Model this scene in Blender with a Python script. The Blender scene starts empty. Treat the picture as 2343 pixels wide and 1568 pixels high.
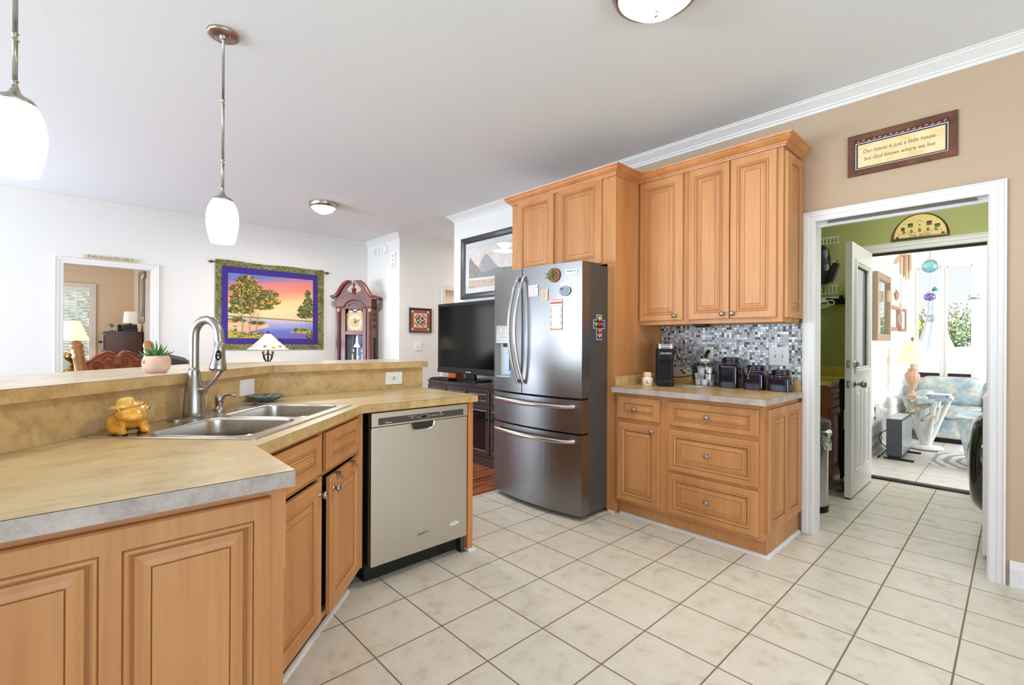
import bpy, bmesh, math, random
from mathutils import Matrix, Vector, noise as mnoise
random.seed(7)
PI = math.pi
scene = bpy.context.scene
COL = scene.collection
# ------------------------------------------------------------------ camera
yaw, roll, CH = 0.75323, 0.00501, 1.2220
fw = Vector((math.sin(yaw), math.cos(yaw), 0)); rt = Vector((math.cos(yaw), -math.sin(yaw), 0)); up = Vector((0, 0, 1))
r2 = rt * math.cos(roll) + up * math.sin(roll); u2 = -rt * math.sin(roll) + up * math.cos(roll)
cam_data = bpy.data.cameras.new('camera'); cam = bpy.data.objects.new('camera', cam_data); COL.objects.link(cam)
cam.matrix_world = Matrix(((r2.x, u2.x, -fw.x, 0), (r2.y, u2.y, -fw.y, 0), (r2.z, u2.z, -fw.z, CH), (0, 0, 0, 1)))
cam_data.sensor_width = 36; cam_data.lens = 1085.07 / 2343 * 36; cam_data.clip_start = 0.03; cam_data.clip_end = 200
scene.camera = cam
# ------------------------------------------------------------------ view and world
scene.view_settings.view_transform = 'Standard'; scene.view_settings.look = 'None'
scene.view_settings.exposure = 0.10; scene.view_settings.gamma = 1.0; scene.view_settings.use_curve_mapping = False
world = bpy.data.worlds.new('sky'); scene.world = world; world.use_nodes = True
wn = world.node_tree.nodes; wl = world.node_tree.links
wn.clear()
wo = wn.new('ShaderNodeOutputWorld'); wb = wn.new('ShaderNodeBackground'); wl.new(wb.outputs[0], wo.inputs[0])
wtc = wn.new('ShaderNodeTexCoord'); wsx = wn.new('ShaderNodeSeparateXYZ'); wl.new(wtc.outputs['Generated'], wsx.inputs[0])
wr = wn.new('ShaderNodeValToRGB'); wl.new(wsx.outputs[2], wr.inputs[0]); wl.new(wr.outputs[0], wb.inputs[0])
wr.color_ramp.elements[0].position = 0.0; wr.color_ramp.elements[0].color = (0.93, 0.96, 1.0, 1)
wr.color_ramp.elements[1].position = 0.5; wr.color_ramp.elements[1].color = (0.50, 0.70, 1.0, 1)
wb.inputs[1].default_value = 1.0

def area(name, loc, target, sx, sy, power, color=(1, 1, 1), spread=180):
    d = bpy.data.lights.new(name, 'AREA'); d.shape = 'RECTANGLE'; d.size = sx; d.size_y = sy; d.energy = power; d.color = color
    d.spread = math.radians(spread)
    o = bpy.data.objects.new(name, d); COL.objects.link(o); o.location = loc
    o.rotation_euler = (Vector(target) - Vector(loc)).to_track_quat('-Z', 'Y').to_euler(); return o
def point(name, loc, power, color=(1, .85, .66), r=.04):
    d = bpy.data.lights.new(name, 'POINT'); d.energy = power; d.color = color; d.shadow_soft_size = r
    o = bpy.data.objects.new(name, d); COL.objects.link(o); o.location = loc; return o
sun_d = bpy.data.lights.new('sun', 'SUN'); sun_d.energy = 6.5; sun_d.angle = .02; sun_d.color = (1, .95, .86)
sun = bpy.data.objects.new('sun', sun_d); COL.objects.link(sun); sun.rotation_euler = Vector((.55, .95, -1.0)).to_track_quat('-Z', 'Y').to_euler()
# daylight entering through the windows of the rooms (window openings are in the walls behind and left of the camera)
DAY = (.70, .85, 1); FILL = (.70, .855, 1)
area('daylight_left_front', (-6.42, 1.0, 1.35), (0, 2.2, 1.3), 3.0, 1.9, 100, DAY)
area('daylight_left_back', (-6.42, 4.7, 1.35), (0, 4.6, 1.3), 2.6, 1.9, 138, DAY)
area('daylight_behind', (.6, -4.12, 1.3), (.9, 0, 1.3), 4.2, 1.9, 62, DAY)
# added fill lights at the unseen windows, aimed up to brighten the ceiling
area('ceiling_fill_left', (-6.27, 4.2, .9), (1.2, 5.0, 2.78), 3.6, 1.0, 260, FILL)
area('ceiling_fill_living', (-2.4, 7.02, .9), (.9, 4.2, 2.78), 2.2, 1.0, 110, FILL)
area('ceiling_fill_behind', (.6, -3.96, .9), (.9, .6, 2.78), 4.0, 1.0, 34, FILL)
area('daylight_sunroom', (7.05, -1.83, 1.6), (7.05, 1, .9), 2.6, 1.9, 88, (.94, .97, 1))
area('daylight_bedroom', (-1.62, 9.2, 1.5), (1, 9.1, 1.3), 1.3, 1.4, 26, (1, .98, .94))
area('kitchen_ceiling_lamp', (1.86, 1.08, 2.62), (1.86, 1.08, 0), .34, .34, 16, (1, .98, .95))
area('living_ceiling_lamp', (2.10, 5.36, 2.62), (2.10, 5.36, 0), .26, .26, 48, (1, .95, .88))
area('laundry_fill', (4.5, .35, 2.74), (4.5, .35, 0), .5, .5, 16, (1, 1, .98))  # added unseen lamp that brightens the dark laundry walls
area('hall_ceiling_lamp', (5.2, 5.4, 2.74), (5.2, 5.4, 0), .4, .4, 14, (1, .92, .8))

# ------------------------------------------------------------------ materials
def mk(name):
    m = bpy.data.materials.new(name); m.use_nodes = True
    return m, m.node_tree.nodes, m.node_tree.links, m.node_tree.nodes['Principled BSDF']
def s2l(c):
    return tuple((v / 255 / 12.92) if v / 255 <= .04045 else ((v / 255 + .055) / 1.055) ** 2.4 for v in c)
def flat(name, rgb, rough=.5, metal=0.0, var=0.0, vscale=8, bump=0.0, bscale=60, emit=0, spec=None, coat=0, trans=0, ior=1.45, sub=0):
    m, n, l, p = mk(name); c = s2l(rgb)
    p.inputs['Base Color'].default_value = (*c, 1); p.inputs['Roughness'].default_value = rough; p.inputs['Metallic'].default_value = metal
    if spec is not None: p.inputs['Specular IOR Level'].default_value = spec
    if coat: p.inputs['Coat Weight'].default_value = coat; p.inputs['Coat Roughness'].default_value = .08
    if trans: p.inputs['Transmission Weight'].default_value = trans; p.inputs['IOR'].default_value = ior
    tc = n.new('ShaderNodeTexCoord')
    if var:
        t = n.new('ShaderNodeTexNoise'); t.inputs['Scale'].default_value = vscale; t.inputs['Detail'].default_value = 5; l.new(tc.outputs['Object'], t.inputs['Vector'])
        r = n.new('ShaderNodeValToRGB'); l.new(t.outputs['Fac'], r.inputs[0])
        r.color_ramp.elements[0].position = .3; r.color_ramp.elements[1].position = .7
        r.color_ramp.elements[0].color = (*[v * (1 - var) for v in c], 1); r.color_ramp.elements[1].color = (*[min(1, v * (1 + var)) for v in c], 1)
        l.new(r.outputs[0], p.inputs['Base Color'])
    if bump:
        t = n.new('ShaderNodeTexNoise'); t.inputs['Scale'].default_value = bscale; t.inputs['Detail'].default_value = 3; l.new(tc.outputs['Object'], t.inputs['Vector'])
        b = n.new('ShaderNodeBump'); b.inputs['Strength'].default_value = bump; b.inputs['Distance'].default_value = .01; l.new(t.outputs['Fac'], b.inputs['Height']); l.new(b.outputs[0], p.inputs['Normal'])
    if emit: p.inputs['Emission Color'].default_value = (*c, 1); p.inputs['Emission Strength'].default_value = emit
    return m
def mixn(n, l, fac, a, b, mode='MIX'):
    x = n.new('ShaderNodeMix'); x.data_type = 'RGBA'; x.blend_type = mode
    for s, v in ((x.inputs[0], fac), (x.inputs[6], a), (x.inputs[7], b)):
        if hasattr(v, 'links'): l.new(v, s)
        elif isinstance(v, (int, float)): s.default_value = v
        else: s.default_value = (*v, 1)
    return x.outputs[2]
def mth(n, l, op, a, b=None, c=None):
    x = n.new('ShaderNodeMath'); x.operation = op
    for i, v in enumerate((a, b, c)):
        if v is None: continue
        if hasattr(v, 'links'): l.new(v, x.inputs[i])
        else: x.inputs[i].default_value = v
    return x.outputs[0]
def wood(name, dark, light, rough=.38, scale=(5, 5, .55), fine=.25, coat=.15, streak=.5):
    m, n, l, p = mk(name); tc = n.new('ShaderNodeTexCoord'); oi = n.new('ShaderNodeObjectInfo')
    mp = n.new('ShaderNodeMapping'); mp.inputs['Scale'].default_value = scale; l.new(tc.outputs['Object'], mp.inputs[0])
    ad = n.new('ShaderNodeVectorMath'); ad.operation = 'ADD'; l.new(mp.outputs[0], ad.inputs[0])
    cb = n.new('ShaderNodeCombineXYZ'); ml = mth(n, l, 'MULTIPLY', oi.outputs['Random'], 20.0); l.new(ml, cb.inputs[0]); l.new(ml, cb.inputs[2]); l.new(cb.outputs[0], ad.inputs[1])
    t = n.new('ShaderNodeTexNoise'); t.inputs['Scale'].default_value = 1; t.inputs['Detail'].default_value = 6; t.inputs['Distortion'].default_value = .6; l.new(ad.outputs[0], t.inputs[0])
    r = n.new('ShaderNodeValToRGB'); l.new(t.outputs[0], r.inputs[0])
    r.color_ramp.elements[0].position = .3; r.color_ramp.elements[0].color = (*s2l(dark), 1); r.color_ramp.elements[1].position = .72; r.color_ramp.elements[1].color = (*s2l(light), 1)
    m2 = n.new('ShaderNodeMapping'); m2.inputs['Scale'].default_value = [v * 16 if v > 2 else v * 6 for v in scale]; l.new(ad.outputs[0], m2.inputs[0])
    m2.inputs['Scale'].default_value = (14, 14, 5)
    t2 = n.new('ShaderNodeTexNoise'); t2.inputs['Scale'].default_value = 1; t2.inputs['Detail'].default_value = 4; l.new(m2.outputs[0], t2.inputs[0])
    r2_ = n.new('ShaderNodeValToRGB'); l.new(t2.outputs[0], r2_.inputs[0]); r2_.color_ramp.elements[0].position = .35; r2_.color_ramp.elements[0].color = (1 - fine, 1 - fine * 1.2, 1 - fine * 1.5, 1); r2_.color_ramp.elements[1].position = .55; r2_.color_ramp.elements[1].color = (1, 1, 1, 1)
    o = mixn(n, l, streak, r.outputs[0], r2_.outputs[0], 'MULTIPLY'); l.new(o, p.inputs['Base Color'])
    p.inputs['Roughness'].default_value = rough; p.inputs['Coat Weight'].default_value = coat; p.inputs['Coat Roughness'].default_value = .2
    return m
def laminate(name, a, b, c, rough=.35, scale=9, stretch=(1, 1, 1)):
    m, n, l, p = mk(name); tc = n.new('ShaderNodeTexCoord'); mp = n.new('ShaderNodeMapping'); l.new(tc.outputs['Object'], mp.inputs[0]); mp.inputs['Scale'].default_value = stretch
    t = n.new('ShaderNodeTexNoise'); t.inputs['Scale'].default_value = scale; t.inputs['Detail'].default_value = 8; t.inputs['Roughness'].default_value = .66; t.inputs['Distortion'].default_value = .25; l.new(mp.outputs[0], t.inputs[0])
    r = n.new('ShaderNodeValToRGB'); l.new(t.outputs[0], r.inputs[0]); e = r.color_ramp.elements
    e[0].position = .30; e[0].color = (*s2l(a), 1); e[1].position = .72; e[1].color = (*s2l(c), 1); k = e.new(.5); k.color = (*s2l(b), 1)
    t2 = n.new('ShaderNodeTexNoise'); t2.inputs['Scale'].default_value = scale * 14; t2.inputs['Detail'].default_value = 3; l.new(mp.outputs[0], t2.inputs[0])
    o = mixn(n, l, .35, r.outputs[0], t2.outputs['Fac'], 'SOFT_LIGHT'); l.new(o, p.inputs['Base Color']); p.inputs['Roughness'].default_value = rough
    return m
def brushed(name, rgb, rough=.3, stretch=(2, 2, 120), amt=.12, metal=1.0):
    m, n, l, p = mk(name); tc = n.new('ShaderNodeTexCoord'); mp = n.new('ShaderNodeMapping'); mp.inputs['Scale'].default_value = stretch; l.new(tc.outputs['Object'], mp.inputs[0])
    t = n.new('ShaderNodeTexNoise'); t.inputs['Scale'].default_value = 3; t.inputs['Detail'].default_value = 4; l.new(mp.outputs[0], t.inputs[0])
    c = s2l(rgb); p.inputs['Base Color'].default_value = (*c, 1); p.inputs['Metallic'].default_value = metal
    l.new(mth(n, l, 'MULTIPLY_ADD', t.outputs[0], amt, rough - amt / 2), p.inputs['Roughness'])
    b = n.new('ShaderNodeBump'); b.inputs['Strength'].default_value = .01; b.inputs['Distance'].default_value = .0006; l.new(t.outputs[0], b.inputs['Height']); l.new(b.outputs[0], p.inputs['Normal'])
    return m
def clear(name, tint=(1, 1, 1), refl=.06, rough=.02, fr_=.6):
    m, n, l, p = mk(name); o = n['Material Output']; tr = n.new('ShaderNodeBsdfTransparent'); tr.inputs[0].default_value = (*tint, 1)
    g = n.new('ShaderNodeBsdfGlossy'); g.inputs['Roughness'].default_value = rough; mx = n.new('ShaderNodeMixShader'); fr = n.new('ShaderNodeLayerWeight'); fr.inputs[0].default_value = .25
    l.new(mth(n, l, 'MULTIPLY_ADD', fr.outputs['Fresnel'], fr_, refl), mx.inputs[0]); l.new(tr.outputs[0], mx.inputs[1]); l.new(g.outputs[0], mx.inputs[2]); l.new(mx.outputs[0], o.inputs[0]); n.remove(p)
    return m
def glow(name, rgb, strength, veins=None):
    m, n, l, p = mk(name); c = s2l(rgb); p.inputs['Base Color'].default_value = (*c, 1); p.inputs['Roughness'].default_value = .25
    p.inputs['Emission Color'].default_value = (*c, 1); p.inputs['Emission Strength'].default_value = strength
    if veins:
        tc = n.new('ShaderNodeTexCoord'); t = n.new('ShaderNodeTexNoise'); t.inputs['Scale'].default_value = 22; t.inputs['Detail'].default_value = 8; t.inputs['Distortion'].default_value = 2.5; l.new(tc.outputs['Object'], t.inputs[0])
        r = n.new('ShaderNodeValToRGB'); l.new(t.outputs[0], r.inputs[0]); e = r.color_ramp.elements; e[0].position = .32; e[0].color = (*s2l(veins), 1); e[1].position = .42; e[1].color = (*c, 1)
        l.new(r.outputs[0], p.inputs['Base Color']); l.new(r.outputs[0], p.inputs['Emission Color'])
    return m
T = 0.3065; TX = 3.84933 * T; TY = 3.52022 * T
def tile_floor(name, pitch, ox, oy, a, b, c, groutc, gw=.0032, rough=.32):
    m, n, l, p = mk(name); tc = n.new('ShaderNodeTexCoord'); sp = n.new('ShaderNodeSeparateXYZ'); l.new(tc.outputs['Object'], sp.inputs[0])
    px = pitch if isinstance(pitch, tuple) else (pitch, pitch)
    d = []; cells = []
    for i, o in ((0, ox), (1, oy)):
        v = mth(n, l, 'DIVIDE', mth(n, l, 'SUBTRACT', sp.outputs[i], o), px[i]); f = mth(n, l, 'FRACT', v); cells.append(mth(n, l, 'FLOOR', v))
        d.append(mth(n, l, 'MULTIPLY', mth(n, l, 'MINIMUM', f, mth(n, l, 'SUBTRACT', 1.0, f)), px[i]))
    dist = mth(n, l, 'MINIMUM', d[0], d[1])
    mask = n.new('ShaderNodeMapRange'); mask.inputs['From Min'].default_value = gw * .8; mask.inputs['From Max'].default_value = gw * 1.25; l.new(dist, mask.inputs[0])
    cb = n.new('ShaderNodeCombineXYZ'); l.new(cells[0], cb.inputs[0]); l.new(cells[1], cb.inputs[1])
    wnz = n.new('ShaderNodeTexWhiteNoise'); wnz.noise_dimensions = '2D'; l.new(cb.outputs[0], wnz.inputs['Vector'])
    off = n.new('ShaderNodeVectorMath'); off.operation = 'MULTIPLY_ADD'; l.new(wnz.outputs['Color'], off.inputs[0]); off.inputs[1].default_value = (9, 9, 9); l.new(tc.outputs['Object'], off.inputs[2])
    t = n.new('ShaderNodeTexNoise'); t.inputs['Scale'].default_value = 11; t.inputs['Detail'].default_value = 10; t.inputs['Roughness'].default_value = .65; t.inputs['Distortion'].default_value = .25; l.new(off.outputs[0], t.inputs[0])
    r = n.new('ShaderNodeValToRGB'); l.new(t.outputs[0], r.inputs[0]); e = r.color_ramp.elements
    e[0].position = .30; e[0].color = (*s2l(a), 1); e[1].position = .70; e[1].color = (*s2l(c), 1); k = e.new(.46); k.color = (*s2l(b), 1)
    colr = mixn(n, l, mask.outputs[0], s2l(groutc), r.outputs[0]); l.new(colr, p.inputs['Base Color'])
    t3 = n.new('ShaderNodeTexNoise'); t3.inputs['Scale'].default_value = 5.5; t3.inputs['Detail'].default_value = 5; t3.inputs['Distortion'].default_value = 1.2; l.new(off.outputs[0], t3.inputs[0])
    h = mth(n, l, 'MULTIPLY_ADD', mask.outputs[0], .5, mth(n, l, 'MULTIPLY', t3.outputs[0], .8))
    bp = n.new('ShaderNodeBump'); bp.inputs['Strength'].default_value = .35; bp.inputs['Distance'].default_value = .006; l.new(h, bp.inputs['Height']); l.new(bp.outputs[0], p.inputs['Normal'])
    l.new(mth(n, l, 'MULTIPLY_ADD', mask.outputs[0], rough - .8, .8), p.inputs['Roughness'])
    return m
def planks(name):
    m, n, l, p = mk(name); tc = n.new('ShaderNodeTexCoord'); sp = n.new('ShaderNodeSeparateXYZ'); l.new(tc.outputs['Object'], sp.inputs[0])
    v = mth(n, l, 'DIVIDE', sp.outputs[1], .085); cell = mth(n, l, 'FLOOR', v); f = mth(n, l, 'FRACT', v)
    wnz = n.new('ShaderNodeTexWhiteNoise'); wnz.noise_dimensions = '1D'; l.new(cell, wnz.inputs['W'])
    cb = n.new('ShaderNodeCombineXYZ'); l.new(mth(n, l, 'MULTIPLY_ADD', wnz.outputs[0], 11, mth(n, l, 'MULTIPLY', sp.outputs[0], 1.6)), cb.inputs[0]); l.new(mth(n, l, 'MULTIPLY', sp.outputs[1], 30), cb.inputs[1])
    t = n.new('ShaderNodeTexNoise'); t.inputs['Scale'].default_value = 1; t.inputs['Detail'].default_value = 5; t.inputs['Distortion'].default_value = 1; l.new(cb.outputs[0], t.inputs[0])
    r = n.new('ShaderNodeValToRGB'); l.new(t.outputs[0], r.inputs[0]); e = r.color_ramp.elements; e[0].position = .35; e[0].color = (*s2l((74, 34, 18)), 1); e[1].position = .65; e[1].color = (*s2l((190, 104, 62)), 1)
    g = mth(n, l, 'LESS_THAN', f, .03); o = mixn(n, l, g, r.outputs[0], s2l((50, 22, 12))); l.new(o, p.inputs['Base Color']); p.inputs['Roughness'].default_value = .3
    return m
def mosaic(name):
    m, n, l, p = mk(name); tc = n.new('ShaderNodeTexCoord'); sp = n.new('ShaderNodeSeparateXYZ'); l.new(tc.outputs['Object'], sp.inputs[0])
    pt = .0177; cs = []; fs = []
    for i in (1, 2):
        v = mth(n, l, 'DIVIDE', sp.outputs[i], pt); cs.append(mth(n, l, 'FLOOR', v)); f = mth(n, l, 'FRACT', v); fs.append(mth(n, l, 'MINIMUM', f, mth(n, l, 'SUBTRACT', 1.0, f)))
    cb = n.new('ShaderNodeCombineXYZ'); l.new(cs[0], cb.inputs[0]); l.new(cs[1], cb.inputs[1])
    w = n.new('ShaderNodeTexWhiteNoise'); w.noise_dimensions = '2D'; l.new(cb.outputs[0], w.inputs['Vector'])
    r = n.new('ShaderNodeValToRGB'); r.color_ramp.interpolation = 'CONSTANT'; l.new(w.outputs['Value'], r.inputs[0]); e = r.color_ramp.elements
    e[0].position = 0; e[0].color = (*s2l((50, 44, 40)), 1); e[1].position = .10; e[1].color = (*s2l((138, 134, 128)), 1)
    for q, cc in ((.26, (172, 174, 178)), (.55, (205, 208, 212)), (.72, (170, 176, 186)), (.86, (238, 240, 242))): k = e.new(q); k.color = (*s2l(cc), 1)
    g = mth(n, l, 'LESS_THAN', mth(n, l, 'MINIMUM', fs[0], fs[1]), .06)
    l.new(mixn(n, l, g, r.outputs[0], s2l((150, 148, 146))), p.inputs['Base Color'])
    l.new(mth(n, l, 'MULTIPLY_ADD', g, .4, .32), p.inputs['Roughness']); p.inputs['Specular IOR Level'].default_value = .3
    met = mth(n, l, 'MULTIPLY', mth(n, l, 'GREATER_THAN', w.outputs['Value'], .3), .08); l.new(met, p.inputs['Metallic'])
    vm = n.new('ShaderNodeVectorMath'); vm.operation = 'SUBTRACT'; l.new(w.outputs['Color'], vm.inputs[0]); vm.inputs[1].default_value = (.5, .5, .5)
    sc = n.new('ShaderNodeVectorMath'); sc.operation = 'MULTIPLY_ADD'; l.new(vm.outputs[0], sc.inputs[0]); sc.inputs[1].default_value = (.04, .04, .04)
    ge = n.new('ShaderNodeNewGeometry'); l.new(ge.outputs['Normal'], sc.inputs[2]); l.new(sc.outputs[0], p.inputs['Normal'])
    return m
def batik(name, cols, scale=14, rough=.9, dist=1.4):
    m, n, l, p = mk(name); tc = n.new('ShaderNodeTexCoord'); t = n.new('ShaderNodeTexNoise'); t.inputs['Scale'].default_value = scale; t.inputs['Detail'].default_value = 7; t.inputs['Roughness'].default_value = .7; t.inputs['Distortion'].default_value = dist; l.new(tc.outputs['Object'], t.inputs[0])
    r = n.new('ShaderNodeValToRGB'); l.new(t.outputs[0], r.inputs[0]); e = r.color_ramp.elements; N = len(cols)
    e[0].position = .30; e[0].color = (*s2l(cols[0]), 1); e[1].position = .70; e[1].color = (*s2l(cols[-1]), 1)
    for i in range(1, N - 1): k = e.new(.30 + .40 * i / (N - 1)); k.color = (*s2l(cols[i]), 1)
    l.new(r.outputs[0], p.inputs['Base Color']); p.inputs['Roughness'].default_value = rough
    b = n.new('ShaderNodeBump'); b.inputs['Strength'].default_value = .3; b.inputs['Distance'].default_value = .004; l.new(t.outputs[0], b.inputs['Height']); l.new(b.outputs[0], p.inputs['Normal'])
    return m
def zgrad(name, stops, z0, z1, nscale=(1, 1, 14), namt=.12, rough=.85, xk=0.0):
    m, n, l, p = mk(name); tc = n.new('ShaderNodeTexCoord'); sp = n.new('ShaderNodeSeparateXYZ'); l.new(tc.outputs['Object'], sp.inputs[0])
    mp = n.new('ShaderNodeMapping'); mp.inputs['Scale'].default_value = nscale; l.new(tc.outputs['Object'], mp.inputs[0])
    t = n.new('ShaderNodeTexNoise'); t.inputs['Scale'].default_value = 2; t.inputs['Detail'].default_value = 6; l.new(mp.outputs[0], t.inputs[0])
    v = mth(n, l, 'DIVIDE', mth(n, l, 'SUBTRACT', sp.outputs[2], z0), z1 - z0); v = mth(n, l, 'ADD', v, mth(n, l, 'MULTIPLY', mth(n, l, 'SUBTRACT', t.outputs[0], .5), namt * 2))
    v = mth(n, l, 'MULTIPLY_ADD', sp.outputs[0], xk, v)
    r = n.new('ShaderNodeValToRGB'); l.new(v, r.inputs[0]); e = r.color_ramp.elements; e[0].position = stops[0][0]; e[0].color = (*s2l(stops[0][1]), 1); e[1].position = stops[-1][0]; e[1].color = (*s2l(stops[-1][1]), 1)
    for q, c in stops[1:-1]: k = e.new(q); k.color = (*s2l(c), 1)
    l.new(r.outputs[0], p.inputs['Base Color']); p.inputs['Roughness'].default_value = rough
    return m

MAPLE = wood('maple_honey', (184, 122, 68), (207, 150, 94), fine=.16, rough=.45, coat=.04)
MAPLE_DK = flat('maple_glaze_line', (156, 100, 56), .5)
LAM = laminate('laminate_tan', (170, 138, 86), (200, 166, 112), (212, 184, 134), .3, 15)
LAM_E = laminate('laminate_edge_daylit', (150, 138, 132), (180, 168, 160), (198, 188, 178), .4, 14)  # tan laminate edge with cool window light put into its colour
LINE = flat('laminate_seam_brown', (92, 66, 40), .5)
WHITE_P = flat('white_trim_paint', (226, 224, 221), .38)
WALL_W = flat('white_wall_paint', (228, 227, 224), .8, bump=.03, bscale=220)
WALL_T = flat('tan_wall_paint', (190, 165, 138), .75, bump=.03, bscale=220)
WALL_G = flat('green_wall_paint', (166, 170, 108), .75, bump=.03, bscale=220)
WALL_B = flat('beige_wall_paint', (226, 206, 182), .8)
CEIL = flat('ceiling_paint', (226, 231, 234), .9, bump=.05, bscale=160)
TILE = tile_floor('cream_slate_tile', T, TX, TY, (196, 187, 166), (216, 208, 192), (225, 218, 205), (128, 112, 92))
TILE_S = tile_floor('sunroom_tile', .46, 5.43, .62, (206, 198, 186), (222, 214, 204), (232, 226, 218), (150, 132, 112), .003, .35)
PLANK = planks('cherry_plank_floor')
MOS = mosaic('glass_steel_mosaic')
SS_F = brushed('fridge_stainless', (140, 139, 140), .31, (2, 2, 130), .06)
SS_H = brushed('handle_stainless', (205, 200, 195), .22, (30, 30, 30))
SS_D = brushed('dishwasher_stainless', (200, 196, 186), .40, (130, 2, 2))
SS_S = brushed('sink_stainless', (205, 200, 192), .24, (60, 60, 2))
NICKEL = brushed('brushed_nickel', (166, 162, 156), .28, (40, 40, 3), .06)
FR_SIDE = flat('fridge_side_grey', (84, 82, 78), .45, .3)
BLACK = flat('black_plastic', (18, 18, 19), .38, spec=.3)
BLACKM = flat('black_matte', (14, 14, 14), .7)
DKGREY = flat('charcoal_plastic', (70, 64, 60), .4)
WPLAS = flat('white_plastic', (238, 236, 232), .3)
CREAM = flat('cream_ceramic', (240, 228, 205), .25, coat=.4)
COBALT = flat('cobalt_glaze', (5, 8, 38), .06, coat=.5)
GLASS = clear('window_glass', (1, 1, 1), .0, .02, .2)
GLASS_D = clear('door_glass', (1, 1, 1), .25, .03, 1.0)
JARG = clear('jar_glass', (.95, .98, .98), .08, .02, .8)
PAPER = flat('white_paper', (240, 238, 234), .8)
INK = flat('dark_ink', (48, 44, 44), .7)
# ------------------------------------------------------------------ geometry helpers
class MB:
    def __init__(s): s.v = []; s.f = []; s.mi = []; s.sm = []; s.X = Matrix.Identity(4)
    def add(s, vs, fs, m=0, smooth=False):
        o = len(s.v)
        for p in vs: s.v.append(tuple(s.X @ Vector(p)))
        for f in fs: s.f.append([i + o for i in f]); s.mi.append(m); s.sm.append(smooth)
        return s
    def box(s, x0, y0, z0, x1, y1, z1, m=0):
        if x0 > x1: x0, x1 = x1, x0
        if y0 > y1: y0, y1 = y1, y0
        if z0 > z1: z0, z1 = z1, z0
        return s.add([(x0, y0, z0), (x1, y0, z0), (x1, y1, z0), (x0, y1, z0), (x0, y0, z1), (x1, y0, z1), (x1, y1, z1), (x0, y1, z1)],
                     [(0, 3, 2, 1), (4, 5, 6, 7), (0, 1, 5, 4), (1, 2, 6, 5), (2, 3, 7, 6), (3, 0, 4, 7)], m)
    def prism(s, pts, z0, z1, m=0, mtop=None):
        n = len(pts); a = sum(pts[i][0] * pts[(i + 1) % n][1] - pts[(i + 1) % n][0] * pts[i][1] for i in range(n))
        if a < 0: pts = pts[::-1]
        vs = [(x, y, z0) for x, y in pts] + [(x, y, z1) for x, y in pts]
        s.add(vs, [tuple(range(n - 1, -1, -1))] + [(i, (i + 1) % n, n + (i + 1) % n, n + i) for i in range(n)], m)
        return s.add([(x, y, z1) for x, y in pts], [tuple(range(n))], m if mtop is None else mtop)
    def slab(s, pts, y0, y1, m=0):          # outline in x-z, thickness along y
        n = len(pts); a = sum(pts[i][0] * pts[(i + 1) % n][1] - pts[(i + 1) % n][0] * pts[i][1] for i in range(n))
        if a < 0: pts = pts[::-1]
        vs = [(x, y0, z) for x, z in pts] + [(x, y1, z) for x, z in pts]
        return s.add(vs, [tuple(range(n)), tuple(range(2 * n - 1, n - 1, -1))] + [(i, n + i, n + (i + 1) % n, (i + 1) % n) for i in range(n)], m)
    def lathe(s, prof, c=(0, 0, 0), seg=32, m=0, smooth=True, sx=1, sy=1):
        vs = []; fs = []; k = len(prof)
        for i in range(seg):
            a = 2 * PI * i / seg
            for r, z in prof: vs.append((c[0] + r * math.cos(a) * sx, c[1] + r * math.sin(a) * sy, c[2] + z))
        for i in range(seg):
            j = (i + 1) % seg
            for q in range(k - 1): fs.append((i * k + q, j * k + q, j * k + q + 1, i * k + q + 1))
        s.add(vs, fs, m, smooth)
        if prof[0][0] > 1e-5: s.add([vs[i * k] for i in range(seg)], [tuple(range(seg - 1, -1, -1))], m)
        if prof[-1][0] > 1e-5: s.add([vs[i * k + k - 1] for i in range(seg)], [tuple(range(seg))], m)
        return s
    def tube(s, pts, r, seg=12, m=0, smooth=True, cap=True, flat_=1.0):
        P = [Vector(p) for p in pts]; n = len(P); R = r if isinstance(r, (list, tuple)) else [r] * n; vs = []; fs = []
        t0 = (P[1] - P[0]).normalized(); a = Vector((0, 0, 1)) if abs(t0.z) < .9 else Vector((1, 0, 0)); nx = t0.cross(a).normalized()
        for i in range(n):
            t = (P[min(i + 1, n - 1)] - P[max(i - 1, 0)]).normalized(); nx = (nx - t * nx.dot(t)).normalized(); ny = t.cross(nx)
            for j in range(seg):
                an = 2 * PI * j / seg; vs.append(tuple(P[i] + nx * math.cos(an) * R[i] + ny * math.sin(an) * R[i] * flat_))
        for i in range(n - 1):
            for j in range(seg):
                k = (j + 1) % seg; fs.append((i * seg + j, i * seg + k, (i + 1) * seg + k, (i + 1) * seg + j))
        s.add(vs, fs, m, smooth)
        if cap: s.add(vs[:seg], [tuple(range(seg - 1, -1, -1))], m); s.add(vs[-seg:], [tuple(range(seg))], m)
        return s
    def cyl(s, a, b, r, seg=16, m=0, r2=None): return s.tube([a, b], [r, r if r2 is None else r2], seg, m)
    def ball(s, c, r, seg=16, m=0, sx=1, sy=1, sz=1):
        k = max(6, seg // 2); return s.lathe([(max(0, math.sin(PI * i / k)) * r, -math.cos(PI * i / k) * r * sz) for i in range(k + 1)], c, seg, m, True, sx, sy)
    def rings(s, rs, m=0, close=True, smooth=False, cap=None, ms=None):   # list of equal-length loops
        n = len(rs[0]); vs = [p for r in rs for p in r]
        for q in range(len(rs) - 1):
            fs = [(q * n + i, q * n + (i + 1) % n, (q + 1) * n + (i + 1) % n, (q + 1) * n + i) for i in range(n if close else n - 1)]
            s.add(vs[q * n:(q + 2) * n], [tuple(k - q * n for k in f) for f in fs], ms[q] if ms else m, smooth)
        if cap == 'end' or cap == 'both': s.add(rs[-1], [tuple(range(n))], m)
        if cap == 'both': s.add(rs[0], [tuple(range(n - 1, -1, -1))], m)
        return s
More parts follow.
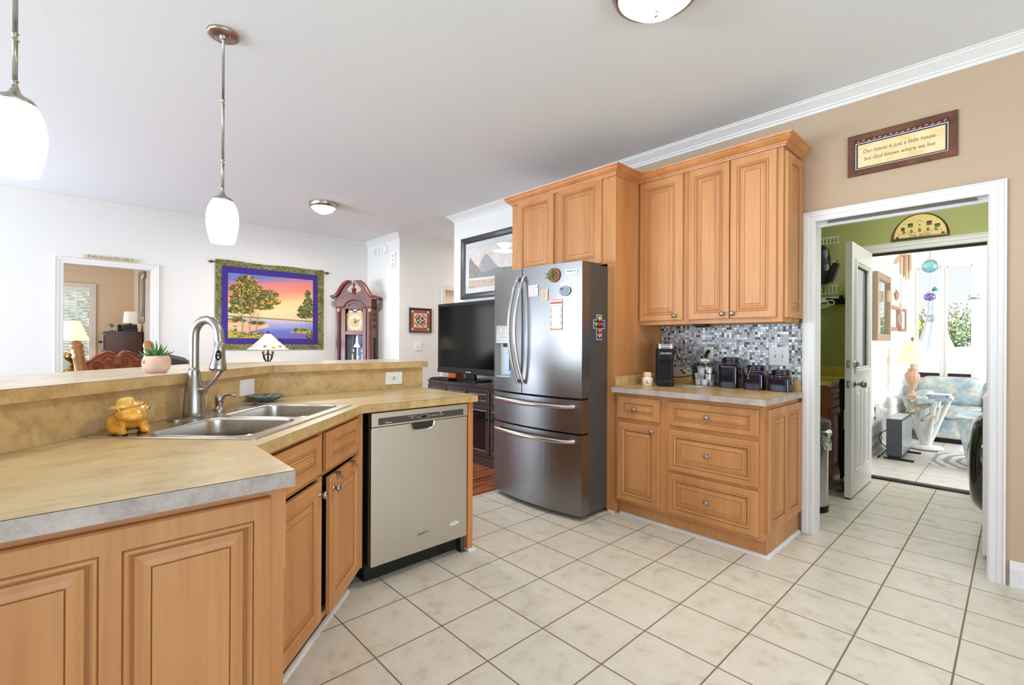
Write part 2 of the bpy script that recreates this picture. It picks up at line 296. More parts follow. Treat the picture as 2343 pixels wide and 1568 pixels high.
    def hole_plate(s, outer, holes, z0, z1, m=0, medge=None, mhole=None):
        for z, fl in ((z0, True), (z1, False)):
            bm = bmesh.new(); 
            for loop in [outer] + holes:
                vv = [bm.verts.new((x, y, z)) for x, y in loop]
                for i in range(len(vv)): bm.edges.new((vv[i], vv[(i + 1) % len(vv)]))
            bmesh.ops.triangle_fill(bm, use_beauty=True, use_dissolve=False, edges=bm.edges[:])
            bm.normal_update(); bm.verts.index_update()
            fs = []
            for f in bm.faces:
                ix = [v.index for v in f.verts]
                if (f.normal.z < 0) != fl: ix = ix[::-1]
                fs.append(tuple(ix))
            s.add([tuple(v.co) for v in bm.verts], fs, m); bm.free()
        for li, loop in enumerate([outer] + holes):
            n = len(loop); a = sum(loop[i][0] * loop[(i + 1) % n][1] - loop[(i + 1) % n][0] * loop[i][1] for i in range(n))
            if (a < 0) == (li == 0): loop = loop[::-1]
            mm = (medge if li == 0 else mhole); mm = m if mm is None else mm
            for i in range(n):
                p, q = loop[i], loop[(i + 1) % n]; me = mm(p, q) if callable(mm) else mm
                s.add([(p[0], p[1], z0), (q[0], q[1], z0), (q[0], q[1], z1), (p[0], p[1], z1)], [(0, 1, 2, 3)], me)
        return s
RM = {}
def build(name, mb, mats, parent=None, bevel=0, world=True, seg=2, sub=0):
    """mb holds world coordinates unless world=False (then the parent's own)"""
    me = bpy.data.meshes.new(name); v = mb.v
    if parent is not None and world:
        inv = RM[parent.name].inverted(); v = [tuple(inv @ Vector(p)) for p in v]
    me.from_pydata(v, [], mb.f)
    if not isinstance(mats, (list, tuple)): mats = [mats]
    for m in mats: me.materials.append(m)
    for p, a, b in zip(me.polygons, mb.mi, mb.sm): p.material_index = a; p.use_smooth = b
    me.update(); me.validate()
    o = bpy.data.objects.new(name, me); COL.objects.link(o); RM[o.name] = RM[parent.name].copy() if parent is not None else Matrix.Identity(4)
    if parent is not None: o.parent = parent
    if sub: md = o.modifiers.new('subdivision', 'SUBSURF'); md.levels = sub; md.render_levels = sub
    if bevel: md = o.modifiers.new('bevel', 'BEVEL'); md.width = bevel; md.segments = seg; md.limit_method = 'ANGLE'; md.angle_limit = .7
    return o
def thing(name, label, cat, loc=(0, 0, 0), rz=0, group=None):
    o = bpy.data.objects.new(name, None); COL.objects.link(o); o.empty_display_size = .1
    o.location = loc; o.rotation_euler = (0, 0, rz); o['label'] = label; o['category'] = cat
    RM[o.name] = Matrix.Translation(Vector(loc)) @ Matrix.Rotation(rz, 4, 'Z')
    if group: o['group'] = group
    return o
def tag(o, label, cat, group=None, kind=None):
    o['label'] = label; o['category'] = cat
    if group: o['group'] = group
    if kind: o['kind'] = kind
    return o
def recenter(o):
    """put a single-mesh thing's origin at the middle of its base"""
    vs = o.data.vertices; xs = [v.co.x for v in vs]; ys = [v.co.y for v in vs]; zs = [v.co.z for v in vs]
    c = Vector(((min(xs) + max(xs)) / 2, (min(ys) + max(ys)) / 2, min(zs))); o.data.transform(Matrix.Translation(-c)); o.location = c
    RM[o.name] = Matrix.Translation(c); return o
def solo(name, mb, mats, label, cat, group=None, bevel=0, kind=None, sub=0):
    return tag(recenter(build(name, mb, mats, None, bevel, sub=sub)), label, cat, group, kind)
def struct(name, mb, mats, bevel=0, label=None, cat=None):
    o = build(name, mb, mats, None, bevel); o['kind'] = 'structure'
    o['label'] = label or name.replace('_', ' '); o['category'] = cat or name.split('_')[0]
    return o
def copy_tree(o, parent=None):
    c = o.copy(); COL.objects.link(c)
    if parent is not None: c.parent = parent
    for ch in list(o.children): copy_tree(ch, c)
    return c
def text_mb(mb, s, size, M, m=0, depth=.0006, shear=0, align='CENTER', sx=1.0, spacing=1.0):
    cu = bpy.data.curves.new('t', 'FONT'); cu.body = s; cu.size = size; cu.extrude = depth; cu.align_x = align; cu.align_y = 'CENTER'; cu.shear = shear; cu.space_character = spacing; cu.resolution_u = 3
    ob = bpy.data.objects.new('t', cu); COL.objects.link(ob); bpy.context.view_layer.update()
    me = bpy.data.meshes.new_from_object(ob.evaluated_get(bpy.context.evaluated_depsgraph_get()))
    keep = mb.X; mb.X = keep @ M @ Matrix.Diagonal((sx, 1, 1, 1))
    mb.add([tuple(v.co) for v in me.vertices], [tuple(p.vertices) for p in me.polygons], m); mb.X = keep
    bpy.data.objects.remove(ob); bpy.data.curves.remove(cu); bpy.data.meshes.remove(me)
def facing(loc, d):   # text/plate frame: x right, y up, z towards the viewer, for a surface whose outward normal is d
    z = Vector(d).normalized(); y = Vector((0, 0, 1)); x = y.cross(z).normalized()
    return Matrix(((x.x, y.x, z.x, loc[0]), (x.y, y.y, z.y, loc[1]), (x.z, y.z, z.z, loc[2]), (0, 0, 0, 1)))
def rrect(x0, y0, x1, y1, r, k=5):
    out = []
    for cx, cy, a0 in ((x1 - r, y1 - r, 0), (x0 + r, y1 - r, PI / 2), (x0 + r, y0 + r, PI), (x1 - r, y0 + r, 1.5 * PI)):
        for i in range(k + 1): a = a0 + PI / 2 * i / k; out.append((cx + r * math.cos(a), cy + r * math.sin(a)))
    return out
def frame_rect(mb, w, h, fw_, t, d=0, prof=None, m=0):
    """picture frame in plate frame: centre origin, x right, y up, z out; d = back"""
    prof = prof or [(0, 0), (0, t), (fw_ * .3, t), (fw_ * .75, t * .7), (fw_, t * .45), (fw_, 0)]
    rs = [[(-w / 2 + i, -h / 2 + i, z + d), (w / 2 - i, -h / 2 + i, z + d), (w / 2 - i, h / 2 - i, z + d), (-w / 2 + i, h / 2 - i, z + d)] for i, z in prof]
    mb.rings(rs, m)
def plate(mb, x0, y0, x1, y1, z0, z1, m=0): mb.box(x0, y0, z0, x1, y1, z1, m)
# raised-panel cabinet front: local x to the right, z up, y = depth (front at yf, back at yf+t); mats 0 wood, 1 glaze
def raised(mb, x0, z0, x1, z1, ops, yf, t=.019):
    c = .004
    mb.rings([[(x0, yf + t, z0), (x1, yf + t, z0), (x1, yf + t, z1), (x0, yf + t, z1)], [(x0, yf + c, z0), (x1, yf + c, z0), (x1, yf + c, z1), (x0, yf + c, z1)],
              [(x0 + c, yf, z0 + c), (x1 - c, yf, z0 + c), (x1 - c, yf, z1 - c), (x0 + c, yf, z1 - c)]])
    mb.add([(x0, yf + t, z0), (x1, yf + t, z0), (x1, yf + t, z1), (x0, yf + t, z1)], [(0, 3, 2, 1)])
    X0, X1, Z0, Z1 = x0 + c, x1 - c, z0 + c, z1 - c
    def q(a, b, e, f): mb.add([(a, yf, b), (e, yf, b), (e, yf, f), (a, yf, f)], [(0, 1, 2, 3)])
    cur = X0; b0 = min(o[1] for o in ops); b1 = max(o[3] for o in ops)
    q(X0, Z0, X1, b0); q(X0, b1, X1, Z1)
    for o in sorted(ops): q(cur, b0, o[0], b1); cur = o[2]
    q(cur, b0, X1, b1)
    for a, b, e, f in ops:
        k = min(1.0, min(e - a, f - b) / .15)
        pr = [(0, 0), (.0015, .0025), (.004, -.0025), (.009, -.003), (.013, .0015), (.0145, .0065), (.017, .007), (.021, .009), (.026, .0085), (.034, .0055), (.043, .0035), (.0465, .0035), (.048, .0055), (.0495, .0035)]
        rs = [[(a + i * k, yf + d, b + i * k), (e - i * k, yf + d, b + i * k), (e - i * k, yf + d, f - i * k), (a + i * k, yf + d, f - i * k)] for i, d in pr]
        mb.rings(rs, ms=[1, 0, 0, 0, 0, 1, 1, 0, 0, 0, 0, 1, 1], cap='end')
def knob(parent, x, y, z, world=False, r=.0155):
    k = MB(); k.X = Matrix.Translation((x, y, z)) @ Matrix.Rotation(PI / 2, 4, 'X')
    k.lathe([(.009, 0), (.009, .002), (.0055, .004), (.0055, .012), (.011, .016), (r, .021), (r, .024), (.012, .029), (.006, .0315), (0, .032)], seg=20)
    return build('knob', k, NICKEL, parent, world=world)
def sweep(mb, path, prof, z0, closed=False, m=0):
    """profile (inward offset, z) along a plan path, inward = left of travel"""
    P = [Vector(p) for p in path]; n = len(P); rs = []
    for i in range(n):
        d1 = (P[i] - P[i - 1]).normalized() if (i or closed) else None; d2 = (P[(i + 1) % n] - P[i]).normalized() if (i < n - 1 or closed) else None
        a = d1 or d2; b = d2 or d1; n1 = Vector((-a.y, a.x)); n2 = Vector((-b.y, b.x)); mt = (n1 + n2); mt = mt / max(.2, mt.dot(n1))
        rs.append([(P[i].x + mt.x * o, P[i].y + mt.y * o, z0 + z) for o, z in prof])
    if closed: rs.append(rs[0])
    k = len(prof)
    for i in range(len(rs) - 1): mb.add(rs[i] + rs[i + 1], [(j, k + j, k + j + 1, j + 1) for j in range(k - 1)], m)
    if not closed: mb.add(rs[0], [tuple(range(k))], m); mb.add(rs[-1], [tuple(range(k - 1, -1, -1))], m)
    return mb
def casing(mb, w, h, M, width=.085, t=.018, m=0):
    """door casing around an opening w x h, local x along wall, z up, y out of the wall towards -y"""
    keep = mb.X; mb.X = keep @ M
    pr = [(0, 0), (0, .008), (.006, .011), (.030, .012), (.034, .015), (.060, .017), (.064, .020), (width - .008, .021), (width - .003, .017), (width, .006), (width, 0)]
    L = []
    for o, d in pr: L.append([(-o, -d, 0), (-o, -d, h + o), (w + o, -d, h + o), (w + o, -d, 0)])
    for i in range(len(L) - 1):
        mb.add(L[i] + L[i + 1], [(0, 1, 5, 4), (1, 2, 6, 5), (2, 3, 7, 6)], m)
    mb.X = keep
# ------------------------------------------------------------------ the setting
ZC = 2.778
def wall(name, axis, p0, p1, a0, a1, ops, mneg, mpos, z1=ZC, mrev=None, z0=0):
    """wall slab p0..p1 across, a0..a1 along; ops = (a, b, za, zb)"""
    mb = MB(); mrev = mrev or mneg; cuts = sorted({a0, a1, *[o[0] for o in ops], *[o[1] for o in ops]})
    def bx(a, b, za, zb):
        if axis == 'x': mb.box(p0, a, za, p1, b, zb)
        else: mb.box(a, p0, za, b, p1, zb)
    for a, b in zip(cuts[:-1], cuts[1:]):
        hs = sorted([(o[2], o[3]) for o in ops if o[0] <= a + 1e-6 and o[1] >= b - 1e-6]); cur = z0
        for h0, h1 in hs:
            if h0 > cur: bx(a, b, cur, h0)
            cur = h1
        if cur < z1: bx(a, b, cur, z1)
    o = struct(name, mb, [mneg, mpos, mrev])
    for f in o.data.polygons:
        k = f.normal.x if axis == 'x' else f.normal.y
        f.material_index = 0 if k < -.5 else 1 if k > .5 else 2
    return o
b = MB(); b.box(-6.4, -4.1, -.05, 5.43, 2.95, 0); struct('floor', b, TILE, label='cream slate look ceramic tile floor with brown grout')
b = MB(); b.box(-6.4, 2.95, -.05, 6.2, 7.16, 0); b.box(-2, 7.16, -.05, 1.3, 10.6, 0); struct('floor_living', b, PLANK, label='reddish brown plank floor beyond the tile', cat='floor')
b = MB(); b.box(5.43, -1.9, -.05, 8.9, 1.3, -.004); struct('floor_sunroom', b, TILE_S, label='pale tile floor of the sunroom', cat='floor')
b = MB(); b.box(-6.45, -4.15, ZC, 5.43, 10.6, ZC + .08); b.box(5.43, 1.4, ZC, 6.2, 7.2, ZC + .08); struct('ceiling', b, CEIL)
b = MB(); b.box(5.43, -1.9, 2.62, 8.9, 1.3, 2.70); struct('ceiling_sunroom', b, WHITE_P, cat='ceiling')
WR = 3.5
wall('wall_right', 'x', WR, WR + .12, -4.15, 2.95, [(.103, .893, -1, 2.006)], WALL_T, WALL_G, mrev=WHITE_P)
wall('wall_television', 'x', WR, WR + .12, 2.95, 4.79, [], WALL_W, WALL_W)
wall('wall_hall', 'y', 6.05, 6.17, 3.58, 6.2, [(4.25, 5.0, -1, 2.03)], WALL_W, WALL_W)
wall('wall_corner', 'x', 3.46, 3.58, 6.05, 7.16, [], WALL_W, WALL_W)
wall('wall_hall_end', 'x', 6.1, 6.2, 4.6, 6.05, [], WALL_W, WALL_W)
wall('wall_hall_side', 'y', 4.67, 4.79, 3.62, 6.1, [], WALL_W, WALL_W)
wall('wall_back', 'y', 7.04, 7.16, -6.4, 3.46, [(-3.5, -1.3, .35, 1.45), (-.031, .728, -1, 2.055)], WALL_W, WALL_B, mrev=WHITE_P)  # left opening is unseen, added for the living room ceiling fill
wall('wall_left', 'x', -6.4, -6.3, -4.15, 7.16, [(-.5, 2.5, .35, 2.3), (3.4, 6.0, .35, 2.3)], WALL_W, WALL_W)
wall('wall_front', 'y', -4.1, -4.0, -6.3, 3.5, [(-1.5, 2.7, .3, 2.3)], WALL_W, WALL_T)
# bedroom beyond the back wall
wall('wall_bedroom_back', 'y', 10.4, 10.5, -1.6, .95, [(-.72, .255, .75, 2.09)], WALL_B, WALL_B)
wall('wall_bedroom_right', 'x', .83, .95, 7.16, 10.4, [], WALL_B, WALL_B)
wall('wall_bedroom_left', 'x', -1.7, -1.6, 7.16, 10.5, [(8.5, 9.9, .75, 2.2)], WALL_B, WALL_B)
# laundry and sunroom
wall('wall_laundry_far', 'x', 5.37, 5.43, -.9, 1.85, [(.17, .922, -1, 2.052)], WALL_G, WHITE_P, mrev=WHITE_P)
wall('wall_laundry_left', 'y', 1.66, 1.78, 3.62, 5.37, [], WALL_G, WALL_G)
wall('wall_laundry_right', 'y', -.9, -.8, 3.62, 5.37, [], WALL_G, WALL_G)
# sunroom left wall in lap siding
b = MB(); prof = []
z = 0; n = 0
while z < 2.62:
    z2 = min(2.62, z + .105)
    b.add([(5.43, 1.085, z), (8.76, 1.085, z), (8.76, 1.099, z2), (5.43, 1.099, z2), (5.43, 1.099, z), (8.76, 1.099, z)], [(0, 1, 2, 3), (0, 4, 5, 1)], 0); z = z2
b.box(5.43, 1.099, 0, 8.76, 1.2, 2.62); struct('wall_sunroom_left', b, flat('white_lap_siding', (244, 242, 236), .6), label='white lap siding wall of the sunroom')
wall('wall_sunroom_back', 'x', 8.76, 8.86, -1.9, 1.2, [(.73, .965, .755, 2.285), (.418, .66, .755, 2.272), (-.5, .10, .755, 2.27), (-1.3, -.7, .755, 2.27)], flat('white_board_wall', (244, 243, 240), .6), WHITE_P, z1=2.62)
wall('wall_sunroom_right', 'y', -1.9, -1.8, 5.43, 8.76, [(5.7, 8.5, .6, 2.45)], WHITE_P, WHITE_P, z1=2.62)
b = MB()
for x in (5.43, 6.5, 7.6, 8.7): b.box(x, -1.8, 2.56, x + .05, 1.085, 2.62)
struct('trim_beam', b, WHITE_P, label='white beadboard ceiling battens of the sunroom', cat='trim')
# bar half-wall between kitchen and living room
dg = lambda c, x: (x, x + c)
b = MB(); b.prism([(1.787, 2.812), (.808, 2.812), (-1.1, .904), (-1.19, .99), (.76, 2.93), (1.787, 2.93)], 0, 1.05); struct('wall_bar', b, WALL_W, label='half wall carrying the raised bar')
# crown, baseboards, door casings
b = MB(); crown = [(0, -.078), (.006, -.078), (.010, -.070), (.012, -.062), (.020, -.058), (.022, -.050), (.030, -.043), (.045, -.030), (.058, -.020), (.066, -.014), (.068, -.008), (.078, -.006), (.080, 0), (0, 0)]
sweep(b, [(6.1, 6.05), (3.46, 6.05), (3.46, 7.04), (-6.3, 7.04), (-6.3, -4.0), (3.5, -4.0), (3.5, 4.79), (6.1, 4.79)], crown, ZC - .001); struct('trim_crown', b, WHITE_P, label='white crown moulding around the room', cat='trim')
bp = [(0, 0), (.014, 0), (.014, .10), (.011, .115), (.007, .125), (.005, .14), (0, .14)]
b = MB(); sweep(b, [(3.5, -4.0), (3.5, .024)], [(o, z * .92) for o, z in bp], 0); struct('baseboard_right', b, WHITE_P)
b = MB(); sweep(b, [(-.116, 7.04), (-6.3, 7.04), (-6.3, -4.0), (3.5, -4.0)], bp, 0); sweep(b, [(3.46, 6.05), (3.46, 7.04), (.812, 7.04)], bp, 0); sweep(b, [(4.16, 6.05), (3.46, 6.05)], bp, 0); sweep(b, [(3.5, 2.96), (3.5, 4.79), (6.1, 4.79)], bp, 0); struct('baseboard_living', b, WHITE_P)
b = MB(); casing(b, .790, 2.006, Matrix.Translation((WR, .893, 0)) @ Matrix.Rotation(-PI / 2, 4, 'Z'), .064)
b.box(WR - .002, .889, 0, WR + .122, .893, 2.006); b.box(WR - .002, .103, 0, WR + .122, .107, 2.006)
b.box(WR + .045, .107, 1.978, WR + .075, .889, 2.006)       # pocket-door track strip in the head
o = struct('door_1', b, [WHITE_P], label='white cased doorway into the laundry room', cat='doorway')
b = MB(); b.box(WR + .012, .15, 1.994, WR + .042, .83, 1.9995); b.box(WR + .085, .15, 1.994, WR + .11, .83, 1.9995); build('track', b, flat('door_track_steel', (110, 96, 84), .5, .4), o)
b = MB(); casing(b, .759, 2.055, Matrix.Translation((-.031, 7.04, 0)), .074); o = struct('door_2', b, WHITE_P, label='white cased doorway into the beige bedroom', cat='doorway')
# open bedroom door leaf, edge on
b = MB(); b.box(.752, 7.19, .01, .787, 7.93, 2.04); leaf = build('door_leaf', b, WHITE_P, o, bevel=.002)
for z in (1.78, 1.1, .3):
    b = MB(); b.box(.744, 7.162, z - .045, .7515, 7.21, z + .045); b.cyl((.748, 7.170, z - .048), (.748, 7.170, z + .048), .005); build('hinge', b, NICKEL, leaf)
b = MB(); casing(b, .75, 2.03, Matrix.Translation((4.25, 6.05, 0)), .07); b.box(4.25, 6.13, 0, 5.0, 6.165, 2.03, 1); struct('door_3', b, [WHITE_P, flat('hall_door_cream', (238, 222, 196), .5)], label='cased cream door at the end of the hall', cat='door')
b = MB(); casing(b, .752, 2.052, Matrix.Translation((5.37, .922, 0)) @ Matrix.Rotation(-PI / 2, 4, 'Z'), .075)
o = struct('door_4', b, WHITE_P, label='half glazed white exterior door standing open into the laundry', cat='door')
b = MB(); b.box(5.36, .17, 0, 5.44, .922, .018); build('threshold', b, flat('threshold_black', (44, 38, 34), .35, .2), o, bevel=.006)
b = MB(); b.box(5.395, .172, 2.03, 5.43, .92, 2.052); build('weather_strip', b, flat('strip_dark', (70, 64, 56), .7), o)
# the leaf, hinged at Y .922, opened into the laundry, seen on its glazed face
b = MB(); x0, x1, y0, y1 = 4.485, 5.235, .890, .934; gx0, gx1, gz0, gz1 = 4.615, 5.105, 1.02, 1.875
ks = [(x0, .012, gx0, 2.03), (gx1, .012, x1, 2.03)]
for a in ks: b.box(a[0], y0, a[1], a[2], y1, a[3])
b.box(gx0, y0, .012, gx1, y1, gz0); b.box(gx0, y0, gz1, gx1, y1, 2.03)
dl = build('door_leaf', b, WHITE_P, o)
b = MB(); fr = [(-.035, 0), (-.033, .012), (-.010, .014), (.0, .006), (.008, .008), (.016, .004), (.018, -.010)]
b.rings([[(gx0 + i, y0 - d, gz0 + i), (gx1 - i, y0 - d, gz0 + i), (gx1 - i, y0 - d, gz1 - i), (gx0 + i, y0 - d, gz1 - i)] for i, d in fr]); build('glazing_frame', b, WHITE_P, dl)
b = MB(); b.box(gx0, .908, gz0, gx1, .914, gz1); build('pane', b, GLASS_D, dl)
for px0, px1 in ((4.60, 4.80), (4.92, 5.12)):
    b = MB(); pr = [(0, -.0005), (.004, .005), (.010, .006), (.014, -.0), (.018, .0005), (.045, .007), (.05, .007)]
    b.rings([[(px0 + i, y0 - d, .20 + i), (px1 - i, y0 - d, .20 + i), (px1 - i, y0 - d, .86 - i), (px0 + i, y0 - d, .86 - i)] for i, d in pr], cap='end'); build('panel', b, WHITE_P, dl)
b = MB(); b.X = Matrix.Translation((4.575, y0, .905)) @ Matrix.Rotation(PI / 2, 4, 'X'); b.lathe([(.032, 0), (.032, .006), (.014, .012), (.012, .035), (.022, .045), (.028, .060), (.026, .075), (.012, .082), (0, .083)], seg=24); build('door_knob', b, NICKEL, dl)
b = MB(); b.X = Matrix.Translation((4.575, y0, 1.065)) @ Matrix.Rotation(PI / 2, 4, 'X'); b.lathe([(.031, 0), (.029, .012), (.024, .02), (.022, .022), (0, .023)], seg=24); b.box(-.004, -.016, .022, .004, .016, .034); build('deadbolt', b, NICKEL, dl)
b = MB()
for z in (.905, 1.065): b.box(x0 - .002, .901, z - .03, x0 + .001, .924, z + .03); b.X = Matrix.Translation((x0 - .002, .9125, z)) @ Matrix.Rotation(-PI / 2, 4, 'Y'); b.lathe([(.009, 0), (.009, .006), (.006, .007), (0, .007)], seg=16); b.X = Matrix.Identity(4)
build('latch_plate', b, NICKEL, dl)
b = MB(); b.box(4.487, .895, .0005, 5.233, .93, .011); build('door_sweep', b, BLACK, dl)
# white painted casing return right of sunroom door, window frames
def window_unit(name, y0, y1, z0, z1, X=8.76, label=None):
    b = MB()
    for a in ((y0 - .02, z0 - .02, y0 + .005, z1 + .02), (y1 - .005, z0 - .02, y1 + .02, z1 + .02), (y0, z0 - .02, y1, z0 + .006), (y0, z1 - .006, y1, z1 + .02)): b.box(X - .012, a[0], a[1], X + .03, a[2], a[3])
    o = struct(name, b, WHITE_P, label=label, cat='window')
    b = MB(); b.box(X + .035, y0, z0, X + .04, y1, z1); build('pane', b, GLASS, o); return o
window_unit('window_1', .73, .965, .755, 2.285, label='left sunroom window with garden behind the glass floats')
window_unit('window_2', .418, .66, .755, 2.272, label='right sunroom window over the armchairs')
window_unit('window_3', -.5, .10, .755, 2.27); window_unit('window_4', -1.3, -.7, .755, 2.27)
# bedroom window with casing, sash and blinds
b = MB(); cw = .088
b.box(-.72 - cw, 10.378, .66, -.72, 10.40, 2.15); b.box(.255, 10.378, .66, .255 + cw, 10.40, 2.15); b.box(-.72, 10.378, 2.09, .255, 10.40, 2.15); b.box(-.75, 10.33, .70, .29, 10.40, .75); b.box(-.72, 10.42, 1.38, .255, 10.45, 1.42)
o = struct('window_5', b, WHITE_P, .003, label='bedroom window with white slatted blind')
b = MB(); b.box(-.72, 10.455, .75, .255, 10.46, 2.09); build('pane', b, GLASS, o)
b = MB(); z = .77
while z < 2.04:
    b.add([(-.71, 10.385, z + .034), (.245, 10.385, z + .034), (.245, 10.415, z), (-.71, 10.415, z)], [(0, 1, 2, 3)]); b.add([(-.71, 10.385, z + .032), (.245, 10.385, z + .032), (.245, 10.415, z - .002), (-.71, 10.415, z - .002)], [(3, 2, 1, 0)]); z += .047
b.box(-.715, 10.38, 2.03, .25, 10.43, 2.088)
for x in (-.5, -.1, .1): b.box(x, 10.382, .77, x + .012, 10.384, 2.05)
bl = solo('window_blind', b, flat('white_blind_slat', (244, 246, 244), .5), 'white horizontal slat blind in the bedroom window', 'blind')
# ------------------------------------------------------------------ right wall: refrigerator, cabinets, counter
RZ = -PI / 2
XF = 2.86                                   # face plane of base and refrigerator cabinets
def cabinet(name, label, X, y_left, group=None): return thing(name, label, 'cabinet', (X, y_left, 0), RZ, group)
# base cabinet left (drawer over door)
W1 = 1.967 - 1.578
c = cabinet('base_cabinet', 'narrow maple base cabinet with one drawer over one door, beside the refrigerator panel', XF, 1.967)
def carcass(parent, w, z0, z1, depth, toe=True):
    k = MB(); k.box(0, .0, z0, w, depth, z1)
    if toe: k.box(0.0, .05, 0, w, depth, z0)
    return build('carcass', k, MAPLE, parent, world=False, bevel=.0015)
carcass(c, W1, .105, .876, .625)
for (z0, z1, nm, kx, kz) in ((.697, .848, 'drawer', .175, .768), (.127, .667, 'door', .308, .635)):
    k = MB(); raised(k, .028, z0, .356, z1, [(.028 + .040, z0 + .038, .356 - .044, z1 - .038)], -.019); d = build(nm, k, [MAPLE, MAPLE_DK], c, world=False); knob(d, kx, -.019, kz)
c = cabinet('base_cabinet', 'maple base cabinet with three wide drawers and panelled end by the doorway', XF, 1.578)
W2 = 1.578 - .975; carcass(c, W2, .105, .876, .625)
for z0, z1 in ((.693, .848), (.405, .666), (.127, .384)):
    k = MB(); raised(k, .028, z0, .578, z1, [(.028 + .038, z0 + .034, .578 - .042, z1 - .034)], -.019); d = build('drawer', k, [MAPLE, MAPLE_DK], c, world=False); knob(d, .289, -.019, (z0 + z1) / 2)
k = MB(); k.X = Matrix.Translation((2.895, .975, 0)); raised(k, 0, .137, .592, .846, [(.055, .182, .292, .80), (.330, .182, .535, .80)], -.019); build('end_panel', k, [MAPLE, MAPLE_DK], c)
# shoe moulding
b = MB(); qr = [(0, 0), (.017, 0), (.016, .006), (.012, .012), (.006, .016), (0, .017)]
sweep(b, [(3.47, .974), (2.909, .974), (2.909, 1.95)][::-1], [(-o, z) for o, z in qr][::-1], 0)
b.box(2.852, 1.972, 0, 2.862, 2.02, .018)
struct('trim_shoe', b, WHITE_P, label='white shoe moulding along the cabinet base', cat='trim')
# countertop with splash lip
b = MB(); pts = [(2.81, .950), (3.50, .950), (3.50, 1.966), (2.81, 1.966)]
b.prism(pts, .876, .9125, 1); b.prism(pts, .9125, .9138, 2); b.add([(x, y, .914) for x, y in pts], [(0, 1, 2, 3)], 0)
ct = solo('countertop', b, [LAM, LAM_E, LINE], 'tan laminate countertop under the mosaic splash, with cool daylight painted on its edge', 'countertop')
b = MB(); b.box(3.483, .962, .914, 3.4985, 1.966, .984); b.box(2.85, 1.950, .914, 3.483, 1.966, .984); build('splash_lip', b, LAM, ct, world=True, bevel=.0015)
b = MB(); b.box(3.492, .962, .985, 3.4995, 1.966, 1.378); solo('mosaic_backsplash', b, MOS, 'silver and black glass mosaic tile splash above the coffee counter', 'backsplash')
# refrigerator surround: deep panel and cabinet above
c = cabinet('refrigerator_cabinet', 'maple two door cabinet and tall side panel boxed around the refrigerator', XF, 3.053)
k = MB(); k.box(0, 0, 1.797, 3.053 - 1.972, .635, 2.43); k.box(1.045, 0, 0, 1.081, .635, 1.797)
k.box(0, 0, 0, .03, .60, 1.797)
build('carcass', k, MAPLE, c, world=False, bevel=.0015)
k = MB(); k.box(1.012, -.0, 0, 1.046, .02, 1.797); build('filler_strip', k, MAPLE, c, world=False)
for x0, x1 in ((.088, .498), (.548, .965)):
    k = MB(); raised(k, x0, 1.806, x1, 2.425, [(x0 + .045, 1.85, x1 - .055, 2.385)], -.019); build('door', k, [MAPLE, MAPLE_DK], c, world=False)
# upper cabinets
c = cabinet('wall_cabinet', 'tall single door maple wall cabinet next to the refrigerator panel', 3.17, 1.970)
k = MB(); k.box(0, 0, 1.357, .386, .328, 2.43); build('carcass', k, MAPLE, c, world=False, bevel=.0015)
k = MB(); raised(k, .014, 1.385, .355, 2.42, [(.056, 1.428, .300, 2.37)], -.019); d = build('door', k, [MAPLE, MAPLE_DK], c, world=False); knob(d, .302, -.019, 1.418)
c = cabinet('wall_cabinet', 'double door maple wall cabinet with panelled end above the mosaic', 3.17, 1.584)
k = MB(); k.box(0, 0, 1.357, .607, .328, 2.43); build('carcass', k, MAPLE, c, world=False, bevel=.0015)
for x0, x1, kx in ((.014, .291, .252), (.297, .574, .317)):
    k = MB(); raised(k, x0, 1.385, x1, 2.42, [(x0 + .042, 1.428, x1 - .044, 2.37)], -.019); d = build('door', k, [MAPLE, MAPLE_DK], c, world=False); knob(d, kx, -.019, 1.418)
k = MB(); k.X = Matrix.Translation((3.192, .977, 0)); raised(k, 0, 1.385, .302, 2.40, [(.055, 1.43, .25, 2.36)], -.019); build('end_panel', k, [MAPLE, MAPLE_DK], c)
# wood crown on the cabinets
cp = [(0, 0), (.008, 0), (.010, .008), (.016, .012), (.018, .018), (.030, .026), (.042, .040), (.048, .052), (.054, .056), (.056, .066), (0, .066)]
b = MB(); sweep(b, [(3.49, .970), (3.165, .970), (3.165, 1.972), (2.855, 1.972), (2.855, 3.055), (3.49, 3.055)][::-1], [(-o, z) for o, z in cp], 2.424)
solo('wood_cornice', b, wood('maple_crown', (188, 120, 66), (208, 144, 88)), 'maple crown moulding running along the tops of the upper cabinets', 'moulding')
# under-cabinet lamp
b = MB(); b.box(3.25, 1.49, 1.342, 3.34, 1.585, 1.3565); b.box(3.26, 1.50, 1.336, 3.33, 1.575, 1.342); solo('cabinet_light', b, BLACK, 'small black puck light under the double door wall cabinet', 'light', bevel=.003)

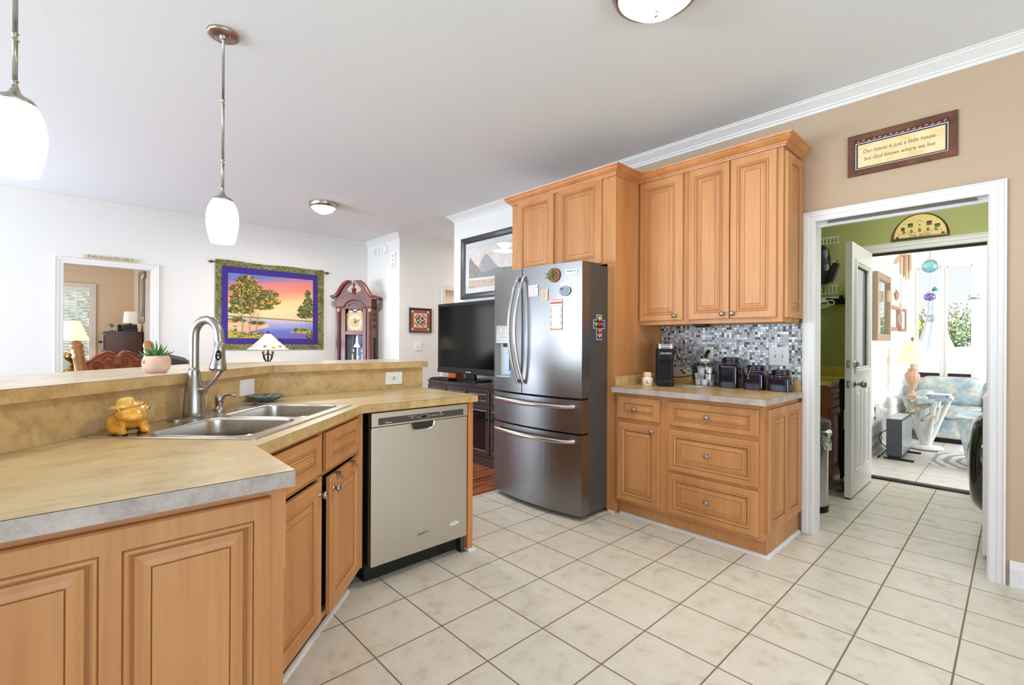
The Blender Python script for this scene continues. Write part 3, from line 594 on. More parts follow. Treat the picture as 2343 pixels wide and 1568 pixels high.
# refrigerator, local: x right (world -Y), y into the wall, origin at front left foot
FR = thing('refrigerator', 'stainless french door refrigerator with ice dispenser and two drawers', 'refrigerator', (2.55, 2.93, 0), RZ)
FWD = .905
def bulge(x): t = x / FWD * 2 - 1; return -.05 * (1 - t * t)
def curved(mb, x0, x1, z0, z1, yb=.085, m=0, n=18, hole=None):
    xs = [x0 + (x1 - x0) * i / n for i in range(n + 1)]; r = .004
    if hole: xs = sorted(set(xs) | {hole[0], hole[1]}); xs = [x for x in xs if not any(0 < abs(x - h) < .006 for h in hole[:2])]
    for a, c_ in zip(xs[:-1], xs[1:]):
        za = [(z0, z1)]
        if hole and a >= hole[0] - 1e-6 and c_ <= hole[1] + 1e-6: za = [(z0, hole[2]), (hole[3], z1)]
        for u, v in za: mb.add([(a, bulge(a), u), (c_, bulge(c_), u), (c_, bulge(c_), v), (a, bulge(a), v)], [(0, 1, 2, 3)], m, True)
        mb.add([(a, bulge(a), z1), (c_, bulge(c_), z1), (c_, yb, z1), (a, yb, z1)], [(0, 1, 2, 3)], m)
        mb.add([(a, bulge(a), z0), (c_, bulge(c_), z0), (c_, yb, z0), (a, yb, z0)], [(3, 2, 1, 0)], m)
    mb.add([(x0, bulge(x0), z0), (x0, yb, z0), (x0, yb, z1), (x0, bulge(x0), z1)], [(3, 2, 1, 0)], m)
    mb.add([(x1, bulge(x1), z0), (x1, yb, z0), (x1, yb, z1), (x1, bulge(x1), z1)], [(0, 1, 2, 3)], m)
    mb.add([(x0, yb, z0), (x1, yb, z0), (x1, yb, z1), (x0, yb, z1)], [(3, 2, 1, 0)], m)
k = MB(); k.box(.012, .095, .03, .893, .78, 1.775); k.box(.03, .13, 0, .87, .7, .03); build('body', k, FR_SIDE, FR, world=False, bevel=.004)
k = MB(); k.box(.02, .02, .028, .885, .10, 1.77); build('gasket', k, BLACKM, FR, world=False)
GX = .372
dx0, dx1, dz0, dz1 = .045, .235, .945, 1.357
k = MB(); curved(k, 0, GX - .004, .842, 1.780, hole=(dx0, dx1, dz0, dz1)); dl_ = build('door', k, SS_F, FR, world=False)
k = MB(); curved(k, GX + .004, FWD, .842, 1.780); dr_ = build('door', k, SS_F, FR, world=False)
k = MB(); curved(k, 0, FWD, .600, .828); d3 = build('drawer', k, SS_F, FR, world=False)
k = MB(); curved(k, 0, FWD, .036, .588); d4 = build('drawer', k, SS_F, FR, world=False)
# dispenser
yb = bulge(.14)
k = MB(); k.box(dx0, yb + .005, 1.235, dx1, yb + .02, dz1); k.box(dx0, yb + .004, 1.215, dx1, yb + .03, 1.237, 0); disp = build('dispenser', k, flat('dispenser_panel', (150, 146, 138), .25, .7), dl_, world=False, bevel=.002)
k = MB(); pr = [(dx0, dz0), (dx1, dz0), (dx1, 1.217), (dx0, 1.217)]
k.rings([[(x, yb + .002, z) for x, z in pr], [(x + (.012 if x < .1 else -.012), yb + .040, z + (.0 if z < 1 else 0)) for x, z in pr]], cap='end')
rc = build('dispenser_recess', k, flat('recess_grey', (178, 178, 172), .4, .2), dl_, world=False)
k = MB(); k.box(dx0 + .07, yb + .028, .97, dx0 + .155, yb + .038, 1.19, 0); k.box(dx0 + .085, yb + .020, 1.0, dx0 + .14, yb + .028, 1.14, 0); k.box(dx0 + .075, yb + .012, 1.185, dx0 + .15, yb + .038, 1.216, 1)
k.box(dx0 + .002, yb + .01, dz0, dx1 - .002, yb + .04, dz0 + .012, 0); build('ice_paddle', k, [flat('paddle_blue_grey', (150, 160, 182), .3, .4), BLACK], dl_, world=False, bevel=.002)
for sx_, sz_ in ((.108, 1.315), (.165, 1.315)):
    k = MB()
    k.box(sx_ - .008, yb + .003, sz_ - .012, sx_ + .008, yb + .005, sz_ + .002); k.box(sx_ - .012, yb + .003, sz_ + .006, sx_ + .012, yb + .005, sz_ + .009); k.box(sx_ - .004, yb + .003, sz_ + .009, sx_ + .004, yb + .005, sz_ + .014)
    build('icon', k, PAPER, dl_, world=False)
for i in range(3): k = MB(); k.box(.105 + i * .022, yb + .003, 1.262, .118 + i * .022, yb + .005, 1.265); build('button', k, DKGREY, dl_, world=False)
# handles
def vhandle(parent, x, lean):
    k = MB(); P = []; R = []
    for i in range(21):
        t = i / 20; s_ = math.sin(PI * t); P.append((x + lean * s_, bulge(x) - .012 - .068 * s_ ** .75, .915 + .80 * t)); R.append(.0125 + .005 * s_)
    k.tube(P, R, 14, flat_=.62); k.cyl((x, bulge(x) + .002, .935), (x, bulge(x) - .03, .94), .009); k.cyl((x, bulge(x) + .002, 1.69), (x, bulge(x) - .03, 1.685), .009); return build('handle', k, SS_H, parent, world=False)
vhandle(dl_, GX - .032, -.030); vhandle(dr_, GX + .032, -.030)
def hhandle(parent, z):
    k = MB(); P = []; R = []
    for i in range(25):
        t = i / 24; x = .035 + .825 * t; s_ = math.sin(PI * t); P.append((x, bulge(x) - .010 - .040 * min(1, s_ * 4) ** .6, z + .004 - .006 * s_)); R.append(.011 + .004 * s_)
    k.tube(P, R, 14, flat_=1.2)
    for x in (.05, .845): k.cyl((x, bulge(x) + .002, z), (x, bulge(x) - .02, z), .010)
    return build('handle', k, SS_H, parent, world=False)
hhandle(d3, .779); hhandle(d4, .540)
k = MB()
for x0, x1 in ((.02, .15), (.755, .885)): k = MB(); k.box(x0, .055, 1.776, x1, .22, 1.790); build('hinge_cover', k, FR_SIDE, FR, world=False, bevel=.003)
# things on the refrigerator (own things)
def on_door(y_, z_): x_ = 2.93 - y_; return Matrix.Translation((2.55 + bulge(x_), y_, z_))
def fridge_face(y, z): x_ = 2.93 - y; t = x_ / FWD * 2 - 1; sl = .2 * t / FWD; return facing((2.55 + bulge(x_) - .0015, y, z), (-1, sl * 0 + (.1 * 2 * t / FWD) * -1, 0))
F = fridge_face(2.245, 1.70)
b = MB(); b.X = F; b.lathe([(.050, 0), (.052, .006), (.050, .014), (.042, .015), (.040, .010), (0, .010)], seg=28, m=0)
o = solo('plant_magnet', b, [wood('bark_slice', (120, 84, 52), (176, 134, 92), fine=.5)], 'round wood slice magnet holding a small green succulent', 'magnet')
b = MB(); b.X = F
for i in range(13):
    a = i * 2.4; r = .012 + .003 * i
    tx, ty = math.cos(a) * r * 1.0 - .022, math.sin(a) * r + .0
    b.tube([(-.012, 0, .012), ((tx - .012) / 2, ty / 2, .026), (tx, ty, .03 + .004 * (i % 3))], [.004, .008, .001], 8, flat_=.5)
build('succulent', b, flat('succulent_green', (112, 124, 74), .6, var=.25, vscale=40), o)
b = MB(); b.X = fridge_face(2.105, 1.711); b.box(-.045, -.017, 0, .045, .017, .002); [b.box(-.037 + .0062 * i, .002, .002, -.0325 + .0062 * i, .0095, .0023, 1) for i in range(12) if i != 9]; b.box(-.03, -.009, .002, .03, -.008, .0023, 1); solo('label_magnet', b, [PAPER, INK], 'small white rectangular label magnet at the top right of the refrigerator door', 'magnet')
b = MB(); b.X = fridge_face(2.437, 1.604) @ Matrix.Rotation(.03, 4, 'Z'); b.box(-.046, -.042, 0, .046, .042, .004)
for i in range(5): b.box(-.03 + .003 * i, .022 - i * .011, .004, .028 - .004 * (i % 2), .024 - i * .011, .0045, 1)
for dx in (-.036, .03): b.box(dx, -.006 + dx * .7, .004, dx + .012, .006 + dx * .7, .0048, 2)
for dx, dy in ((-.04, .034), (-.02, .037), (0, .035), (.022, .037), (-.03, -.037), (0, -.036), (.025, -.037)): b.box(dx, dy, .004, dx + .013, dy + .003, .0047, 1)
solo('card_magnet', b, [PAPER, INK, flat('flower_pink', (226, 120, 150), .7)], 'white square card magnet with printed verse and pink flowers', 'magnet')
b = MB(); b.X = fridge_face(2.327, 1.566); b.box(-.028, -.040, 0, .028, .040, .006, 0)
for i in range(6): b.box(-.017, .030 - i * .011, .006, .012 - .006 * (i % 2), .0325 - i * .011, .0065, 1)
solo('tag_magnet', b, [flat('tag_peach', (222, 192, 168), .7), INK], 'small peach rectangular wooden magnet with dark lettering', 'magnet')
b = MB(); b.X = fridge_face(2.150, 1.608); b.box(-.040, 0, -.001, .042, .036, .001, 0); solo('note_paper', b, [PAPER], 'small white note tucked behind the grey oval magnet', 'note')
b = MB(); b.X = fridge_face(2.153, 1.584) @ Matrix.Translation((0, 0, .002)); b.lathe([(.045, 0), (.047, .003), (.045, .006), (.040, .0055), (0, .0055)], seg=32, sy=.78, m=0)
b.rings([[(math.cos(a) * r * 1.0, math.sin(a) * r * .78, .0062) for a in [2 * PI * i / 32 for i in range(32)]] for r in (.036, .038)], 1)
[b.tube([(x0 + .0022 * i, yy + .0035 * math.sin(i * 1.9), .0062) for i in range(n_)], .0007, 5, 1) for x0, yy, n_ in ((-.020, .008, 5), (-.003, .008, 9), (-.020, -.010, 5), (-.004, -.010, 11))]
b.tube([(-.035, .004, .007), (-.026, .016, .009), (-.014, .022, .007), (-.022, .010, .008), (-.030, .022, .008)], .0022, 6, 2)
solo('oval_magnet', b, [flat('slate_blue', (120, 132, 150), .5), PAPER, flat('ribbon_red', (150, 60, 76), .7)], 'grey blue oval magnet with white script and red ribbon', 'magnet')
b = MB(); b.X = fridge_face(2.224, 1.420); w2, h2 = .050, .108; b.box(-w2, -h2, 0, w2, h2, .005, 0)
zs = [(.108, .100, 1), (.100, .090, 0), (.090, .087, 2), (.087, .080, 3), (.080, .077, 2), (.077, .066, 0), (.066, .063, 3), (-.098, -.108, 1)]
for a, c_, mm in zs: b.box(-w2, c_, .005, w2, a, .0055, mm)
for i in range(14):
    zz = .055 - i * .0115
    for sx_ in (-1, 1): b.box(sx_ * w2, zz, .005, sx_ * .038, zz - .006, .0056, (1, 3, 2, 4)[i % 4])
b.box(-.036, -.090, .005, .036, .062, .0075, 0)
solo('notepad', b, [PAPER, flat('pad_salmon', (222, 140, 110), .7), flat('pad_navy', (48, 46, 66), .7), flat('pad_rust', (196, 104, 66), .7), flat('pad_ochre', (210, 150, 80), .7)], 'magnetic notepad with striped plaid border on the refrigerator door', 'notepad')
# cross magnet on the side
b = MB(); b.X = facing((2.754, 2.0365, 1.33), (0, -1, 0))
def cross(w, hx, zt, zb, d0, d1, m): b.prism([(-w, zb), (w, zb), (w, -w + .025), (hx, -w + .025), (hx, w + .025), (w, w + .025), (w, zt), (-w, zt), (-w, w + .025), (-hx, w + .025), (-hx, -w + .025), (-w, -w + .025)], d0, d1, m)
cross(.034, .071, .095, -.090, 0, .004, 0); cross(.029, .065, .089, -.084, .004, .005, 1); cross(.025, .061, .085, -.080, .005, .006, 2)
def heart(cx, cy, s_, m, z): pts = []; [pts.append((cx + s_ * .062 * 16 * math.sin(t) ** 3, cy + s_ * .062 * (13 * math.cos(t) - 5 * math.cos(2 * t) - 2 * math.cos(3 * t) - math.cos(4 * t)))) for t in [2 * PI * i / 24 for i in range(24)]]; b.prism(pts, z, z + .003, m)
for cx, cy, m, ch in ((0, .066, 3, 'L'), (-.042, .025, 4, 'G'), (0, .025, 5, 'O'), (.042, .025, 6, 'D'), (0, -.017, 7, 'V'), (0, -.055, 8, 'E')):
    heart(cx, cy, .019, m, .006); text_mb(b, ch, .021, Matrix.Translation((cx, cy + .001, .0092)), 2, .0004)
solo('cross_magnet', b, [flat('m_blue', (96, 132, 206), .5), flat('m_pink', (236, 176, 168), .5), flat('m_dark', (38, 30, 30), .5), flat('m_yel', (236, 222, 84), .5), flat('m_grn', (140, 200, 100), .5), flat('m_red', (222, 52, 52), .5), flat('m_blu', (92, 140, 220), .5), flat('m_org', (242, 140, 70), .5), flat('m_pnk', (244, 160, 160), .5)], 'colourful cross shaped magnet with heart letters on the refrigerator side', 'magnet')
# ------------------------------------------------------------------ on the coffee counter
CZ = .914
b = MB(); b.lathe([(.034, 0), (.038, .004), (.038, .045), (.036, .056), (.027, .064), (.026, .070)], (3.085, 1.845, CZ), 32)
o = thing('cream_jar', 'small cream ceramic jar with flower print beside the coffee maker', 'jar', (3.085, 1.845, CZ)); build('body', b, CREAM, o)
b = MB(); b.lathe([(.026, .068), (.031, .070), (.031, .076), (.028, .080), (.031, .083), (.030, .092), (.024, .097), (0, .098)], (3.085, 1.845, CZ), 32); build('lid', b, flat('lid_peach', (236, 210, 176), .35), o)
b = MB()
for ang, z, r in ((3.55, .026, .007), (3.75, .018, .006), (3.65, .036, .005)):
    cx, cy = 3.085 + .0385 * math.cos(ang), 1.845 + .0385 * math.sin(ang); b.ball((cx, cy, CZ + z), r, 10, 0, sz=1, sx=.3)
build('flower_print', b, flat('print_pink', (196, 130, 140), .5), o)
# single serve coffee maker, turned towards the room
KM = Matrix.Translation((3.105, 1.712, 0)) @ Matrix.Rotation(math.radians(33), 4, 'Z') @ Matrix.Translation((-3.105, -1.712, 0))
o = thing('coffee_maker', 'slim black single serve coffee maker with silver lid', 'coffee maker', (3.18, 1.79, CZ)); hy = .0575
def kout(x0, x1, r=.02): return rrect(x0, 1.712 - hy, x1, 1.712 + hy, r, 5)
def kb(): q = MB(); q.X = KM; return q
b = kb(); b.prism(kout(3.10, 3.35), CZ, CZ + .036); b.prism(kout(3.155, 3.35, .015), CZ + .030, CZ + .20); b.prism(kout(3.095, 3.35), CZ + .190, CZ + .268); build('body', b, BLACK, o, bevel=.003)
b = kb(); b.prism(kout(3.090, 3.355, .028), CZ + .268, CZ + .298); b.prism(kout(3.10, 3.345), CZ + .298, CZ + .304); b.box(3.084, 1.685, CZ + .280, 3.091, 1.739, CZ + .288); build('lid', b, brushed('maker_silver', (176, 174, 172), .3, (10, 10, 10)), o, bevel=.003)
b = kb(); b.prism(kout(3.104, 3.155, .018), CZ + .036, CZ + .039); build('drip_tray', b, DKGREY, o)
b = kb(); text_mb(b, 'KEURIG', .0185, facing((3.0940, 1.712, CZ + .236), (-1, 0, 0)), 0, .0006, sx=1.1, spacing=1.1); build('logo', b, PAPER, o)
b = MB(); b.tube([(3.30, 1.83, CZ + .06), (3.38, 1.76, CZ + .050), (3.44, 1.68, CZ + .065), (3.455, 1.60, CZ + .15), (3.466, 1.576, CZ + .225), (3.478, 1.572, CZ + .25)], .004, 8); b.tube([(3.455, 1.590, CZ + .205), (3.462, 1.576, CZ + .240), (3.484, 1.572, CZ + .252)], [.008, .012, .012], 10); build('power_cord', b, BLACK, o)
b = MB(); b.prism(rrect(3.20, 1.50, 3.36, 1.645, .01), CZ + .0005, CZ + .004); b.prism([(3.22, 1.52), (3.34, 1.52), (3.30, 1.62)], CZ + .004, CZ + .0045, 1); solo('trivet', b, [flat('trivet_sage', (186, 190, 170), .35), PAPER], 'flat patterned glass trivet lying behind the coffee maker', 'trivet')
# wall plates on the mosaic
b = MB(); b.box(3.484, 1.538, 1.075, 3.4915, 1.612, 1.197)
for z in (1.11, 1.158): b.box(3.482, 1.557, z - .014, 3.485, 1.593, z + .014, 0); b.box(3.4815, 1.567, z - .006, 3.4825, 1.569, z + .006, 1); b.box(3.4815, 1.581, z - .006, 3.4825, 1.583, z + .006, 1)
solo('wall_outlet', b, [flat('plate_almond', (226, 224, 216), .35), INK], 'white outlet plate on the mosaic with the coffee maker plug', 'outlet', bevel=.001)
b = MB(); b.box(3.484, 1.036, 1.078, 3.4915, 1.158, 1.202)
for y in (1.075, 1.12): b.box(3.482, y - .005, 1.128, 3.4845, y + .005, 1.152, 1); b.box(3.470, y - .003, 1.138, 3.484, y + .003, 1.148, 0)
for y in (1.075, 1.12):
    for z in (1.11, 1.17): b.box(3.4832, y - .003, z - .003, 3.4842, y + .003, z + .003, 1)
solo('light_switch', b, [flat('plate_grey', (206, 204, 206), .3), flat('switch_slot_grey', (150, 148, 150), .5)], 'double toggle switch plate on the mosaic near the doorway', 'switch', bevel=.001)  # second material is the darker grey of toggle slots and screws
# glass jar filled with white coffee pods
jx, jy = 3.385, 1.556
def loopz(r, z, sq=.0, cx=jx, cy=jy, n=36):
    out = []
    for i in range(n):
        a = 2 * PI * i / n; k = 1 / (abs(math.cos(a)) ** 9 + abs(math.sin(a)) ** 9) ** (1 / 9); q = r * (1 + (k - 1) * sq); out.append((cx + q * math.cos(a), cy + q * math.sin(a), CZ + z))
    return out
o = thing('storage_jar', 'clear glass jar with steel lid full of white coffee pods', 'jar', (jx, jy, CZ))
b = MB(); prof = [(.070, .001), (.078, .006), (.081, .03), (.081, .125), (.074, .148), (.056, .163), (.052, .172)]
b.rings([loopz(r, z, .5 if z < .13 else .2) for r, z in prof], smooth=True); b.add(loopz(.070, .001, .5), [tuple(range(35, -1, -1))]); build('glass_body', b, JARG, o)
b = MB(); b.lathe([(.052, .168), (.057, .170), (.057, .194), (.053, .199), (.030, .200), (0, .200)], (jx, jy, CZ), 36); build('lid', b, flat('tin_lid', (186, 186, 184), .35, .6), o)
PODM = [flat('pod_white', (240, 240, 240), .5), flat('pod_foil', (214, 214, 220), .35, .3)]
pod0 = None; k = 0; labs = ['front', 'left', 'back', 'right']
for lay, (z, cnt, rr) in enumerate(((.026, 6, .050), (.070, 6, .049), (.114, 4, .038))):
    for i in range(cnt):
        a = 2 * PI * i / cnt + lay * .5 + PI + .4; px, py = jx + rr * math.cos(a), jy + rr * math.sin(a)
        if pod0 is None:
            b = MB(); b.lathe([(.0155, -.020), (.0175, -.016), (.0215, .017), (.0235, .018), (.0235, .020)], (0, 0, 0), 20, 0); b.lathe([(0, .0203), (.0225, .0203)], (0, 0, 0), 20, 1)
            p_ = build('coffee_pod', b, PODM); pod0 = p_
        else: p_ = pod0.copy(); COL.objects.link(p_)
        p_.location = (px, py, CZ + z); p_.rotation_euler = (random.uniform(-.45, .45), random.uniform(-.45, .45), random.uniform(0, 6))
        tag(p_, 'white single serve coffee pod inside the clear glass jar', 'coffee pod', 'coffee pods in the glass jar')
# cobalt canisters
def canister(cx, cy, hw, h, label, clampa, s_=.9):
    o = thing('canister', label, 'canister', (cx, cy, CZ)); b = MB(); n = 40
    def L(r, z, sq): return loopz(r, z, sq, cx, cy, n)
    prof = [(.92 * hw, 0, 1), (hw, .004, 1), (hw, h * .86, 1), (.96 * hw, h * .95, 1), (.80 * hw, h, .4), (.78 * hw, h + .004, 0)]
    b.rings([L(r, z, sq) for r, z, sq in prof], smooth=True); b.add(L(.92 * hw, 0, 1), [tuple(range(n - 1, -1, -1))]); build('body', b, COBALT, o)
    b = MB(); b.lathe([(.78 * hw, h + .001), (.80 * hw, h + .003), (.80 * hw, h + .008), (.76 * hw, h + .010)], (cx, cy, CZ), 32); build('gasket', b, flat('gasket_amber', (120, 84, 60), .5), o)
    b = MB(); b.lathe([(.80 * hw, h + .010), (.86 * hw, h + .013), (.86 * hw, h + .020), (.80 * hw, h + .023), (.86 * hw, h + .027), (.86 * hw, h + .036), (.80 * hw, h + .040), (.86 * hw, h + .043), (.80 * hw, h + .047), (0, h + .048)], (cx, cy, CZ), 32); build('lid', b, COBALT, o)
    ca, sa = math.cos(clampa), math.sin(clampa); q = .87 * hw; b = MB()
    for t in (-1, 1):
        ox, oy = -sa * .012 * t, ca * .012 * t
        b.tube([(cx + ca * q + ox, cy + sa * q + oy, CZ + h + .034), (cx + ca * (hw + .010) + ox, cy + sa * (hw + .010) + oy, CZ + h + .006), (cx + ca * (hw + .006), cy + sa * (hw + .006), CZ + h * .86 - .02)], .0016, 6)
    b.ball((cx + ca * (hw + .007), cy + sa * (hw + .007), CZ + h * .86 - .024), .007, 10); build('clamp', b, NICKEL, o); return o
c1_ = canister(3.400, 1.380, .065, .163, 'tallest cobalt blue glazed canister beside the glass pod jar', -PI / 2)
canister(3.392, 1.210, .063, .116, 'middle height cobalt blue canister with its wire clamp facing forward', PI - .35)
canister(3.400, 1.056, .063, .092, 'shortest cobalt blue canister nearest the doorway', -PI / 2 - .2)

# ------------------------------------------------------------------ peninsula
S2 = math.sqrt(.5)
def uv(u, v): return ((u - v) * S2, (u + v) * S2)
YFc = 2.160
cpoly = [(1.755, YFc), (1.033, YFc), (.407, 1.5285), (.400, 1.183), (-.815, 1.183), (.8085, 2.8065), (1.755, 2.8065)]
hole = [uv(1.462, .862), uv(2.268, .862), uv(2.268, 1.385), uv(1.462, 1.385)]
daylit_edge = lambda p, q: 1 if (abs(p[1] - 1.183) < .002 and abs(q[1] - 1.183) < .002) else 0  # painted daylight colour only on the window-facing near edge
b = MB(); b.hole_plate(cpoly, [hole], .876, .9128, 0, daylit_edge)
for i in range(5):
    p, q = cpoly[i], cpoly[(i + 1) % 7]
    if i == 4: continue
    b.add([(p[0], p[1], .9128), (q[0], q[1], .9128), (q[0], q[1], .914), (p[0], p[1], .914)], [(0, 1, 2, 3)], 2)
LAM_T = laminate('laminate_counter_top', (178, 150, 100), (204, 180, 132), (216, 192, 148), .30, 4.5, (1, 2.2, 1))
tmp = MB(); tmp.hole_plate(cpoly, [hole], .9128, .914, 0)
b.add(tmp.v, tmp.f, 3)
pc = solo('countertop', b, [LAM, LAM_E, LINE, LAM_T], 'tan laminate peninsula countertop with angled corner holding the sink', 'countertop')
# laminate riser on the half wall
b = MB(); b.prism([(1.789, 2.8085), (.8085, 2.8085), (-1.1, .9), (-1.1025, .901), (.808, 2.8115), (1.789, 2.8115)], .9145, 1.0505); b.box(1.7875, 2.8115, .9145, 1.7895, 2.93, 1.0505); solo('bar_splash', b, LAM, 'tan laminate splash panel rising from the peninsula counter to the bar', 'splash')
# raised bar top
bt = [(1.812, 2.775), (.820, 2.775), (-1.35, .605), (-1.87, 1.125), (.562, 3.29), (1.812, 3.29)]
bt = [(1.812, 2.775), (.820, 2.775), (-1.35, .605), (-1.72, .975), (.582, 3.29), (1.812, 3.29)]
BZ = 1.091
b = MB(); b.prism(bt, BZ - .040, BZ - .0015, 0); b.prism(bt, BZ - .0015, BZ - .0003, 1); b.prism(bt, BZ - .0004, BZ, 2)
b.box(.8195, 2.7742, BZ - .040, .8215, 2.776, BZ, 1)
solo('bar_counter', b, [LAM, LINE, laminate('laminate_bar_top', (192, 174, 146), (212, 198, 176), (222, 210, 192), .25, 6)], 'raised laminate bar top following the angled peninsula', 'bar top')
# near end cabinet
o = thing('end_cabinet', 'maple cabinet end of the peninsula with two tall raised panels', 'cabinet', (-.1, 1.23, 0))
b = MB(); b.prism([(-.74, 1.23), (.385, 1.23), (.385, 1.555), (-.038, 1.96), (-.70, 1.298)], 0, .8755); build('carcass', b, MAPLE, o, bevel=.0015)
b = MB(); raised(b, -.27, .03, .356, .852, [(-.215, .08, .046, .805), (.080, .08, .318, .805)], 1.211); build('end_panel', b, [MAPLE, MAPLE_DK], o)
b = MB(); raised(b, -.74, .03, -.30, .852, [(-.69, .08, -.35, .805)], 1.211); build('end_panel', b, [MAPLE, MAPLE_DK], o)
b = MB(); b.box(.385, 1.24, .12, .393, 1.50, .855); b.box(.385, 1.236, .66, .396, 1.50, .85); build('side_strip', b, MAPLE, o, bevel=.002)
# sink base cabinet at 45 degrees; local x = u, y = v
O = uv(1.405, .824)
o = thing('sink_cabinet', 'maple corner sink cabinet set at an angle with two doors', 'cabinet', (*O, 0), PI / 4)
b = MB(); b.box(0, 0, .105, .02, .55, .875); b.box(.875, 0, .105, .895, .55, .875); b.box(.02, .53, .105, .875, .55, .875); b.box(.02, 0, .105, .875, .53, .125); b.box(.02, 0, .855, .875, .02, .875); b.box(.02, 0, .68, .875, .02, .697); b.box(.440, 0, .125, .481, .02, .855); b.box(.02, 0, .125, .055, .02, .855); b.box(.860, 0, .125, .875, .02, .855)
b.box(0.0, .06, 0, .87, .08, .105); build('carcass', b, MAPLE, o, world=False, bevel=.0012)
b = MB(); b.box(.02, .02, .125, .875, .03, .853); build('gap_dark', b, BLACKM, o, world=False)  # black sheet behind the doors paints the shade seen in their gap
for x0, x1 in ((.045, .437), (.486, .861)):
    b = MB(); raised(b, x0, .700, x1, .853, [(x0 + .04, .738, x1 - .04, .815)], -.019); build('false_drawer', b, [MAPLE, MAPLE_DK], o, world=False)
b = MB(); raised(b, .045, .118, .437, .672, [(.088, .162, .392, .628)], -.019); d = build('door', b, [MAPLE, MAPLE_DK], o, world=False); knob(d, .418, -.019, .624)
b = MB(); b.X = Matrix.Translation((.861, 0, 0)) @ Matrix.Rotation(.035, 4, 'Z') @ Matrix.Translation((-.861, 0, 0)); raised(b, .490, .118, .861, .672, [(.532, .162, .816, .628)], -.019); d = build('door', b, [MAPLE, MAPLE_DK], o, world=False); knob(d, .510, -.034, .624)
for x in (.55, .74):
    b = MB(); y = -.0255 - (.861 - x) * .036; b.box(x, y - .006, .655, x + .022, y - .004, .675); b.box(x, y - .006, .673, x + .022, y + .022, .6755); b.tube([(x + .011, y - .006, .655), (x + .011, y - .016, .650), (x + .011, y - .018, .660)], .0035, 8)
    build('hook', b, NICKEL, d, world=False)
b = MB(); sweep(b, [uv(1.405, .876), uv(2.285, .876)], [(-o_, z) for o_, z in qr], 0); struct('trim_sink_shoe', b, WHITE_P, label='white shoe moulding under the sink cabinet', cat='trim')
# end panel right of the dishwasher
b = MB(); b.box(1.706, 2.190, .012, 1.742, 2.806, .8755); b.box(1.045, 2.215, .105, 1.088, 2.235, .875, 0)
solo('peninsula_panel', MB().box(1.706, 2.190, .019, 1.742, 2.806, .8755), wood('maple_orange', (196, 122, 66), (222, 150, 90)), 'orange maple end panel standing beside the dishwasher', 'panel')
solo('filler_panel', MB().box(1.046, 2.212, .105, 1.066, 2.232, .875), MAPLE, 'narrow maple filler between the sink cabinet and the dishwasher', 'panel')
b = MB(); sweep(b, [(1.703, 2.188), (1.744, 2.188), (1.744, 2.80)], [(-o_, z) for o_, z in [(0, 0), (.014, 0), (.012, .012), (0, .018)]], 0); b.box(1.706, 2.190, 0, 1.742, 2.80, .018); struct('trim_panel_shoe', b, WHITE_P, label='white shoe moulding at the foot of the peninsula panel', cat='trim')
# dishwasher
o = thing('dishwasher', 'stainless front loading dishwasher under the peninsula counter', 'dishwasher', (1.39, 2.18, 0))
b = MB(); b.box(1.097, 2.215, .10, 1.694, 2.79, .855); b.box(1.10, 2.262, .004, 1.69, 2.76, .10); build('body', b, BLACKM, o)
x0, x1, yf, yk = 1.094, 1.689, 2.176, 2.214
b = MB(); b.box(x0, yf, .105, x1, yk, .795)
dwd = build('door', b, SS_D, o, bevel=.003)
b = MB(); b.box(x0, yf - .003, .798, x1, yk, .868); b.rings([[(1.128 + i, yf - .003 - d, .806 + i), (1.657 - i, yf - .003 - d, .806 + i), (1.657 - i, yf - .003 - d, .842 - i), (1.128 + i, yf - .003 - d, .842 - i)] for i, d in ((0, -.0005), (0, .001), (.001, .001))]); cpn = build('control_panel', b, SS_D, o, bevel=.002)
b = MB(); b.box(1.129, yf - .0045, .807, 1.656, yf - .003, .841); build('display_strip', b, DKGREY, cpn)
b = MB(); yt = yf - .0046; b.box(1.375, yt - .0008, .815, 1.414, yt, .833, 1)
for a in ((1.374, .8335, 1.415, .8345), (1.374, .8135, 1.415, .8145), (1.3735, .8135, 1.3745, .8345), (1.4145, .8135, 1.4155, .8345)): b.box(a[0], yt - .0009, a[1], a[2], yt, a[3])
for i, x in enumerate((1.322, 1.357, 1.427, 1.445, 1.462, 1.480, 1.500, 1.514)): b.box(x - .005, yt - .0006, .822, x + .005, yt, .8235); b.box(x - .003, yt - .0006, .826, x + .004, yt, .8272)
b.box(1.295, yt - .0006, .8325, 1.345, yt, .8335); b.box(1.495, yt - .0006, .8355, 1.505, yt, .8385)
[b.box(1.168 + .0034 * i, yt - .0006, .8135, 1.1702 + .0034 * i, yt, .8178 if i < 4 else .8165) for i in range(10)]; build('marking', b, [PAPER, BLACK], cpn)
# handle pocket
b = MB(); rs = []
def pk(s_, y, dz=0): return [(1.389 + (x - 1.389) * s_, y, .797 + (z - .797) * s_ + dz) for x, z in [(1.312, .797), (1.312, .780), (1.318, .764), (1.330, .755), (1.360, .752), (1.418, .752), (1.448, .755), (1.460, .764), (1.466, .780), (1.466, .797)]]
b.rings([pk(1.02, yf - .0005), pk(1.01, yf - .004), pk(.93, yf - .004), pk(.86, yf - .001)], close=False, smooth=True); build('handle_rim', b, SS_H, dwd)
b = MB(); b.add(pk(.90, yf - .0010), [tuple(range(10))]); hp = build('handle_pocket', b, flat('pocket_dark', (60, 58, 54), .25, .6), dwd)
b = MB(); b.X = facing((1.392, yf - .0005, .199), (0, -1, 0)); text_mb(b, 'Whirlpool', .0155, Matrix.Identity(4), 0, .0004, shear=.15)
b.tube([(-.038, -.004, .0006), (-.015, -.009, .0006), (.012, .010, .0006), (.036, .004, .0006)], .0008, 5); build('logo', b, flat('logo_grey', (90, 88, 84), .4), dwd)
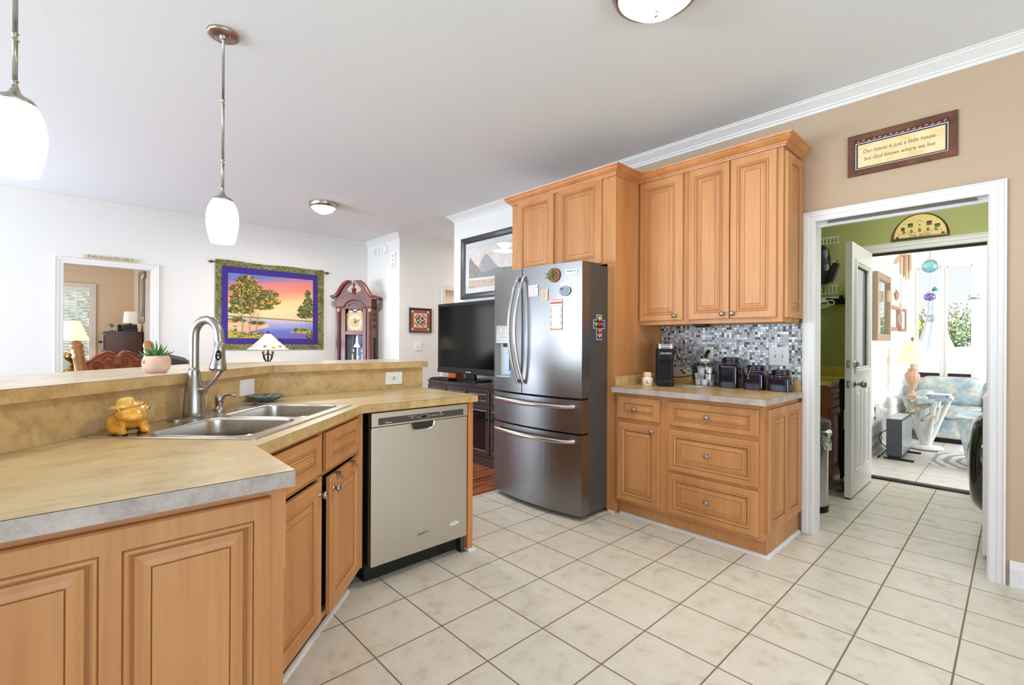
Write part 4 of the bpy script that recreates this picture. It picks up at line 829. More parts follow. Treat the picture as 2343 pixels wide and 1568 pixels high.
b = MB(); b.X = facing((1.599, yf - .0003, .199), (0, -1, 0)); n_ = 28; b.prism([(.031 * math.cos(2 * PI * i / n_), .0105 * math.sin(2 * PI * i / n_)) for i in range(n_)], 0, .0006, 0); text_mb(b, 'AMERICA', .0095, Matrix.Translation((0, .001, .0007)), 1, .0002); build('badge', b, [PAPER, flat('badge_blue', (50, 60, 96), .5)], dwd)
b = MB(); b.box(1.682, 2.222, .004, 1.704, 2.25, .10); b.box(1.668, 2.20, .001, 1.704, 2.25, .005); build('foot_bracket', b, brushed('bracket_steel', (150, 150, 150), .35, (9, 9, 9)), o)
# ------------------------------------------------------------------ sink
O = uv(0, 0); o = thing('sink', 'double bowl stainless drop-in sink in the angled counter corner', 'sink', (*uv(1.865, 1.12), .914), PI / 4)
def L2(u, v): return (u - 1.865, v - 1.12)
ou = [L2(*p) for p in rrect(1.447, .845, 2.283, 1.398, .02)]
b1 = [L2(*p) for p in rrect(1.483, .895, 1.835, 1.235, .055)]; b2 = [L2(*p) for p in rrect(1.872, .895, 2.247, 1.235, .055)]
b = MB(); b.hole_plate(ou, [b1, b2], .0003, .0035, 0)
b.rings([[(x, y, .0035) for x, y in ou], [(x * .993, y * .99, .0058) for x, y in ou], [(x * .982, y * .975, .0035) for x, y in ou]], smooth=True); build('rim', b, SS_S, o, world=False)
for loop, cx in ((b1, (1.483 + 1.835) / 2), (b2, (1.872 + 2.247) / 2)):
    c0 = L2(cx, 1.065); b = MB(); rr = []
    for s_, z in ((1.015, .0036), (1.008, .0058), (.998, .005), (.985, -.002), (.965, -.05), (.945, -.15), (.90, -.176), (.80, -.186), (.12, -.19)): rr.append([(c0[0] + (x - c0[0]) * s_, c0[1] + (y - c0[1]) * s_, z) for x, y in loop])
    b.rings(rr[::1], smooth=True, cap='end'); bw = build('bowl', b, SS_S, o, world=False)
    b = MB(); b.lathe([(.0, -.1885), (.030, -.1885), (.040, -.186), (.042, -.189)], (c0[0], c0[1], 0), 24); build('drain', b, SS_H, bw, world=False)
# faucet
fx, fy = uv(1.867, 1.340); FZ = .9178
o = thing('faucet', 'brushed nickel pull-down faucet arching over the sink', 'faucet', (fx, fy, FZ))
b = MB(); b.X = Matrix.Translation((fx, fy, FZ)) @ Matrix.Rotation(PI / 4, 4, 'Z'); b.hole_plate(rrect(-.125, -.028, .125, .028, .0279, 8), [], 0, .005); build('deck_plate', b, NICKEL, o, bevel=.002)
b = MB(); b.lathe([(.038, .005), (.0395, .008), (.0385, .02), (.0370, .05), (.0335, .09), (.0275, .13), (.0225, .165), (.0205, .186), (.0205, .1875), (.0178, .188), (.0175, .20)], (fx, fy, FZ), 36); build('body', b, NICKEL, o)
dx, dy = .90 * .62, -.43 * .62     # spout direction: towards the bowls, seen almost side on
sd = Vector((.072, -.066, 0)).normalized()
b = MB(); P = [(fx, fy, FZ + .19), (fx, fy, FZ + .25), (fx, fy, FZ + .30)]; Rr = .050
for i in range(1, 15):
    a = PI * i / 14 * .97; P.append((fx + sd.x * Rr * (1 - math.cos(a)), fy + sd.y * Rr * (1 - math.cos(a)), FZ + .322 + Rr * math.sin(a) * 1.35))
P.append((fx + sd.x * (2 * Rr + .003), fy + sd.y * (2 * Rr + .003), FZ + .299)); b.tube(P, .0172, 20); spt = build('spout', b, NICKEL, o)
hx, hy_ = fx + sd.x * (2 * Rr + .004), fy + sd.y * (2 * Rr + .004)
b = MB(); b.X = Matrix.Translation((hx, hy_, FZ + .300)) @ Matrix.Rotation(-.08, 4, Vector((sd.y, -sd.x, 0)))
b.lathe([(.0165, 0), (.0182, -.002), (.0195, -.03), (.0225, -.06), (.0285, -.09), (.0310, -.105), (.0300, -.113), (.024, -.115)][::-1], seg=32); sh = build('spray_head', b, NICKEL, o)
b = MB(); b.X = Matrix.Translation((hx, hy_, FZ + .300)) @ Matrix.Rotation(-.08, 4, Vector((sd.y, -sd.x, 0))); b.lathe([(0, -.1145), (.0245, -.1145), (.0245, -.1155), (0, -.1165)][::-1], seg=24)
fwdv = Vector((-math.sin(yaw), -math.cos(yaw), 0)); lv = (fwdv + Vector((.35, -.3, 0))).normalized(); b.X = b.X @ Matrix.Translation((lv.x * .0220, lv.y * .0220, -.052)) @ facing((0, 0, 0), (lv.x, lv.y, .05)); n_ = 28
b.prism([(.0105 * math.cos(2 * PI * i / n_), .0215 * math.sin(2 * PI * i / n_)) for i in range(n_)], -.003, .0035); build('spray_button', b, BLACK, sh)
b = MB(); b.X = Matrix.Translation((hx, hy_, FZ + .300)) @ Matrix.Rotation(-.08, 4, Vector((sd.y, -sd.x, 0))) @ Matrix.Translation((lv.x * .0220, lv.y * .0220, -.052)) @ facing((0, 0, 0), (lv.x, lv.y, .05))
for i in range(4): b.box(-.0055 + i * .003, .006, .0036, -.0037 + i * .003, .0075, .0042); b.box(-.0055 + i * .003, .002, .0036, -.0037 + i * .003, .0035, .0042)
b.box(-.002, -.012, .0036, .003, -.004, .0042); build('button_marks', b, PAPER, sh)
lvv = rt * .9 + Vector((0, 0, 0)); lvv.normalize()
b = MB(); hb = Vector((fx, fy, FZ + .105)); b.cyl(hb + lvv * .015, hb + lvv * .046, .017, 24); b.tube([hb + lvv * .040 + Vector((0, 0, .0)), hb + lvv * .055 + Vector((0, 0, .012)), hb + lvv * .085 + Vector((0, 0, .045)), hb + lvv * .108 + Vector((0, 0, .078))], [.012, .0085, .0065, .0085], 14); build('lever', b, NICKEL, o)
sx_, sy_ = uv(2.008, 1.330)
o = thing('soap_dispenser', 'small nickel soap pump beside the faucet', 'soap dispenser', (sx_, sy_, FZ)); b = MB(); b.lathe([(.023, 0), (.0235, .006), (.019, .016), (.015, .020), (.0135, .026)], (sx_, sy_, FZ), 28); b.lathe([(.013, .026), (.0165, .030), (.0165, .060), (.014, .068), (.006, .070), (0, .0705)], (sx_, sy_, FZ), 28); build('body', b, NICKEL, o)
b = MB(); q = Vector((sx_, sy_, FZ)); sr = (rt * .95 + fw * -.1).normalized(); b.tube([q + sr * .012 + Vector((0, 0, .045)), q + sr * .026 + Vector((0, 0, .066)), q + sr * .05 + Vector((0, 0, .074)), q + sr * .075 + Vector((0, 0, .066))], [.0045, .0045, .0042, .004], 10); build('nozzle', b, NICKEL, o)
# outlets on the splash
def plate_outlet(F, label, horizontal=False, usb=False):
    b = MB(); b.X = F; w_, h_ = (.060, .040); b.prism(rrect(-w_, -h_, w_, h_, .003, 3), 0, .006)
    if horizontal:
        b.box(-.034, -.015, .006, .034, .015, .0072, 0)
        for s_ in (-1, 1): b.box(s_ * .024 - .005, .004, .0072, s_ * .024 - .0035, .010, .0076, 1); b.box(s_ * .024 + .0035, .004, .0072, s_ * .024 + .005, .010, .0076, 1); b.box(s_ * .024 - .002, -.006, .0072, s_ * .024 + .002, -.002, .0076, 1)
        for z in (-.006, .006): b.box(-.007, z - .003, .0072, .007, z + .003, .0077, 1)
    else:
        b.box(-.012, -.016, .006, .012, .016, .0066, 0); b.box(-.0035, -.009, .0066, .0035, .009, .012, 0)
        for z in (-.045, .045): b.box(z - .002, -.002, .006, z + .002, .002, .0066, 1)
    return solo('wall_outlet' if horizontal else 'wall_switch', b, [WPLAS, flat('socket_slot', (90, 88, 86), .5)], label, 'outlet' if horizontal else 'switch', bevel=.0006)
pu = uv(1.0, 1.4165)
xo, yo = .6585, .6585 + 2.0
b = plate_outlet(facing((xo + .0003, yo - .0003, .990), (1, -1, 0)), 'white wall switch plate on the angled splash behind the soap pump')
plate_outlet(facing((1.566, 2.8083, .984), (0, -1, 0)), 'white horizontal outlet with usb ports on the straight splash', True)
# pottery dish
dx_, dy_ = .742, 2.615
b = MB(); b.lathe([(.030, 0), (.034, .004), (.060, .014), (.082, .030), (.084, .033), (.080, .034), (.058, .021), (.030, .011), (0, .010)], (dx_, dy_, CZ), 36)
o = thing('soap_dish', 'shallow blue green pottery dish behind the sink', 'dish', (dx_, dy_, CZ)); build('body', b, batik('pottery_glaze', [(52, 74, 84), (96, 124, 130), (150, 160, 140)], 30, .2), o)
b = MB()
for i in range(7): a = i * 2 * PI / 7; b.tube([(dx_ + .01 * math.cos(a), dy_ + .01 * math.sin(a), CZ + .014), (dx_ + .035 * math.cos(a + .4), dy_ + .035 * math.sin(a + .4), CZ + .018), (dx_ + .06 * math.cos(a), dy_ + .06 * math.sin(a), CZ + .030)], .0035, 6)
build('fish_relief', b, flat('relief_sage', (168, 172, 140), .3), o)
# ------------------------------------------------------------------ toad, plant, pendants
def blob(parts, name, mat, parent, vox=.006, sub=1):
    """metaball-like merge: ellipsoids remeshed into one smooth surface; parts = (centre, radii, rotation z)"""
    b = MB()
    for c, r, *rot in parts:
        keep = b.X; b.X = keep @ Matrix.Translation(c) @ Matrix.Rotation(rot[0] if rot else 0, 4, 'Z') @ (Matrix.Rotation(rot[1], 4, 'Y') if len(rot) > 1 else Matrix.Identity(4))
        b.X = b.X @ Matrix.Diagonal((r[0], r[1], r[2], 1)); b.ball((0, 0, 0), 1, 20); b.X = keep
    o = build(name, b, mat, parent); md = o.modifiers.new('remesh', 'REMESH'); md.mode = 'VOXEL'; md.voxel_size = vox; md.use_smooth_shade = True
    ms = o.modifiers.new('smooth', 'SMOOTH'); ms.factor = .6; ms.iterations = 3 * sub; return o
TD = flat('toad_glaze', (222, 158, 52), .22, var=.3, vscale=26, coat=.6)
tx, ty = .150, 2.010
o = thing('toad_figurine', 'yellow glazed toad figurine wearing a straw hat at the sink corner', 'figurine', (tx, ty, .9185))
Rt, Fd = rt.copy(), -fw.copy()                    # right and towards-viewer directions in plan
hd = (Rt * .82 + Fd * .57).normalized(); ang = math.atan2(hd.y, hd.x); sd2 = Vector((-hd.y, hd.x, 0))
def tp(f, s_, z): return tuple(Vector((tx, ty, .9185)) + hd * f + sd2 * s_ + Vector((0, 0, z * .86)))
parts = [(tp(-.006, 0, .052), (.050, .050, .036), ang), (tp(.022, 0, .072), (.042, .044, .034), ang), (tp(.050, 0, .064), (.022, .036, .014), ang)]
for s_ in (-1, 1):
    parts += [(tp(-.020, s_ * .036, .034), (.034, .022, .030), ang), (tp(.012, s_ * .040, .014), (.030, .014, .011), ang - s_ * .3), (tp(.034, s_ * .026, .032), (.011, .010, .026), ang), (tp(.044, s_ * .030, .010), (.018, .014, .008), ang), (tp(.022, s_ * .034, .092), (.012, .012, .012), ang)]
body = blob(parts, 'body', TD, o, .0035)
b = MB(); b.X = Matrix.Translation(tp(.004, -.010, .107)) @ Matrix.Rotation(ang, 4, 'Z') @ Matrix.Rotation(.05, 4, 'Y') @ Matrix.Rotation(.16, 4, 'X') @ Matrix.Scale(.74, 4)
b.lathe([(.034, -.003), (.052, -.006), (.062, -.002), (.063, .001), (.052, -.001), (.034, .006), (.032, .018), (.026, .028), (.014, .033), (0, .034)], seg=36); build('hat', b, flat('toad_hat', (226, 176, 78), .3, var=.25, vscale=30, coat=.5), o)
for s_ in (-1, 1):
    b = MB(); b.ball(tp(.035, s_ * .040, .092), .0052, 12); e_ = build('eye', b, flat('eye_white', (240, 220, 170), .2), o)
    b = MB(); b.ball(tp(.039, s_ * .0425, .092), .0030, 10); build('pupil', b, BLACK, e_)
b = MB(); b.X = Matrix.Translation(tp(.0, 0, 0)) @ Matrix.Rotation(ang, 4, 'Z'); b.box(-.02, -.012, .0003, .03, .012, .012); build('base', b, flat('toad_base', (150, 128, 84), .5), o)
# potted succulent on the bar
px_, py_, pz_ = .236, 2.372, BZ
px_, py_ = px_ + .03, py_ + .033
o = thing('potted_succulent', 'spiky green succulent in a round pale pink clay pot on the bar', 'potted plant', (px_, py_, pz_))
b = MB(); b.lathe([(.031, 0), (.036, .003), (.046, .020), (.0490, .036), (.0475, .054), (.042, .067), (.040, .070), (.037, .068), (.037, .058), (0, .057)], (px_, py_, pz_), 40)
pot = build('pot', b, flat('pink_clay', (222, 186, 166), .75, var=.12, vscale=30, bump=.15, bscale=80), o)
vd = (Fd * .93 + Rt * -.36).normalized(); b = MB(); b.ball((px_ + vd.x * .046, py_ + vd.y * .046, pz_ + .046), .008, 12); build('nose', b, flat('clay_nose', (206, 150, 126), .75), pot)
b = MB(); b.lathe([(0, .060), (.0365, .060)], (px_, py_, pz_), 24); build('soil', b, flat('soil_brown', (70, 54, 40), .9), pot)
b = MB(); rnd = random.Random(5)
for i in range(22):
    a = i * 2.399; ln = .034 + .028 * rnd.random() + (.0 if i < 8 else .016); el = rnd.uniform(.25, 1.3) if i > 7 else rnd.uniform(.9, 1.4)
    d_ = Vector((math.cos(a) * math.cos(el), math.sin(a) * math.cos(el), math.sin(el))); p0 = Vector((px_, py_, pz_ + .060)) + Vector((d_.x, d_.y, 0)) * .009
    P = [p0, p0 + d_ * ln * .4 + Vector((0, 0, .002)), p0 + d_ * ln * .8 + Vector((0, 0, .001)), p0 + d_ * ln + Vector((0, 0, .006))]
    b.tube(P, [.005, .0068, .004, .0004], 8, flat_=.5)
build('leaves', b, batik('succulent_leaf', [(30, 78, 34), (70, 130, 54), (120, 168, 90)], 60, .45), o)

BRUSH = brushed('pendant_nickel', (176, 168, 156), .3, (4, 4, 60))
SHADE = glow('alabaster_shade', (255, 247, 230), 3.2, (176, 140, 96))
def pendant(x, y, label):
    o = thing('pendant_light', label, 'pendant lamp', (x, y, ZC)); b = MB()
    b.lathe([(.0, -.018), (.066, -.018), (.071, -.014), (.072, -.006), (.072, 0)], (x, y, ZC), 40); b.lathe([(.0, -.034), (.012, -.034), (.016, -.026), (.018, -.017)], (x, y, ZC), 24)
    for s_ in (-1, 1): b.ball((x + s_ * .035 * rt.x, y + s_ * .035 * rt.y, ZC - .0185), .004, 8)
    build('canopy', b, BRUSH, o)
    b = MB(); zs = [ZC - .034, 2.445, 2.415, 2.142, 2.112, 1.995]
    def kn(z): return [(.0062, z + .012), (.0095, z + .011), (.0095, z + .009), (.0065, z + .006), (.0050, z), (.0065, z - .006), (.0095, z - .009), (.0095, z - .011), (.0062, z - .012)]
    pr = [(.0062, 0)]
    for z in (2.43, 2.127, 1.985): pr += kn(z - ZC)
    pr = [(.0062, -.03), (.0095, -.036), (.0095, -.040), (.0062, -.043)] + pr[1:]; pr = pr[::-1]; pr = [(.0062, 1.955 - ZC)] + pr
    b.lathe(pr, (x, y, ZC), 20); build('rod', b, BRUSH, o)
    b = MB(); b.lathe([(.044, 1.928), (.047, 1.930), (.047, 1.936), (.040, 1.944), (.024, 1.952), (.014, 1.962), (.009, 1.975), (.007, 1.985)], (x, y, 0), 36); build('socket_cap', b, BRUSH, o)
    b = MB(); b.lathe([(.052, 1.718), (.058, 1.735), (.067, 1.775), (.0725, 1.820), (.071, 1.860), (.064, 1.895), (.053, 1.920), (.044, 1.931)][::1], (x, y, 0), 40); b.f.pop(); b.mi.pop(); b.sm.pop(); b.f.pop(); b.mi.pop(); b.sm.pop()
    build('lamp_shade', b, SHADE, o)
    point('pendant_glow', (x, y, 1.66), 4, (1, .86, .68), .025)
pendant(.570, 2.752, 'slim alabaster glass pendant hanging over the bend of the bar')
pendant(-.117, 2.053, 'nearer pendant light cut off by the left edge of the photo')
def flush(x, y, R_, label, power):
    o = thing('ceiling_light', label, 'ceiling light', (x, y, ZC)); b = MB(); b.lathe([(R_ * .86, -.050), (R_ * .94, -.046), (R_ * .97, -.030), (R_, -.022), (R_, 0)], (x, y, ZC), 44); build('ring', b, BRUSH, o)
    b = MB(); b.lathe([(0, -.120), (R_ * .25, -.114), (R_ * .6, -.088), (R_ * .84, -.052), (R_ * .86, -.045)], (x, y, ZC), 44); build('bowl', b, glow('flush_bowl', (255, 240, 214), power), o)
    b = MB(); b.lathe([(0, -.142), (.006, -.138), (.009, -.130), (.004, -.126), (.014, -.120), (.014, -.117)], (x, y, ZC), 20); build('finial', b, BRUSH, o)
flush(2.10, 5.36, .152, 'small flush ceiling light with nickel ring in the living room', 5)
flush(1.86, 1.08, .19, 'flush ceiling light just inside the top edge over the kitchen', 6)

# ------------------------------------------------------------------ living room
# broom sign over the bedroom door
b = MB(); F = facing((.359, 7.028, 2.150), (0, -1, 0)); b.X = F; b.prism(rrect(-.229, -.021, .229, .021, .002, 2), 0, .012); text_mb(b, 'If the broom fits, ride it', .038, Matrix.Translation((0, .002, .012)), 1, .0005, sx=1.06, spacing=1.02)
solo('broom_sign', b, [flat('sign_tan', (206, 192, 162), .8), INK], 'long narrow sign reading If the broom fits, ride it above the bedroom doorway', 'sign')
# landscape quilt
QX0, QX1, QZ0, QZ1, QY = 1.378, 2.762, 1.112, 2.275, 7.02
o = thing('landscape_quilt', 'quilted wall hanging of trees beside a lake at sunset', 'wall hanging', ((QX0 + QX1) / 2, QY, QZ0))
BORD = batik('batik_border', [(30, 30, 28), (60, 58, 36), (140, 136, 52), (70, 74, 36), (150, 144, 84), (90, 76, 78), (128, 128, 96), (44, 46, 34)], 6, .9, .6)
PURP = batik('purple_batik', [(46, 34, 110), (62, 46, 134), (54, 40, 122)], 10)
def wavy(x0, x1, z0, z1, y, m, mb, amp=.006, nx=24):
    xs = [x0 + (x1 - x0) * i / nx for i in range(nx + 1)]
    top = [(x, z1 + amp * math.sin(9 * (x - x0)) - amp * 1.2 * math.sin(PI * (x - x0) / (x1 - x0))) for x in xs]; mb.slab([(x0, z0), (x1, z0)] + top[::-1], y, y + .006, m)
b = MB(); wavy(QX0, QX1, QZ0, QZ1, QY, 0, b); build('batik_border', b, BORD, o)
b = MB(); b.slab([(1.447, 1.188), (2.680, 1.182), (2.668, 2.190), (1.447, 2.198)], QY - .004, QY); build('purple_border', b, PURP, o)
qx0, qx1, qz0, qz1 = 1.520, 2.602, 1.260, 2.112
SKY = zgrad('sunset_sky', [(0, (240, 200, 160)), (.12, (238, 208, 150)), (.35, (236, 200, 140)), (.6, (228, 140, 116)), (.8, (214, 130, 128)), (1, (112, 118, 178))], 1.55 - QZ0, 2.11 - QZ0, xk=-.24)
b = MB(); b.slab([(qx0, 1.545), (qx1, 1.515), (qx1, qz1), (qx0, qz1)], QY - .007, QY - .004)
panel_ = build('sky_panel', b, SKY, o)
WTR = zgrad('quilt_water', [(0, (120, 96, 176)), (.3, (96, 108, 190)), (.6, (140, 150, 206)), (1, (206, 186, 190))], 1.26 - QZ0, 1.53 - QZ0)
b = MB(); b.slab([(qx0, qz0), (qx1, qz0), (qx1, 1.513), (qx0, 1.543)], QY - .0068, QY - .004); build('water_panel', b, WTR, o)
b = MB(); b.slab([(qx0, 1.36), (1.75, 1.34), (2.02, 1.42), (2.0, 1.455), (1.8, 1.49), (qx0, 1.50)], QY - .0075, QY - .006, 0)
b.slab([(qx0, 1.262), (2.0, 1.262), (1.9, 1.31), (1.78, 1.33), (1.6, 1.345), (qx0, 1.36)], QY - .0085, QY - .006, 1)
b.slab([(qx0, 1.545), (1.98, 1.527), (qx1, 1.507), (qx1, 1.520), (2.1, 1.537), (qx0, 1.556)], QY - .0085, QY - .006, 2)
b.slab([(2.29, 1.34), (2.46, 1.335), (2.6, 1.33), (2.6, 1.37), (2.45, 1.375), (2.33, 1.36)], QY - .009, QY - .006, 1)
build('shore', b, [flat('peach_water', (238, 184, 152), .85), batik('shore_green', [(70, 92, 36), (150, 160, 60), (214, 180, 80), (176, 84, 50)], 40), flat('far_shore', (120, 120, 60), .9)], o)
LEAF = [flat('leaf_olive', (92, 92, 38), .9), flat('leaf_dark', (62, 70, 34), .9), flat('leaf_orange', (232, 160, 70), .9), flat('leaf_sage', (122, 130, 78), .9), flat('leaf_yellow', (216, 200, 84), .9)]
rq = random.Random(11)
def leafblob(mb, x, z, s_, m, y=QY - .011):
    n = 9; a0 = rq.random() * 6; pts = [(min(max(x + s_ * (1.3 if i % 2 else .7) * rq.uniform(.7, 1.2) * math.cos(a0 + 2 * PI * i / n), qx0), qx1), z + .6 * s_ * (1.25 if i % 2 else .7) * math.sin(a0 + 2 * PI * i / n)) for i in range(n)]
    mb.slab(pts, y - rq.random() * .002, y + .004, m)
def tree(name, trunks, clusters, count, mix, lab=None):
    b = MB()
    for P in trunks: b.tube([(x, QY - .012, z) for x, z, r in P], [r * 1.5 for x, z, r in P], 6, 0, flat_=.3)
    t_ = build(name, b, [flat('trunk_sage', (150, 146, 110), .9)], o)
    b = MB()
    for cx, cz, rx, rz in clusters:
        for i in range(int(count * 2.0 * rx * rz * 1000)):
            a = rq.random() * 2 * PI; r = rq.random() ** .55; leafblob(b, cx + rx * r * math.cos(a), cz + rz * r * math.sin(a), rq.uniform(.009, .020), rq.choices(range(5), mix)[0])
    build('foliage', b, LEAF, t_)
tree('left_trees', [[(1.682, 1.30, .014), (1.688, 1.50, .012), (1.672, 1.75, .010), (1.70, 1.95, .006)], [(1.770, 1.30, .014), (1.775, 1.50, .013), (1.80, 1.72, .010), (1.79, 1.90, .006)], [(1.845, 1.30, .013), (1.862, 1.48, .010), (1.875, 1.60, .008)], [(1.67, 1.55, .006), (1.61, 1.62, .005), (1.56, 1.68, .003)], [(1.69, 1.68, .006), (1.63, 1.76, .004)], [(1.81, 1.55, .006), (1.85, 1.65, .004)]],
     [(1.74, 2.02, .12, .07), (1.62, 1.90, .09, .05), (1.80, 1.86, .17, .06), (2.0, 1.86, .13, .06), (1.64, 1.74, .11, .06), (1.88, 1.74, .20, .06), (2.08, 1.77, .08, .04), (1.60, 1.63, .08, .04), (1.74, 1.62, .08, .03), (1.95, 1.68, .12, .03), (1.74, 1.94, .19, .05), (1.74, 1.80, .20, .06), (1.70, 1.68, .15, .05), (1.62, 1.50, .11, .03), (1.86, 1.47, .10, .025)], 14, (9, 6, 3, 5, 1))
tree('right_trees', [[(2.50, 1.38, .005), (2.505, 1.55, .004), (2.51, 1.85, .003)], [(2.55, 1.38, .004), (2.56, 1.6, .003)], [(2.435, 1.40, .003), (2.44, 1.47, .003)], [(2.35, 1.39, .002), (2.36, 1.46, .002)]],
     [(2.53, 1.90, .035, .06), (2.53, 1.78, .06, .06), (2.48, 1.68, .09, .06), (2.50, 1.60, .11, .05), (2.57, 1.72, .03, .12), (2.56, 1.31, .05, .04), (2.43, 1.385, .10, .02)], 13, (8, 5, 0, 5, 1))
b = MB(); rq2 = random.Random(3)
for x0, x1, z0, z1, n_ in ((1.53, 1.62, 1.30, 1.42, 26), (1.6, 2.0, 1.27, 1.34, 60), (1.75, 1.95, 1.30, 1.35, 20), (2.30, 2.6, 1.345, 1.37, 20)):
    for i in range(n_): leafblob(b, rq2.uniform(x0, x1), rq2.uniform(z0, z1), .012, rq2.choice((0, 1, 3, 4, 2)))
build('shore_plants', b, LEAF, o)
b = MB(); b.cyl((1.345, QY + .0125, 2.238), (2.800, QY + .0125, 2.238), .006, 10)
for x, s_ in ((1.335, -1), (2.808, 1)): b.X = Matrix.Translation((x, QY + .001, 2.238)) @ Matrix.Rotation(PI / 2 * s_, 4, 'Y'); b.lathe([(.008, -.02), (.012, -.016), (.018, 0), (.014, .018), (.006, .032), (0, .036)], seg=16); b.X = Matrix.Identity(4)
build('hanging_rod', b, wood('rod_cherry', (84, 44, 30), (120, 66, 44)), o)

# grandfather clock, across the corner; local x right, y into the clock, front face at y=0
CL = thing('grandfather_clock', 'cherry grandfather clock with swan neck top standing in the corner', 'clock', (3.05, 6.63, 0), -PI / 4)
CH_ = wood('clock_cherry', (80, 32, 20), (126, 56, 34), .3, (4, 4, .6), coat=.4); GOLD = flat('dial_gold', (196, 168, 106), .55, .0, var=.15, vscale=60); 
b = MB()
b.box(-.30, -.02, 0, .28, .30, .10); b.box(-.285, -.005, .10, .265, .29, .42); b.box(-.27, .0, .42, -.205, .27, 1.72)
X0, X1 = -.262, .255
b.box(X0, .02, .42, -.185, .26, 1.71); b.box(.175, .02, .42, X1, .26, 1.71); b.box(-.185, .24, .42, .175, .26, 1.71); b.box(-.185, .02, .42, .175, .26, .48); b.box(-.185, .02, 1.318, .175, .04, 1.362)
b.box(X0, .0, 1.71, X1, .26, 1.74)
build('case', b, CH_, CL, world=False, bevel=.004)
b = MB()   # hood front with arch opening
arch = [(.108 * math.cos(a), 1.70 + .085 * math.sin(a)) for a in [PI * i / 14 for i in range(15)]]
outer = [(X1, 1.72), (X1, 1.83)] + [(x, 1.83 + .10 * math.cos(min(1, abs(x) / .25) * PI / 2) ** 1.4) for x in [.24 - .04 * i for i in range(13)]] + [(X0, 1.83), (X0, 1.72)]
b.slab([(.108, 1.70)] + [(X1, 1.70), (X1, 1.835), (.19, 1.86), (.12, 1.91), (.06, 1.945), (0.0, 1.93)] + [(0, 1.785)] + [(.108 * math.cos(a), 1.70 + .085 * math.sin(a)) for a in [PI / 2 - PI / 2 * i / 8 for i in range(1, 9)]], 0.0, .02)
b.slab([(-.108, 1.70), (X0, 1.70), (X0, 1.835), (-.19, 1.86), (-.12, 1.91), (-.06, 1.945), (0.0, 1.93), (0, 1.785)] + [(-.108 * math.cos(a), 1.70 + .085 * math.sin(a)) for a in [PI / 2 - PI / 2 * i / 8 for i in range(1, 9)]], 0.0, .02)
b.box(X0, .02, 1.70, X1, .26, 1.85)
# arch moulding
P = [(X0, -.008, 1.722), (-.185, -.008, 1.722), (-.165, -.008, 1.735)] + [(.150 * math.cos(a), -.008, 1.70 + .130 * math.sin(a)) for a in [PI - .25 - (PI - .5) * i / 14 for i in range(15)]] + [(.165, -.008, 1.735), (.185, -.008, 1.722), (X1, -.008, 1.722)]
b.tube(P, .011, 8)
build('hood', b, CH_, CL, world=False, bevel=.002)
b = MB(); b.box(-.180, -.004, .48, -.124, .018, 1.70); b.box(.126, -.004, .48, .180, .018, 1.70); b.box(-.124, -.004, 1.325, .126, .018, 1.378); b.box(-.124, -.004, .48, .126, .018, .53); build('door', b, CH_, CL, world=False, bevel=.004)
for s_ in (-1, 1):
    b = MB(); P = [(.335, 1.885), (.29, 1.880), (.255, 1.895), (.22, 1.945), (.185, 2.01), (.145, 2.065), (.095, 2.098), (.045, 2.105), (.020, 2.092)]
    b.tube([(s_ * x, -.022 + (.0 if i else 0), z) for i, (x, z) in enumerate(P)], [.012, .020, .026, .026, .025, .024, .020, .014, .006], 12, flat_=1.1)
    inner = [(.02, 1.94), (.06, 1.945), (.10, 1.965), (.105, 2.00), (.075, 2.03), (.040, 2.06), (.035, 2.09), (.075, 2.095), (.12, 2.07), (.18, 2.00), (.22, 1.93), (.255, 1.88), (.255, 1.835), (.19, 1.85), (.12, 1.90), (.02, 1.93)]
    b.slab([(s_ * x, z) for x, z in inner], -.006, .016)
    b.tube([(s_ * .335, -.03, 1.883), (s_ * .335, .25, 1.883)], .012, 8); b.box(*(sorted((s_ * .255, s_ * .33))[0], -.02, 1.845, sorted((s_ * .255, s_ * .33))[1], .26, 1.893)) 
    build('swan_neck', b, CH_, CL, world=False)
b = MB(); b.lathe([(.012, 1.92), (.022, 1.93), (.030, 1.985), (.040, 1.992), (.030, 2.0), (.014, 2.01), (.010, 2.022), (.024, 2.045), (.022, 2.065), (.010, 2.085), (.005, 2.105), (.008, 2.11), (.008, 2.118), (0, 2.125)], (0, -.005, 0), 20); b.slab([(-.030, 1.985), (.030, 1.985), (.014, 1.90), (-.014, 1.90)], -.014, .01); build('finial', b, CH_, CL, world=False)
for x in (-.225, .232):
    b = MB(); b.cyl((x, 0, .50), (x, 0, 1.655), .0165, 20); b.cyl((x, 0, 1.648), (x, 0, 1.66), .022)
    for a in range(6): b.cyl((x + .0165 * math.cos(a * PI / 6 + PI), .0165 * math.sin(a * PI / 6 + PI), .52), (x + .0165 * math.cos(a * PI / 6 + PI), .0165 * math.sin(a * PI / 6 + PI), 1.64), .0022, 6)
    c_ = build('column', b, CH_, CL, world=False); b = MB(); b.lathe([(.016, 1.652), (.020, 1.66), (.018, 1.68), (.026, 1.698), (.028, 1.706)], (x, 0, 0), 20); b.lathe([(.020, .47), (.016, .50)], (x, 0, 0), 20); build('capital', b, GOLD, c_, world=False)
b = MB(); b.box(-.122, .045, 1.380, .122, .050, 1.640); b.slab([(.105 * math.cos(a), 1.635 + .125 * math.sin(a)) for a in [PI * i / 20 for i in range(21)]], .046, .050); dial = build('dial', b, GOLD, CL, world=False)
b = MB(); n_ = 40
